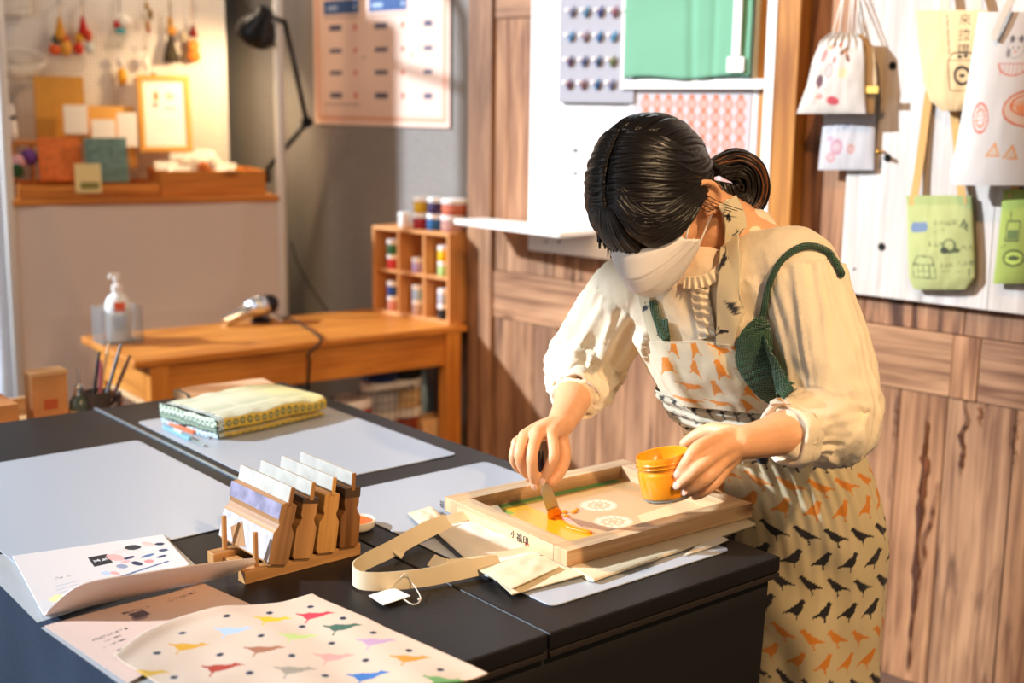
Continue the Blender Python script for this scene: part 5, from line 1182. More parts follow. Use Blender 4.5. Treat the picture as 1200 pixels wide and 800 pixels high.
def mesh_part(name, me, material, parent=person, cols=None):
    me.transform(ROOTM[parent.name].inverted()); me.materials.clear(); me.materials.append(material)
    me.polygons.foreach_set('use_smooth', [True]*len(me.polygons)); me.name = name
    o = bpy.data.objects.new(name, me); COL.objects.link(o); o.parent = parent; ROOTM[o.name] = ROOTM[parent.name]
    return o
# torso rings: centre, half width, half depth, left axis
Lh = Vector((.64, -.77, 0)); Ls = Vector((.77, -.62, .10)).normalized()
def tc(x, y, Y): return pt(x, y, Y)
TOR = [(tc(934, 700, 2.075), .105, .085, Lh), (tc(931, 640, 2.07), .130, .098, Lh), (tc(926, 590, 2.06), .146, .106, Lh), (tc(913, 545, 2.045), .145, .105, Lh), (tc(893, 487, 2.0), .122, .090, Lh.lerp(Ls, .3)),
       (tc(872, 428, 1.965), .130, .095, Lh.lerp(Ls, .7)), (tc(857, 372, 1.93), .146, .104, Ls), (tc(853, 328, 1.912), .150, .088, Ls), (tc(860, 296, 1.91), .115, .062, Ls), (tc(866, 276, 1.915), .062, .054, Ls)]
def torso(mb, infl=0.0, k0=0, k1=None, n=36, extra=None):
    T_ = TOR[k0:k1]; rings = []
    P = spline([tuple(c)+(w, d)+tuple(l) for c, w, d, l in T_], 4)
    for i, p in enumerate(P):
        c = Vector(p[:3]); w, d = p[3]+infl, p[4]+infl; l = Vector(p[5:8]).normalized()
        q = P[min(i+1, len(P)-1)]; q0 = P[max(i-1, 0)]; t = (Vector(q[:3])-Vector(q0[:3])).normalized()
        l = (l-t*l.dot(t)).normalized(); f = t.cross(l)*-1
        rings.append([c+l*w*math.copysign(abs(cos(a))**.85, cos(a))+f*d*math.copysign(abs(sin(a))**.9, sin(a)) for a in [2*PI*k/n for k in range(n)]])
    mb.ring_faces(rings)
SR, SL = pt(742, 338, 1.985), pt(942, 318, 1.81)
ER, EL_ = pt(692, 432, 2.07), pt(976, 497, 1.71)
WR, WL = pt(657, 496, 1.86), pt(868, 519, 1.615)
C7 = pt(868, 272, 1.915)
B = MB()
torso(B, 0)
# head and neck
ell(B, (0, -.005, .012), (.073, .092, .092), 24, X=HM); ell(B, (0, .02, -.035), (.059, .060, .064), 20, X=HM); ell(B, (0, .045, -.072), (.045, .045, .040), 18, X=HM); ell(B, (0, .070, -.098), (.020, .018, .016), 14, X=HM)
ell(B, (0, .055, .030), (.058, .036, .030), 18, X=HM)
ell(B, (0, .092, -.032), (.016, .016, .012), 12, X=HM); chain(B, [HM @ Vector(p) for p in ((0, .078, .012), (0, .090, -.010), (0, .101, -.028))], [.009, .009, .0105])
for s_ in (-1, 1):
    ell(B, (s_*.036, .062, -.030), (.020, .018, .022), 14, X=HM); ell(B, (s_*.012, .093, -.036), (.008, .009, .007), 10, X=HM)
    ell(B, (s_*.030, .074, .006), (.0155, .0105, .0105), 12, X=HM)   # closed lids
    ell(B, (s_*.031, .080, .024), (.020, .007, .005), 12, X=HM)
    Re = Matrix.Rotation(s_*.35, 3, 'Z') @ Matrix.Rotation(-.2, 3, 'X')
    chain(B, [HM @ Vector((s_*(.079+.012*max(0, sin(t))), -.008-.017*sin(t)+.003*cos(t), -.012+.030*cos(t))) for t in np.linspace(-.2, PI+.3, 9)], [.0045]*4+[.004]*3+[.006, .007])
    ell(B, (s_*.078, -.010, -.014), (.006, .014, .025), 12, R=Re, X=HM); ell(B, (s_*.075, .002, -.036), (.005, .006, .009), 10, X=HM)
ell(B, (0, .092, -.062), (.019, .008, .005), 12, X=HM); ell(B, (0, .090, -.071), (.017, .008, .006), 12, X=HM)
nb = HM @ Vector((0, -.030, -.045))
chain(B, [nb, nb.lerp(C7, .4)+Vector((0, 0, -.006)), nb.lerp(C7, .8)+Vector((0, 0, -.008)), C7+Vector((.01, 0, -.03))], [.053, .050, .052, .062], 24)
# arms
chain(B, [SR+Vector((.05, -.03, .0)), SR, SR.lerp(ER, .5), ER], [.045, .043, .038, .033], 18)
chain(B, [ER, ER.lerp(WR, .35)+Vector((-.006, 0, -.002)), ER.lerp(WR, .75), WR], [.033, .0335, .026, .0215], 18)
chain(B, [SL+Vector((-.05, .03, 0)), SL, SL.lerp(EL_, .5), EL_], [.045, .044, .040, .034], 18)
chain(B, [EL_, EL_.lerp(WL, .35)+Vector((0, 0, .004)), EL_.lerp(WL, .75), WL], [.034, .0345, .0265, .0225], 18)
# right hand (pinching the knife from above)
def finger(ps, rs=(.0098, .0092, .0086, .0074)): chain(B, [pt(*p) for p in ps], rs, 12, 5)
ri = [(646, 509, 1.815), (649, 532, 1.785), (643, 549, 1.780), (638, 561, 1.783)]
rm = [(630, 507, 1.815), (624, 530, 1.783), (624, 551, 1.778), (627, 566, 1.787)]
rr = [(615, 511, 1.825), (609, 531, 1.800), (613, 548, 1.802), (619, 557, 1.812)]
rp = [(606, 519, 1.84), (602, 536, 1.826), (607, 547, 1.830), (613, 552, 1.838)]
rt = [(657, 514, 1.855), (661, 536, 1.838), (655, 553, 1.815), (646, 564, 1.803)]
for q in (ri, rm, rr): finger(q)
finger(rp, (.0088, .0082, .0075, .0066)); finger(rt, (.0130, .0112, .0102, .0086))
for q, r_ in ((ri, .0125), (rm, .0130), (rr, .0125), (rp, .0115)): chain(B, [WR.lerp(pt(*q[0]), .05), WR.lerp(pt(*q[0]), .55)+Vector((0, .004, 0)), pt(*q[0])], [.016, .0150, r_*.88], 12)
chain(B, [WR, pt(655, 508, 1.855), pt(*rt[0])], [.017, .016, .0135], 12)
# left hand (fingers wrapped round the jar)
li = [(844, 512, 1.602), (818, 524, 1.572), (806, 540, 1.5655), (797, 553, 1.570)]
lm = [(848, 525, 1.594), (825, 542, 1.562), (809, 557, 1.561), (797, 567, 1.567)]
lr = [(850, 537, 1.596), (833, 556, 1.566), (818, 568, 1.566), (806, 575, 1.574)]
lp = [(851, 547, 1.606), (838, 565, 1.584), (826, 575, 1.582), (815, 581, 1.590)]
lt_ = [(856, 508, 1.630), (835, 504, 1.652), (818, 510, 1.668), (803, 520, 1.672)]
for q in (li, lm, lr): finger(q)
finger(lp, (.0090, .0084, .0076, .0066)); finger(lt_, (.0135, .0112, .0102, .0088))
for q, r_ in ((li, .0125), (lm, .0130), (lr, .0125), (lp, .0115)): chain(B, [WL.lerp(pt(*q[0]), .05), WL.lerp(pt(*q[0]), .55)+Vector((0, .003, .001)), pt(*q[0])], [.016, .0155, r_*.88], 12)
chain(B, [WL, pt(862, 512, 1.622), pt(*lt_[0])], [.018, .017, .0140], 12)
# legs and feet
hp_c = TOR[2][0]
for s_ in (-1, 1):
    h0 = hp_c + Lh*s_*.060 + Vector((.008, .008, -.03)); kn = Vector((h0.x+.004, h0.y+.004, .46)); an = Vector((h0.x+.02, h0.y+.03, .085))
    chain(B, [h0, h0.lerp(kn, .5), kn], [.070, .058, .048], 20); chain(B, [kn, kn.lerp(an, .35)+Vector((.008, .006, 0)), an], [.054, .052, .034], 18)
    chain(B, [an+Vector((.02, .016, -.045)), an+Vector((-.02, -.016, -.045)), an+Vector((-.10, -.083, -.055)), an+Vector((-.14, -.116, -.06))], [.034, .036, .030, .022], 16, flat=.9)
bm_ = eval_mesh(B, .0026, 5)
skin = mat('skin', '#e2a87c', rough=.48, sss=.12, var=.06, vscale=60, bump=.15, bscale=700, bdist=.0006)
body = mesh_part('body', bm_, skin)
# ---------------------------------------------------------------- blouse
G = MB()
torso(G, .014, 4, 9)
chain(G, [C7+Vector((0, 0, -.06)), C7+Vector((0, 0, -.035)), C7+Vector((-.002, 0, -.022))], [.080, .070, .060], 24)
def sleeve(a, m1, e, w, r): chain(G, [a, m1, a.lerp(e, .62), e, e.lerp(w, .35), w], r, 28, 6, ends=True)
dR = (SR-SL).normalized()
cR = ER.lerp(WR, .40); cL = EL_.lerp(WL, .36)
chain(G, [SR-dR*.06, SR-dR*.01+Vector((0, 0, .004)), SR.lerp(ER, .55)+Vector((-.010, 0, 0)), ER+Vector((-.010, .0, .0)), ER.lerp(WR, .2)+Vector((-.004, 0, .0)), cR], [.060, .058, .060, .060, .053, .040], 28, 6)
chain(G, [SL+dR*.07, SL+dR*.012+Vector((0, 0, -.002)), SL.lerp(EL_, .5)+Vector((.006, 0, .004)), EL_+Vector((.004, .0, .012)), EL_.lerp(WL, .2)+Vector((.0, 0, .006)), cL], [.062, .060, .058, .056, .050, .041], 28, 6)
bl = eval_mesh(G, .0036, 5)
def fold_disp(me, amp=1.0):
    me.update(); ns = [v.normal.copy() for v in me.vertices]
    axR = (ER-SR).normalized(); axL = (EL_-SL).normalized()
    for v, nrm in zip(me.vertices, ns):
        p = v.co
        def limb(a, b, rad):
            ab = b-a; t = (p-a).dot(ab)/ab.length_squared; d = (p-a-ab*max(-.1, min(1.25, t))).length; return t, d
        best = None
        for a, b, sd in ((SR, ER, 1), (SL, EL_, 2), (ER, cR, 3), (EL_, cL, 4)):
            t, d = limb(a, b, 0)
            if d < .10 and -.05 < t < 1.3 and (best is None or d < best[1]): best = (t, d, a, b, sd)
        n1 = noise.noise(p*14+Vector((3, 1, 7)))
        if best and best[0] > .02:
            t, d, a, b, sd = best; ab = (b-a).normalized(); al = (p-a).dot(ab); rad = (p-a-ab*al)
            e1 = ab.orthogonal().normalized(); e2_ = ab.cross(e1); ang = math.atan2(rad.dot(e2_), rad.dot(e1))
            dz = Vector((cos(ang)*1.6, sin(ang)*1.6, al*7+sd))
            rg = 1-abs(noise.noise(dz+Vector((ang*.0, 0, al*4))))*2.2
            long_ = 1-abs(noise.noise(Vector((cos(ang)*3.2, sin(ang)*3.2, al*5+sd*3+n1*.4))))*2.4
            cr = 1-abs(noise.noise(Vector((cos(ang)*1.2+al*6, sin(ang)*1.2, al*30+sd))))*2.4
            k = sm(.5, 1.0, t) if sd < 3 else 1.0
            h = (.0062*long_*(1-.4*k) + .0068*cr*k + .003*rg)
        else:
            q = p*1.0
            long_ = 1-abs(noise.noise(Vector((q.x*11+q.z*3, q.y*11, q.z*4))))*2.4
            h = .0058*long_+.002*n1+.002*(1-abs(noise.noise(Vector((q.x*24+q.z*10, q.y*20, q.z*9))))*2.4)
        v.co = p + nrm*h*amp
    me.update()
fold_disp(bl)
linen = mat('cream_linen', '#ebdabd', rough=.88, bump=.55, bscale=38, var=.04, vscale=25, sheen=.2, bdist=.007, bdet=4, stretch=(1, 1, .55))
blouse_bvh_me = bl.copy()
blouse = mesh_part('blouse', bl, linen)
bvh = BVHTree.FromPolygons([v.co.copy() for v in blouse_bvh_me.vertices], [tuple(p.vertices) for p in blouse_bvh_me.polygons])
def hit(x, y, off=.003, tree=None):
    tree = tree or bvh
    d = ray(x, y).normalized(); loc, nor, i, dist = tree.ray_cast(CAM, d)
    if loc is None or dist > 2.45:
        q = CAM+d*1.95; loc, nor, i, dist = tree.find_nearest(q)
    if nor.dot(d) > 0: nor = -nor
    return loc + nor*off - d*off*.4
# cuffs rolled above the forearms
def cuff(c, e, r, nm, w=.026, seed=0):
    ax_ = (e-c).normalized(); g = MB(); x = ax_.orthogonal().normalized(); y = ax_.cross(x)
    def fn(a, b):
        t = 2*PI*a; s = 2*PI*b; rr_ = r+.0055*cos(s)+.0022*sin(5*t+seed)+.0015*noise.noise(Vector((cos(t)*3, sin(t)*3, b*3+seed))); al = w/2*math.copysign(abs(sin(s))**.6, sin(s))
        return c + ax_*(al+.003*sin(2*t+seed)) + x*rr_*cos(t) + y*rr_*sin(t)
    g.grid(fn, 64, 20); return g.build(nm, linen, person, smooth=True)
cuff(cR+(WR-ER).normalized()*.014, WR, .0385, 'cuff', .034, 1); cuff(cL+(WL-EL_).normalized()*.016, WL, .0415, 'cuff', .036, 2)
# body and blouse together, for things that lie on both neck and shoulders
_V = [v.co.copy() for v in blouse_bvh_me.vertices]; _F = [tuple(p.vertices) for p in blouse_bvh_me.polygons]; _o = len(_V)
_M = ROOTM[person.name]
_V += [_M @ v.co for v in body.data.vertices]; _F += [tuple(k+_o for k in p.vertices) for p in body.data.polygons]
bvh2 = BVHTree.FromPolygons(_V, _F)
def hitgrid(name, fpix, nu, nv, m_, off=.004, colfn=None, solid=.0016, smooth_pass=2, wave=None, parent=person, tree=None):
    P = [[hit(*fpix(i/nu, j/nv), off, tree) for j in range(nv+1)] for i in range(nu+1)]
    for _ in range(smooth_pass):
        Q = [[P[i][j].copy() for j in range(nv+1)] for i in range(nu+1)]
        for i in range(nu+1):
            for j in range(nv+1):
                nb_ = [(a, b) for a, b in ((i-1, j), (i+1, j), (i, j-1), (i, j+1)) if 0 <= a <= nu and 0 <= b <= nv]
                av = sum((Q[a][b] for a, b in nb_), Vector())/len(nb_); P[i][j] = Q[i][j]*.5+av*.5
    if wave:
        for i in range(nu+1):
            for j in range(nv+1): P[i][j] -= ray(600, 400).normalized()*wave(i/nu, j/nv)
    g = MB(); g.grid(lambda a, b: P[int(round(a*nu))][int(round(b*nv))], nu, nv, colfn, solid=-solid if False else solid); return g.build(name, m_, parent, smooth=True)
# ---------------------------------------------------------------- apron
apc = mat('apron_cotton', rough=.9, attr=True, weave=.12, bscale=300, sheen=.15)
CRW = '#232024'; ORG = '#de8a2c'; APB = '#d9cbae'
ikBib = Ink(APB)
br = random.Random(5)
for j in range(4):
    for i in range(4):
        x, y = .020+i*.044+(j % 2)*.020, .020+j*.040; bird(ikBib, x, y, .036, '#e08a2c', CROW, rot=(-.9 if (i+j) % 2 else .5), flip=1 if (i+j) % 3 else -1)
# bib outline in the photograph: left edge, right edge
def bibpix(a, b):
    lx, ly = np.interp(b, (0, .3, .65, 1), (768, 773, 783, 806)), np.interp(b, (0, .3, .65, 1), (397, 420, 447, 470))
    rx, ry = np.interp(b, (0, .25, .6, 1), (862, 880, 905, 930)), np.interp(b, (0, .25, .6, 1), (399, 425, 455, 482))
    return lerp(lx, rx, a), lerp(ly, ry, a)-2*sin(PI*a)*(1-b)
hitgrid('apron_bib', bibpix, 110, 84, apc, .011, lambda a, b: ikBib(a*.165, (1-b)*.155) if b > .03 else srgb('#cfc2a8')[:3], wave=lambda a, b: .004*noise.noise(Vector((a*7, b*3, 4)))+.002*sin(a*22)*b)
ikS = Ink('#cdbf9f')
for k, (x, y, r_) in enumerate(((.006, .02, .5), (.016, .052, -.6), (.007, .085, 1.2), (.018, .12, .2), (.008, .15, -1))): bird(ikS, x, y, .017, CRW if k % 2 == 0 else '#31343c', CROW, rot=r_)
def strippix(pts, w):
    P = spline(pts, 8); n = len(P)-1
    def f(a, b):
        i = min(int(b*n), n-1); t = b*n-i; p = P[i]*(1-t)+P[i+1]*t; d = P[min(i+1, n)]-P[max(i-1, 0)]; L_ = math.hypot(*d[:2]) or 1
        ww = p[2] if len(p) > 2 else w; return p[0]+(-d[1]/L_)*(a-.5)*ww, p[1]+(d[0]/L_)*(a-.5)*ww
    return f
hitgrid('collar', strippix([(846, 236), (853, 262), (858, 288), (852, 310), (838, 324), (820, 331), (804, 331)], 15), 8, 120, linen, .006, wave=lambda a, b: .0035*sin(b*95)*(1-a)+.002, tree=bvh2, smooth_pass=1)
hitgrid('placket_frill', strippix([(822, 332), (822, 350), (826, 370), (830, 396)], 22), 16, 60, linen, .004, wave=lambda a, b: .004*sin(b*40+a*5)*sin(PI*a)+.003*math.exp(-((a-.5)/.1)**2), smooth_pass=2)
hitgrid('neck_strap', strippix([(846, 238, 22), (855, 256, 25), (858, 275, 27), (858, 310, 27), (856, 350, 26), (854, 378, 24), (853, 402, 22)], 24), 14, 90, apc, .013, lambda a, b: ikS((1-a)*.026, b*.17), tree=bvh2, smooth_pass=4)
hitgrid('neck_strap', strippix([(757, 338, 12), (763, 360, 13), (771, 385, 14), (778, 402, 14)], 13), 8, 40, apc, .009, lambda a, b: ikS(a*.026, b*.07+.03))
# waist band with dark birds
ikW = Ink('#b7ae98')
for i in range(14):
    for j in range(3): bird(ikW, .01+i*.021+(j % 2)*.01, .008+j*.020, .0175, '#2a2624' if (i*3+j) % 4 else '#4a4640', CROW, rot=-.5+br.uniform(-.4, .4), flip=1 if j % 2 else -1)
# ---------------------------------------------------------------- skirt of the apron
ikK = Ink('#d3c096')
rows = [(.948, 'k'), (.904, 'k'), (.862, 'k'), (.818, 'o'), (.776, 'o'), (.730, 'k'), (.684, 'k'), (.638, 'k'), (.592, 'k'), (.545, 'o'), (.500, 'o'), (.455, 'k'), (.41, 'k'), (.365, 'k'), (.32, 'o'), (.275, 'k'), (.23, 'k')]
for r_i, (z_, k_) in enumerate(rows):
    for i in range(26):
        s_ = i*.054+(r_i % 2)*.027+.01
        bird(ikK, s_, z_, .043, CRW if k_ == 'k' else '#d98428', CROW, rot=-.35 if r_i % 2 else .1, flip=-1 if r_i % 2 == 0 else 1)
SKR = [(tc(891, 466, 1.985), .144, .112, 0), (tc(899, 500, 2.01), .146, .114, 0), (tc(914, 545, 2.045), .160, .120, 0), (tc(927, 590, 2.06), .163, .120, 0), (tc(933, 640, 2.07), .156, .115, 0), (tc(936, 700, 2.075), .148, .110, 0), (tc(938, 770, 2.08), .142, .108, 0), (tc(942, 900, 2.09), .146, .118, 0), (tc(945, 1010, 2.10), .150, .122, 0)]
SP = spline([tuple(c)+(w, d) for c, w, d, _ in SKR], 6); nS = len(SP)-1
lens = [0]
for i in range(nS): lens.append(lens[-1]+float(np.linalg.norm(SP[i+1][:3]-SP[i][:3])))
fw = Vector((-.77, -.64, 0))
_rc = {}
def rad_out(c, d, dflt):
    loc, nor, i_, dist = bvh.ray_cast(c, d)
    return max(dflt, dist+.006) if loc is not None and dist < .24 else dflt
def skirtfn(a, b):
    i = min(int(b*nS), nS-1); t = b*nS-i; p = SP[i]*(1-t)+SP[i+1]*t
    l_, f_ = Lh, Vector((-.77, -.64, 0))
    ang = -.47*PI + a*1.94*PI         # overlaps at the back
    fo = sm(.05, .7, b)
    puck = .005*sin(5*ang+3.5*b+2.3*noise.noise(Vector((a*3, b*3, 0))))*fo + .0025*sin(11*ang+b*6+3*noise.noise(Vector((a*4, b*5, 3))))*fo + .012*noise.noise(Vector((a*5, b*5, 9)))*fo + .0018*sin(40*ang)*(1-fo)
    w, d = p[3]+puck, p[4]+puck
    ca, sa = cos(ang), sin(ang)
    tl = 1-sm(0, .30, b)
    c = Vector(p[:3]) + Vector((0, 0, -.018*sa*tl)); v = l_*w*math.copysign(abs(ca)**.9, ca) + f_*(d+.006*tl)*math.copysign(abs(sa)**.9, sa)
    if b < .35: L_ = v.length; v = v/L_*rad_out(c, v/L_, L_)
    return c + v
topz = SP[0][2]
g = MB(); g.grid(skirtfn, 420, 300, lambda a, b: ikK(a*.92, (skirtfn(a, b).z)), solid=.0018); g.build('apron_skirt', apc, person, smooth=True)
print('skirt z', SP[0][2], SP[-1][2])
def waistfn(a, b):
    i_ = -.065+.165*b; i = max(0, min(int(i_*nS), nS-1)); t = i_*nS-i; p = SP[i]*(1-t)+SP[i+1]*t
    ang = -.47*PI + a*1.94*PI; ca, sa = cos(ang), sin(ang)
    w, d = p[3]+.009+.003*sin(b*9+a*12)+.0025*sin(b*26+3*sin(a*9)), p[4]+.009+.003*sin(b*9+a*12)+.0025*sin(b*26+3*sin(a*9))
    c = Vector(p[:3]) + Vector((0, 0, -.018*sa*(1-sm(0, .30, max(0, i_))))); v = Lh*w*ca + fw*d*sa; L_ = v.length
    return c + v/L_*(rad_out(c, v/L_, L_)+.004+.0025*sin(b*26+3*sin(a*9)))
g = MB(); g.grid(waistfn, 260, 50, lambda a, b: ikW(a*.9 % .3, b*.06), solid=.002); g.build('waist_band', apc, person, smooth=True)
# trousers under the apron (lower legs)
tr = MB(); hp_c = TOR[2][0]
for s_ in (-1, 1):
    h0 = hp_c + Lh*s_*.060 + Vector((.008, .008, -.03)); kn = Vector((h0.x+.004, h0.y+.004, .46)); an = Vector((h0.x+.02, h0.y+.03, .085))
    chain(tr, [h0+Vector((0, 0, .02)), h0.lerp(kn, .5), kn], [.066, .062, .056], 20); chain(tr, [kn, kn.lerp(an, .5)+Vector((.008, .006, 0)), an+Vector((0, 0, .02))], [.056, .054, .048], 18)
mesh_part('trousers', eval_mesh(tr, .006, 4), mat('dark_trousers', '#3a3a42', rough=.9))
for s_ in (-1, 1):
    h0 = hp_c + Lh*s_*.060 + Vector((.008, .008, 0)); an = Vector((h0.x+.02, h0.y+.03, .055)); sh = MB()
    chain(sh, [an+Vector((.028, .022, -.018)), an+Vector((-.02, -.016, -.010)), an+Vector((-.10, -.083, -.020)), an+Vector((-.145, -.120, -.026))], [.040, .042, .037, .026], 18, flat=.92)
    mesh_part('shoe', eval_mesh(sh, .004, 4), mat('white_shoe', '#d9d6d0', rough=.6))
# ---------------------------------------------------------------- green knitted top
knit = mat('green_knit', '#0a5a2a', rough=.8, weave=.9, bscale=130, sheen=.3, bdist=.003, var=.3, vscale=90)
cupL = [(893, 366), (872, 390), (864, 414), (872, 438), (890, 455), (912, 466), (930, 471)]
cupR = [(895, 366), (903, 380), (912, 398), (920, 418), (926, 438), (930, 455), (932, 470)]
CL_, CR_ = spline(cupL, 6), spline(cupR, 6)
def cuppix(a, b):
    n = len(CL_)-1; i = min(int(b*n), n-1); t = b*n-i; p = CL_[i]*(1-t)+CL_[i+1]*t; q = CR_[i]*(1-t)+CR_[i+1]*t
    return p[0]*(1-a)+q[0]*a, p[1]*(1-a)+q[1]*a
hitgrid('knitted_top', cuppix, 50, 70, knit, .016, wave=lambda a, b: .007*sin(PI*a)*sin(PI*b)+.0012*sin(b*120), solid=.003, smooth_pass=7)
def hit_tube(name, pts, r, m_, off, flat=.5, n=8):
    P = spline(pts, 6); H = [hit(p[0], p[1], off) for p in P]
    for _ in range(3): H = [H[0]]+[(H[i-1]+H[i]*2+H[i+1])/4 for i in range(1, len(H)-1)]+[H[-1]]
    g = MB(); g.tube(H, r, n); return g.build(name, m_, person, smooth=True)
hit_tube('knitted_strap', [(894, 372), (900, 350), (907, 325), (918, 305), (934, 293), (950, 290), (966, 296), (976, 306), (984, 322)], .0048, knit, .005)
bk = [pt(975, 305, 1.83), pt(990, 330, 1.88), pt(1001, 372, 1.915), pt(1007, 405, 1.925), pt(1010, 428, 1.92)]
bk = [hit(984, 322, .005)]+[(lambda r: r[0]+r[1]*.005)(bvh.find_nearest(p)) for p in (pt(988, 345, 1.95), pt(985, 380, 2.0), pt(975, 420, 2.04), pt(960, 455, 2.06))]
g = MB(); g.tube([Vector(p) for p in spline([tuple(p) for p in bk], 5)], .0048, 8); g.build('knitted_strap', knit, person, smooth=True)
hit_tube('knitted_strap', [(768, 352), (772, 368), (778, 384), (784, 396)], .0065, knit, .006)
hitgrid('knitted_side', lambda a, b: (lerp(768, 786, a)+3*b, lerp(372, 402, b)), 10, 16, knit, .006)
# ---------------------------------------------------------------- face mask
maskm = mat('white_mask', '#f3ece6', rough=.75, sss=.05, bump=.05, bscale=400)
def maskfn(a, b):
    s = 2*a-1; z = lerp(.004, -.108, b)
    wv = .072*float(np.interp(b, (0, .15, .4, .7, 1), (.86, .95, .98, .86, .62))); xx_ = s*wv
    ridge = np.interp(b, (0, .25, .5, .78, 1), (.101, .126, .132, .120, .092))
    edge = np.interp(b, (0, .5, 1), (.060, .036, .044))
    y = lerp(ridge, edge, abs(s)**1.9)
    z = z - .018*abs(s)**2*(1-b)*1.2 + .020*abs(s)**2*b
    if b < .06: y -= .004*(1-b/.06)
    fold = -.0012*math.exp(-((b-.28)/.015)**2)-.0012*math.exp(-((b-.74)/.015)**2)
    return HM @ Vector((xx_, y+fold, z))
g = MB(); g.grid(maskfn, 60, 50, solid=.0012); g.build('face_mask', maskm, person, smooth=True)
for s_ in (-1, 1):
    e_ = lambda a, b: HI @ maskfn(a, b)
    ea = 0.005 if s_ < 0 else .995
    p1, p2 = e_(ea, .10), e_(ea, .88)
    g = MB(); g.tube([HM @ Vector(p) for p in spline([tuple(p1), (s_*.0745, .014, .002), (s_*.0775, -.006, .018), (s_*.082, -.024, .006), (s_*.080, -.026, -.020), (s_*.0765, -.010, -.044), tuple(p2)], 6)], .0016, 6); g.build('ear_loop', maskm, person, smooth=True)
# brows and lashes
dk = mat('dark_lash', '#1c1412', rough=.6)
for s_ in (-1, 1):
    g = MB(); g.tube([HM @ Vector(p) for p in spline([(s_*.016, .0835, .001), (s_*.030, .0850, -.003), (s_*.045, .0775, .001)], 5)], .0011, 6); g.build('eyelashes', dk, person, smooth=True)
    g = MB(); g.tube([HM @ Vector(p) for p in spline([(s_*.014, .0875, .026), (s_*.030, .0865, .031), (s_*.047, .0755, .025)], 5)], [.0014]*4+[.0018]*4+[.001]*3, 6); g.build('eyebrow', dk, person, smooth=True)
# ---------------------------------------------------------------- hair
hairm = bpy.data.materials.new('dark_hair'); hairm.use_nodes = True
def _hair():
    nt = hairm.node_tree; L = nt.links.new; b = nt.nodes['Principled BSDF']
    b.inputs['Roughness'].default_value = .27; b.inputs['Specular IOR Level'].default_value = .45; b.inputs['Anisotropic'].default_value = .5
    uv = N(nt, 'ShaderNodeUVMap'); uv.uv_map = 'UVMap'; mp = N(nt, 'ShaderNodeMapping'); mp.inputs['Scale'].default_value = (30, 1.5, 1); L(uv.outputs['UV'], mp.inputs['Vector'])
    n = N(nt, 'ShaderNodeTexNoise'); n.inputs['Scale'].default_value = 1; n.inputs['Detail'].default_value = 3; L(mp.outputs['Vector'], n.inputs['Vector'])
    a = N(nt, 'ShaderNodeAttribute'); a.attribute_name = 'Col'
    cr = N(nt, 'ShaderNodeMapRange'); cr.inputs['From Min'].default_value = .3; cr.inputs['From Max'].default_value = .7; cr.inputs['To Min'].default_value = .6; cr.inputs['To Max'].default_value = 1.5; L(n.outputs['Fac'], cr.inputs['Value'])
    mx = N(nt, 'ShaderNodeMix', data_type='RGBA', blend_type='MULTIPLY'); mx.inputs[0].default_value = 1; L(a.outputs['Color'], mx.inputs[6]); cb = N(nt, 'ShaderNodeCombineColor')
    for i in range(3): L(cr.outputs['Result'], cb.inputs[i])
    L(cb.outputs['Color'], mx.inputs[7]); L(mx.outputs[2], b.inputs['Base Color'])
    bp = N(nt, 'ShaderNodeBump'); bp.inputs['Strength'].default_value = .6; bp.inputs['Distance'].default_value = .001; L(n.outputs['Fac'], bp.inputs['Height']); L(bp.outputs['Normal'], b.inputs['Normal'])
_hair()
H = MB(HM); hr = random.Random(21)
ER_ = Vector((.0805, .0985, .1015)); HO = Vector((0, -.006, .010))
def on(d, k=1.0): d = Vector(d).normalized(); return HO+Vector((d.x*ER_.x, d.y*ER_.y, d.z*ER_.z))*k
def hcol(): k = hr.uniform(.7, 1.35); return (.008*k, .006*k, .0055*k, 1)
# base cap over the scalp
def capfn(a, b):
    th = 2*PI*a; # around the up axis, 0 = forward
    lim = np.interp(abs(((th+PI) % (2*PI))-PI), (0, .6, 1.1, 1.5, 1.9, 2.4, PI), (1.02, 1.12, 1.35, 1.60, 1.75, 2.15, 2.35))
    ph = lim*b; return on((sin(ph)*sin(th), sin(ph)*cos(th), cos(ph)), .985)
H.cur = (.010, .007, .006, 1); H.grid(capfn, 60, 30)
ROOT = Vector((.012, -.098, -.052))
def slerp_path(d0, d1, n=12, lift=1.0):
    d0, d1 = Vector(d0).normalized(), Vector(d1).normalized(); w = math.acos(max(-1, min(1, d0.dot(d1)))); s = sin(w) or 1
    return [((d0*sin((1-t)*w)+d1*sin(t*w))/s) for t in np.linspace(0, 1, n)]
def lock(pts, r0, flat=.45, n=7, tip=.25):
    k = len(pts); H.cur = hcol()
    H.tube(pts, [(r0*min(1, .55+2*i/k)*(1 if i < k*.75 else lerp(1, tip, (i-k*.75)/(k*.25))),)*2 for i in range(k)], n, flat=flat)
    return
def partdir(t):   # parting from forehead (t=0) back over the crown (t=1)
    a = lerp(.92, -.25, t); return Vector((-.05, sin(a), cos(a)))
rdir = Vector((ROOT.x/ER_.x, (ROOT.y+.006)/ER_.y, (ROOT.z-.01)/ER_.z))
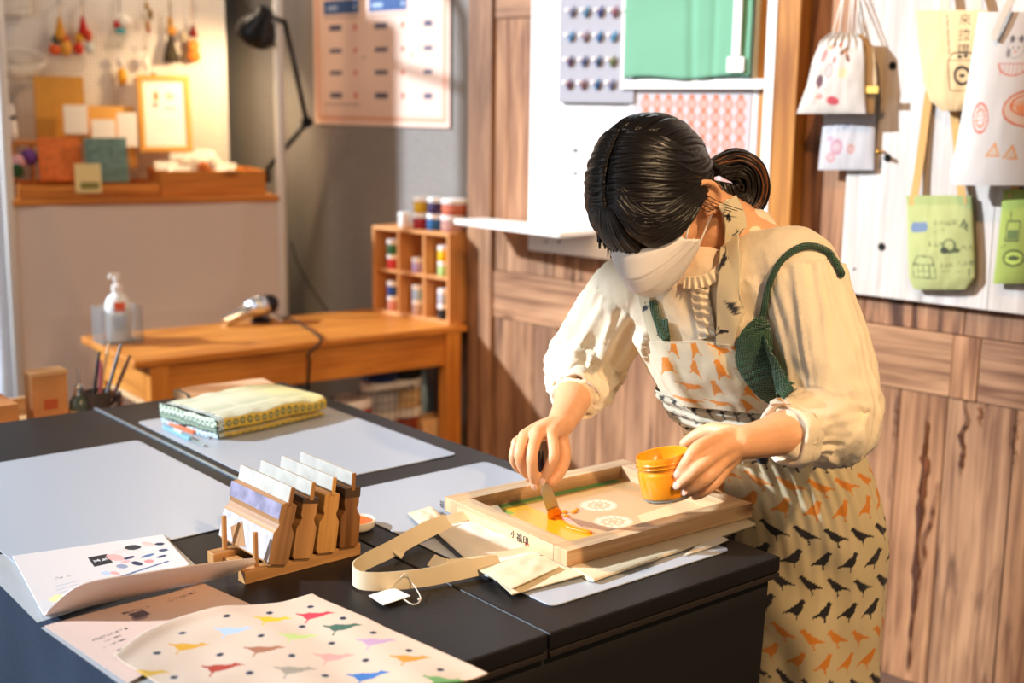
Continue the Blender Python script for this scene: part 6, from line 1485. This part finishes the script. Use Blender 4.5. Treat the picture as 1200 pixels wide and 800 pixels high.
for side, cnt in ((1, 210), (-1, 150)):
    for i in range(cnt):
        t = hr.random(); d0 = partdir(t) + Vector((side*.03, hr.uniform(-.03, .03), 0))
        # swing over the ear: middle waypoint
        drop = lerp(-.06, .68, hr.random()*.9+.1*t) if t < .75 else lerp(.2, .9, hr.random())
        mid = Vector((side*1.0, lerp(.35, -.25, t)+hr.uniform(-.1, .1), drop if t > .3 else lerp(.0, .42, hr.random())))
        k = hr.uniform(1.0, 1.045)
        p1 = slerp_path(d0, mid, 8)[:-1]; p2 = slerp_path(mid, rdir+Vector((hr.uniform(-.08, .08), 0, hr.uniform(-.1, .1))), 8)
        path = p1+p2
        P = [on(d, k*(1+.008*sin(j*.9+i))) for j, d in enumerate(path)]
        for _ in range(2): P = [P[0]]+[(P[j-1]+P[j]*2+P[j+1])/4 for j in range(1, len(P)-1)]+[P[-1]]
        lock(P, hr.uniform(.0032, .0062))
# back of the head: crown straight to the tie
for i in range(150):
    a = hr.uniform(-1.3, 1.3); d0 = Vector((sin(a)*.75, -.15+hr.uniform(-.15, .25), .75)); k = hr.uniform(1.0, 1.04)
    P = [on(d, k) for d in slerp_path(d0, rdir+Vector((a*.1, 0, hr.uniform(-.1, .15))), 11)]; lock(P, hr.uniform(.0035, .006))
# fringe: on her left it sweeps over the brow to the ear, on her right it hangs
def mulpath(dirs, n):
    out = []
    for a_, b__ in zip(dirs[:-1], dirs[1:]): out += slerp_path(a_, b__, n)[:-1]
    return out+[Vector(dirs[-1]).normalized()]
gdir = (HI.to_3x3() @ Vector((0, 0, -1)))
for i in range(230):
    u_ = hr.random(); t = .05+.5*hr.random(); d0 = partdir(t)+Vector((.03, 0, 0)); w_ = hr.uniform(.35, .75)
    m_ = Vector((sin(w_), cos(w_), lerp(-.12, .50, u_))); az = hr.uniform(1.05, 1.55); e_ = Vector((sin(az), cos(az), lerp(-.14, .16, u_)+hr.uniform(-.04, .04)))
    P = [on(d, lerp(1.0, 1.055, min(1, j/8))*(1+.006*sin(j*.7+i))) for j, d in enumerate(mulpath([d0, m_, e_], 8))]
    for _ in range(2): P = [P[0]]+[(P[j-1]+P[j]*2+P[j+1])/4 for j in range(1, len(P)-1)]+[P[-1]]
    lock(P, hr.uniform(.0020, .0042), tip=.04)
for i in range(150):
    t = hr.random()*.4; d0 = partdir(t)+Vector((-.03, 0, 0)); az = hr.uniform(-.75, .25); el = lerp(-.08, -.16, abs(az))+hr.uniform(-.16, .06)
    d1 = Vector((sin(az), cos(az), el)); k = hr.uniform(1.02, 1.07)
    P = [on(d, lerp(1.0, k, j/10)) for j, d in enumerate(slerp_path(d0, d1, 11))]; q = (P[-1]-P[-2]).normalized(); L_ = hr.uniform(.004, .016); lean_ = Vector((.35 if az > -.2 else -.1, 0, 0))
    P += [P[-1]+(q*.7+gdir*.3+lean_).normalized()*L_*.5, P[-1]+(q*.5+gdir*.5+lean_).normalized()*L_]
    lock(P, hr.uniform(.0018, .0036), tip=.02)
# hair hanging on her right side, past the cheek
for i in range(60):
    d0 = partdir(hr.random()*.5)+Vector((-.05, 0, 0)); az = -hr.uniform(.7, 1.5); d1 = Vector((sin(az), cos(az), hr.uniform(-.35, -.05))); k = hr.uniform(1.03, 1.09)
    P = [on(d, lerp(1.0, k, j/10)) for j, d in enumerate(slerp_path(d0, d1, 11))]; e_ = P[-1]; gdir = (HI.to_3x3() @ Vector((0, 0, -1)))
    P += [e_+gdir*.010, e_+gdir*.022]; lock(P, hr.uniform(.0022, .0045), tip=.02)
H.build('hair', hairm, person, smooth=True)
# looped ponytail
PT = MB(); pr = random.Random(9)
root = HM @ (ROOT*1.02)
q0 = pt(837, 203, root.y); q0 = root.lerp(q0, .6)
PT.cur = (.010, .008, .007, 1)
loopP = [q0, pt(850, 190, 1.905), pt(868, 188, 1.905), pt(884, 200, 1.91), pt(889, 222, 1.915), pt(882, 240, 1.915), pt(866, 243, 1.905), pt(850, 228, 1.895), pt(842, 212, 1.895)]
for i in range(260):
    th, rr_ = pr.uniform(0, 2*PI), pr.random()**.5
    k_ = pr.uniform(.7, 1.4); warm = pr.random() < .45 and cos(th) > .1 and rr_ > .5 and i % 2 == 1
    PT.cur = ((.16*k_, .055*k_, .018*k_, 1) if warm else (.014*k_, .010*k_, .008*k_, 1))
    P = []
    for j, p in enumerate(spline([tuple(p) for p in loopP], 4)):
        c = Vector(p); cen = pt(864, 216, 1.905); rad = (c-cen).normalized(); c = cen+(c-cen)*(1-.85*(i % 2 == 0)*((i*7 % 10)/10)); wob = .0017*sin(j*.4+i)
        w = .0175*min(1, .5+j*.09)
        P.append(c + rad*(w*rr_*cos(th)+wob) + Vector((0, -1, 0))*w*1.15*rr_*sin(th))
    PT.tube(P, [.0017]*(len(P)-3)+[.0015, .001, .0004], 5)
PT.build('ponytail', hairm, person, smooth=True)
g = MB(); g.tube([q0+Vector((.012*cos(t)*.4, 0, 0))+(HM.to_3x3() @ Vector((.015*cos(t), 0, .015*sin(t)))) for t in np.linspace(0, 2*PI, 20)], .004, 8); g.build('hair_tie', mat('hair_tie', '#151214', rough=.8), person, smooth=True)
# loose strands in front of the ear
for i in range(5):
    g = MB(); a = HM @ Vector((.080, .02-.006*i, .01)); b_ = HM @ Vector((.080+.003*i, .004-.004*i, -.03)); c_ = HM @ Vector((.078+.006*i, -.016-.004*i, -.062-.004*i))
    g.cur = (.012, .008, .007, 1); g.tube([Vector(p) for p in spline([tuple(a), tuple(b_), tuple(c_)], 6)], .0006, 5); g.build('loose_strand', hairm, person, smooth=True)
# fingernails
nail = mat('nail', '#f0c0a8', rough=.25, coat=.4)
def nailat(tip, prev, off, r=.0052):
    a, b_ = pt(*tip), pt(*prev); d = (a-b_).normalized(); n = Vector(off); n = (n-d*n.dot(d)).normalized(); x = d.cross(n)
    R3 = Matrix((x, d, n)).transposed(); g = MB(); ell(g, a+d*.002+n*.0066, (.0050, .0062, .0016), 12, R=R3); g.build('fingernail', nail, person, smooth=True)
for f_ in (li, lm, lr): nailat(f_[3], f_[2], (-.2, -1, .5))
for f_ in (ri, rm, rr): nailat(f_[3], f_[2], (-.3, -1, .2))
# ================================================================ JAR OF ORANGE INK, held in her left hand
JC = pt(780, 557, 1.606); JMx = Matrix.Translation(JC) @ Matrix.Rotation(-.20, 4, 'Y') @ Matrix.Rotation(-.05, 4, 'X') @ Matrix.Translation((0, 0, -.030))
jr = thing('open_ink_jar', 'open glass jar of orange ink held tilted in the left hand of the woman', 'ink jar', JMx)
glass = mat('jar_glass', '#fff2e0', rough=.04, alpha=.22, spec=.8, coat=.6)
r_ = .0362; H_ = .060
g = MB(JMx); g.lathe([(.001, .0005), (r_*.86, .0005), (r_*.95, .0035), (r_*.93, .0065), (.001, .0065)], 48, caps=(False, False)); g.build('glass_base', mat('thick_glass', '#e8dcc8', rough=.04, trans=.7), jr, smooth='auto')
oi = mat('orange_ink_wet', '#f0981c', rough=.25, coat=1.0, var=.06, vscale=60)
prof_i = [(.001, .0068), (r_*.97, .0068), (r_*.995, .010), (r_*.995, .0375), (r_*.975, .0400), (r_*.935, .0420), (r_*.935, .0436), (r_*.965, .045), (r_*.970, H_-.0005), (r_*.955, H_+.0008), (r_*.925, H_), (r_*.90, .052), (r_*.87, .046), (r_*.80, .041), (r_*.5, .0385), (.001, .0375)]
g = MB(JMx); rings = [[(rad*cos(2*PI*k/48), rad*sin(2*PI*k/48), z+(.0030*noise.noise(Vector((cos(2*PI*k/48)*2.4, sin(2*PI*k/48)*2.4, i*1.7))) if i > 10 else 0)) for k in range(48)] for i, (rad, z) in enumerate(prof_i)]
g.ring_faces(rings); g.build('ink', oi, jr, smooth='auto')
g = MB(JMx)
for z_ in (.0475, .0525): g.lathe([(r_*.985, z_-.001), (r_*1.02, z_), (r_*.985, z_+.001)], 40, caps=(False, False))
g.build('screw_thread', oi, jr, smooth=True)
# ================================================================ PALETTE KNIFE in her right hand
kn0 = pt(633, 528, 1.81); kn1 = pt(636.5, 563, 1.795)
tipk = at_z(650, 603, FZB+.006)
pk = thing('palette_knife', 'steel palette knife loaded with orange ink held in the right hand of the woman', 'palette knife', Matrix.Translation(tipk))
g = MB(); g.tube([kn0, kn0.lerp(kn1, .6), kn1], [.0045, .0055, .0042], 12); g.build('handle', mat('knife_handle', '#2a1c16', rough=.4), pk, smooth='auto')
g = MB(); bmid = kn1.lerp(tipk, .2)
dk_ = (tipk-kn1).normalized(); sd_ = dk_.cross(Vector((0, -1, .3))).normalized()
nr_ = sd_.cross(dk_)
def bladefn(a, b):
    w = np.interp(b, (0, .12, .25, .6, .9, 1), (.0035, .0050, .0085, .0098, .0095, .0065)); return kn1.lerp(tipk, b) + sd_*(a-.5)*2*w + nr_*(.004*sin(PI*b))
g.grid(bladefn, 8, 30, solid=.0008); g.build('blade', mat('blade_steel', '#b4bcc8', rough=.35, metal=.15), pk, smooth='auto')
g = MB()
def blobfn(a, b):
    w = np.interp(b, (0, .2, .7, 1), (.006, .0105, .013, .009)); p = kn1.lerp(tipk, .74+.30*b) + sd_*(a-.5)*2*w
    e = sin(PI*a)**.5*sin(PI*min(1, b*.9+.05))**.4 if 0 < a < 1 else 0
    return p + nr_*(.004*sin(PI*.8)+.0015) - nr_*0 + (-nr_ if nr_.y > 0 else nr_)*(.0045*e*(1+.5*noise.noise(Vector((a*4, b*5, 2)))))
g.grid(blobfn, 18, 24, solid=.004); g.build('ink_load', inkm, pk, smooth=True)
# ================================================================ HANGING BAGS at right
def bagthing(name, label, cat, top_px, d, outline, height_px, ink, mat_, bulge=.02, nu=120, nv=150, group=None, gather=False, sag=.0, res=None):
    """outline: list of (y_px, xleft_px, xright_px), top to bottom, on the plane d in front of the wall"""
    ys = [o[0] for o in outline]
    L = [wst(o[1], o[0], d) for o in outline]; R = [wst(o[2], o[0], d) for o in outline]
    zt = max(L[0][1], R[0][1]); zb = min(L[-1][1], R[-1][1]); H_ = zt-zb; k = [ (y-ys[0])/(ys[-1]-ys[0]) for y in ys]
    o = thing(name, label, cat, W @ Matrix.Translation(((L[-1][0]+R[-1][0])/2, -d, zb)), group)
    W0 = max(R[i][0]-L[i][0] for i in range(len(L)))
    def fn(side):
        def f(a, b):
            t = 1-b; l = np.interp(t, k, [q[0] for q in L]); r = np.interp(t, k, [q[0] for q in R]); zl = np.interp(t, k, [q[1] for q in L]); zr = np.interp(t, k, [q[1] for q in R])
            e = (max(0, sin(PI*a)))**.55*(max(0, sin(PI*min(1, max(.0, b*.93+.02)))))**.5
            wr = .0025*noise.noise(Vector((a*5, b*5, d*30+side)))+.0015*noise.noise(Vector((a*11, b*3, d*30)))
            pleat = .004*sin(a*40)*sm(.72, 1, b) if gather else 0
            return (lerp(l, r, a), -d - side*(bulge*e*(1-.5*b*(1 if gather else .6))+wr*e+pleat*(1 if side > 0 else 0)) - .001*side, lerp(zl, zr, a)+.003*sin(a*PI*2)*sag)
        return f
    g = MB(W); g.grid(fn(1), nu, nv, lambda a, b: ink(a*W0, b*H_)); base = ink.base
    g.grid(lambda a, b: fn(-1)(1-a, b), 20, 20, lambda a, b: base)
    g.build('body', mat_, o, smooth=True); return o, L, R, W0, H_, zt, zb
bagm = mat('bag_canvas', rough=.9, attr=True, weave=.15, bscale=220, sheen=.15)
def strap(o, pts, w, m_, name='strap'):
    """flat webbing through (px, py, d)"""
    P = spline([(wst(x, y, d)[0], -d, wst(x, y, d)[1]) for x, y, d in pts], 6); k = len(P)-1
    def fn(a, b):
        i = min(int(b*k), k-1); t = b*k-i; q = P[i]*(1-t)+P[i+1]*t; dd = P[min(i+1, k)]-P[max(i-1, 0)]; n = math.hypot(dd[0], dd[2]) or 1
        return (q[0]-dd[2]/n*(a-.5)*w, q[1], q[2]+dd[0]/n*(a-.5)*w)
    g = MB(W); g.grid(fn, 4, 40, solid=.0015); return g.build(name, m_, o, smooth='auto')
# lower pouch, hanging behind
ik = Ink('#bdb9ba'); 
for x, y, a, b2, c in ((.05, .055, .018, .02, '#b78a98'), (.035, .03, .014, .012, '#c08e8e'), (.09, .05, .010, .012, '#c58f7f'), (.03, .075, .010, .006, '#a893a8')): ik.ell(x, y, a, b2, c); ik.ell(x, y, a*.6, b2*.5, '#bda6a8')
ik.text(glyphs('花花世界'), .035, .10, .012, '#8a8498')
o, L, R, *_ = bagthing('drawstring_pouch', 'white drawstring pouch with faint pink print, lower one of the hanging pair', 'pouch', None, .035, [(55, 985, 1020), (75, 972, 1026), (135, 966, 1027), (199, 959, 1024)], None, ik, bagm, .014, 70, 110, gather=True)
g = MB(W)
for x0, x1 in ((992, 1000), (1014, 1003)): a, b2 = wst(x0, 60, .035), wst(x1, -25, .02); g.tube([(a[0], -.035, a[1]), (b2[0], -.02, b2[1])], .0018, 6)
g.build('drawstring', mat('white_cord', '#ece6dd', rough=.8), o, smooth=True)
# beige pouch between
ik = Ink('#d9bf98'); ik.rect(.0, 0, .4, .4, '#d9bf98')
o, *_ = bagthing('drawstring_pouch', 'beige drawstring pouch with a yellow tag, mostly hidden behind the floral one', 'pouch', None, .062, [(40, 990, 1012), (55, 984, 1024), (95, 978, 1028), (133, 976, 1024)], None, ik, bagm, .010, 40, 60, gather=True)
s_, z_ = wst(1021, 105, .078); g = MB(W); g.box((s_, -.076, z_), (.034, .002, .016)); g.build('yellow_tag', mat('yellow_tag', '#e8c25c', rough=.6), o)
# floral pouch
ik = Ink('#cdc3b8')
rr2 = random.Random(4)
for x, y, a, b2, c, rot in ((.045, .135, .010, .016, '#c77f78', 0), (.10, .030, .018, .010, '#bf4a54', -.2), (.048, .075, .012, .016, '#6a4a50', .1), (.06, .040, .010, .007, '#c98a82', 0), (.088, .125, .006, .008, '#cf5c5c', 0), (.115, .145, .014, .006, '#7a4a30', .6), (.132, .130, .012, .006, '#7a4a30', -.9), (.128, .150, .010, .005, '#8a5a38', 1.4),
                            (.12, .095, .014, .013, '#e0c096', 0), (.075, .100, .014, .018, '#c99a94', 0), (.075, .100, .009, .012, '#cdb4ac', 0), (.06, .155, .008, .006, '#e0905a', .5), (.10, .16, .006, .006, '#c8502c', 0), (.075, .16, .005, .008, '#5a3a30', .2), (.03, .10, .008, .008, '#eabcb4', 0)): ik.ell(x, y, a, b2, c, rot)
for k in range(12): ik.ell(rr2.uniform(.02, .15), rr2.uniform(.02, .17), .0035, .003, rr2.choice(['#d9806a', '#caa070', '#e8b0a4']))
ik.line(.048, .02, .048, .06, .0018, '#8c6a60')
o, *_ = bagthing('drawstring_pouch', 'white drawstring pouch printed with pink and brown flowers, uppermost of the hanging group', 'pouch', None, .078, [(38, 975, 1004), (48, 962, 1012), (70, 953, 1014), (100, 946, 1014), (133, 934, 1015)], None, ik, bagm, .020, 110, 110, gather=True)
g = MB(W)
for x0, x1, y1 in ((976, 992, -20), (984, 990, -20), (999, 1001, -20), (1003, 1008, -20)): a, b2 = wst(x0, 42, .08), wst(x1, y1, .03); g.tube([(a[0], -.082, a[1]), (b2[0], -.03, b2[1])], .0019, 6)
g.build('drawstring', MATS['white_cord'], o, smooth=True)
# tan tote with characters
ik = Ink('#dfbd8c'); t1 = glyphs('來'); t2 = glyphs('拉'); t3 = glyphs('啡')
for k, t_ in enumerate((t1, t2, t3)): ik.text(t_, .108, .190-.034*k, .027, '#1c1a18')
ik.line(.086, .125, .080, .215, .0025, '#2a2622')
for (x0, y0, x1, y1) in ((.083, .045, .083, .112), (.150, .045, .150, .112), (.083, .045, .150, .045), (.083, .112, .150, .112), (.083, .112, .095, .128), (.150, .112, .140, .128), (.095, .128, .140, .128)): ik.line(x0, y0, x1, y1, .0026, '#221f1c')
ik.ell(.117, .078, .022, .022, '#2a2622'); ik.ell(.117, .078, .015, .015, '#dfbd8c'); ik.ell(.117, .078, .007, .004, '#2a2622'); ik.ell(.112, .12, .006, .004, '#2a2622'); ik.ell(.126, .121, .005, .004, '#2a2622')
o, *_ = bagthing('tote_bag', 'tan canvas tote with black characters over a cup drawing, hanging at upper right', 'tote bag', None, .05, [(12, 1073, 1158), (60, 1077, 1157), (95, 1082, 1155), (118, 1090, 1148), (130, 1104, 1132)], None, ik, bagm, .022, 120, 130)
strap(o, [(1106, 14, .052), (1108, -12, .045), (1112, -40, .03)], .022, canvas); strap(o, [(1145, 12, .052), (1143, -12, .045), (1138, -40, .03)], .022, canvas)
# white tote with red drawings
ik = Ink('#cfc8c2')
def ringp(cx, cy, rx, ry, c, w=.0028, rot=0): ik.ell(cx, cy, rx, ry, c, rot, ring=1-w/min(rx, ry))
ringp(.115, .265, .040, .030, '#c8654a'); ik.rect(.07, .262, .16, .30, '#cfc8c2'); ik.line(.075, .262, .155, .262, .003, '#c8654a')
for k in range(7): ik.line(.082+.011*k, .258, .085+.010*k, .238, .0018, '#d07a60')
ringp(.115, .295, .022, .022, '#a8a0a0', .002); ik.ell(.104, .315, .006, .008, '#6a6468'); ik.ell(.127, .315, .006, .008, '#6a6468'); ik.ell(.108, .297, .002, .002, '#302c30'); ik.ell(.122, .297, .002, .002, '#302c30'); ik.ell(.115, .288, .003, .003, '#d87a70'); ik.ell(.098, .285, .006, .010, '#8a8284')
ik.ell(.165, .165, .062, .040, '#c8552c'); ik.ell(.165, .165, .058, .036, '#d3b8a4'); ringp(.165, .172, .045, .024, '#d0683c', .003); ik.ell(.15, .165, .014, .010, '#e08a5c'); ik.ell(.185, .16, .014, .008, '#e2a040'); ik.ell(.168, .182, .010, .006, '#c85034')
for k in range(5): ringp(.155+.006*k, .168, .03-.003*k, .015, '#d88a60', .0018)
ringp(.052, .145, .020, .034, '#cc5a3c', .003, .2); ringp(.052, .145, .012, .022, '#d9805c', .0025, .2)
for k in range(5): ik.line(.038, .128+.010*k, .064, .132+.010*k, .0016, '#d9805c')
for x, y in ((.095, .075), (.135, .070), (.19, .062), (.215, .045)):
    ik.poly([(x-.018, y-.012), (x+.018, y-.014), (x+.002, y+.020)], '#d9955c'); ik.poly([(x-.012, y-.009), (x+.012, y-.010), (x+.001, y+.011)], '#cfbca8')
o, *_ = bagthing('tote_bag', 'white tote printed with a red cat bowl and noodle drawings, cut by the right edge', 'tote bag', None, .085, [(14, 1147, 1268), (60, 1140, 1266), (120, 1130, 1262), (175, 1120, 1258), (205, 1113, 1255), (217, 1118, 1250)], None, ik, bagm, .018, 150, 190)
strap(o, [(1164, 46, .105), (1176, 18, .105), (1192, -12, .09), (1210, -40, .04)], .016, canvas_w); strap(o, [(1236, 40, .105), (1228, 10, .105), (1218, -12, .09), (1212, -40, .04)], .016, canvas_w)
# green bag left
def greenbag(label, out, texts):
    ik = Ink('#a9ac70'); ik.rect(0, .205, .4, .4, '#9ca468')
    if texts == 0:
        ik.poly([(.012, .150), (.018, .162), (.055, .164), (.060, .152), (.054, .140), (.016, .138)], '#6a7a92')
        ik.text(glyphs('小小店家'), .072, .155, .014, '#4f5a30'); ik.text(glyphs('二年級'), .072, .138, .009, '#7a8450'); ik.text(glyphs('新生活'), .06, .105, .012, '#4a5230')
        for (x0, y0, x1, y1) in ((.015, .03, .075, .028), (.015, .03, .017, .062), (.075, .028, .073, .060), (.017, .062, .073, .060), (.017, .062, .030, .082), (.073, .060, .066, .080), (.030, .082, .066, .080), (.045, .03, .044, .062), (.03, .045, .06, .045), (.03, .03, .03, .062), (.06, .03, .06, .06)): ik.line(x0, y0, x1, y1, .0022, '#3f4430')
        ik.ell(.11, .105, .016, .018, '#55603c'); ik.ell(.11, .108, .010, .012, '#a9ac70'); ik.ell(.098, .095, .010, .008, '#3a4030'); ik.ell(.125, .095, .008, .006, '#4a5034')
        ik.line(.135, .15, .145, .17, .003, '#4a5034'); ik.line(.145, .17, .150, .14, .003, '#4a5034'); ik.ell(.146, .155, .006, .008, '#5a6440', ring=.6); ik.text(glyphs('上班族'), .085, .055, .010, '#5a6440'); ik.line(.085, .045, .135, .044, .0015, '#7a8450'); ik.text(glyphs('八方來'), .125, .058, .012, '#4a5034'); ik.line(.15, .03, .152, .052, .0025, '#4a5034'); ik.text(glyphs('木人'), .135, .095, .013, '#55603c')
    else:
        for (x0, y0, x1, y1) in ((.02, .10, .022, .145), (.055, .10, .054, .145), (.02, .10, .055, .10), (.022, .145, .054, .145), (.03, .145, .028, .17)): ik.line(x0, y0, x1, y1, .0022, '#3f4430')
        ik.rect(.024, .104, .052, .125, '#5f7040'); ik.ell(.045, .06, .026, .020, '#3a4828'); ik.ell(.045, .06, .022, .015, '#b4c45c'); ik.ell(.045, .06, .014, .006, '#4a5a30'); ik.line(.02, .06, .07, .06, .002, '#3a4828'); ik.ell(.015, .085, .002, .002, '#3f4430'); ik.ell(.022, .09, .002, .002, '#3f4430')
        ik.text(glyphs('麵店'), .085, .13, .02, '#4a5034'); ik.text(glyphs('好味道'), .085, .05, .016, '#4a5034'); ik.base = srgb('#98a550')[:3]; ik.items[0] = ('r', 0, .205, .4, .4, srgb('#8f9c4a')[:3])
    return bagthing('cloth_bag', label, 'bag', None, .04, out, None, ik, bagm, .020, 120, 130)[0]
o = greenbag('pale green cloth bag with line drawings, hanging lowest on the whitewashed board', [(229, 1062, 1138), (245, 1063, 1140), (300, 1064, 1143), (325, 1065, 1143), (339, 1071, 1132)], 0)
strap(o, [(1070, 240, .045), (1078, 190, .035), (1086, 130, .03), (1092, 90, .028)], .020, mat('shade_amber_tape', '#c89a5c', rough=.85))  # straps added in the amber of the shade strips on the board
strap(o, [(1128, 240, .045), (1124, 190, .035), (1118, 130, .03), (1112, 90, .028)], .020, MATS['shade_amber_tape'])
o = greenbag('yellow green cloth bag with a cup drawing, half cut by the right edge', [(222, 1176, 1262), (260, 1172, 1264), (315, 1166, 1262), (332, 1164, 1256)], 1)
strap(o, [(1186, 232, .045), (1194, 200, .035), (1200, 160, .03)], .018, MATS['shade_amber_tape'])
# ================================================================ LIGHT
def light(name, kind, loc, energy, col, size=.1, target=None, spot=None, blend=.5, angle=None):
    d = bpy.data.lights.new(name, kind); d.energy = energy; d.color = col
    o = bpy.data.objects.new(name, d); COL.objects.link(o); o.location = loc
    if kind == 'AREA': d.size = size
    elif kind in ('POINT', 'SPOT'): d.shadow_soft_size = size
    if spot: d.spot_size = R_(spot); d.spot_blend = blend
    if angle is not None: d.angle = angle
    if target is not None: o.rotation_euler = (Vector(target)-Vector(loc)).to_track_quat('-Z', 'Y').to_euler()
    return o
SUN_DIR = Vector((1, 0.0, -.505))
s = light('low_sun', 'SUN', (-4, 2, 3), SUN_E, (.80, .90, 1.0), angle=R_(1.6)); s.rotation_euler = SUN_DIR.to_track_quat('-Z', 'Y').to_euler()
WARM = (1.0, .55, .22)
light('track_spot', 'SPOT', (1.0, .25, 2.6), K_SPOT*1.7, (1.0, .66, .36), .04, (.36, 1.85, 1.0), 48, .6)
light('track_spot', 'SPOT', (.1, 1.9, 2.9), K_SPOT*.8, WARM, .05, (.9, 3.2, 1.1), 80, .7)
light('track_spot', 'SPOT', (-1.0, 2.2, 2.8), K_SPOT*.45, WARM, .05, (-.5, 4.0, .7), 80, .7)
light('cool_fill', 'AREA', (-3.2, .6, 2.2), K_AREA, (.86, .92, 1.0), 2.2, (0, 3.2, .9))  # added cool fill from the left, no visible source
w = bpy.data.worlds.new('world'); sc.world = w; w.use_nodes = True
w.node_tree.nodes['Background'].inputs[0].default_value = (1.0, .93, .88, 1); w.node_tree.nodes['Background'].inputs[1].default_value = WORLD
sc.view_settings.view_transform = 'Standard'; sc.view_settings.look = 'None'; sc.view_settings.gamma = 1; sc.view_settings.exposure = 0
sc.view_settings.use_curve_mapping = False

light('desk_lamp_bulb', 'SPOT', tuple(lampP), 17, (1.0, .72, .40), .03, tuple(lampP+ax), 130, .8)
light('pegboard_fill', 'POINT', tuple(U @ Vector((.55, .10, 2.0))), 5, (1.0, .80, .58), .06)  # unseen warm point light added to brighten the pegboard
light('track_spot', 'SPOT', (1.15, -.35, 1.95), 60, (1.0, .70, .40), .04, (.25, 1.75, .82), 50, .7)
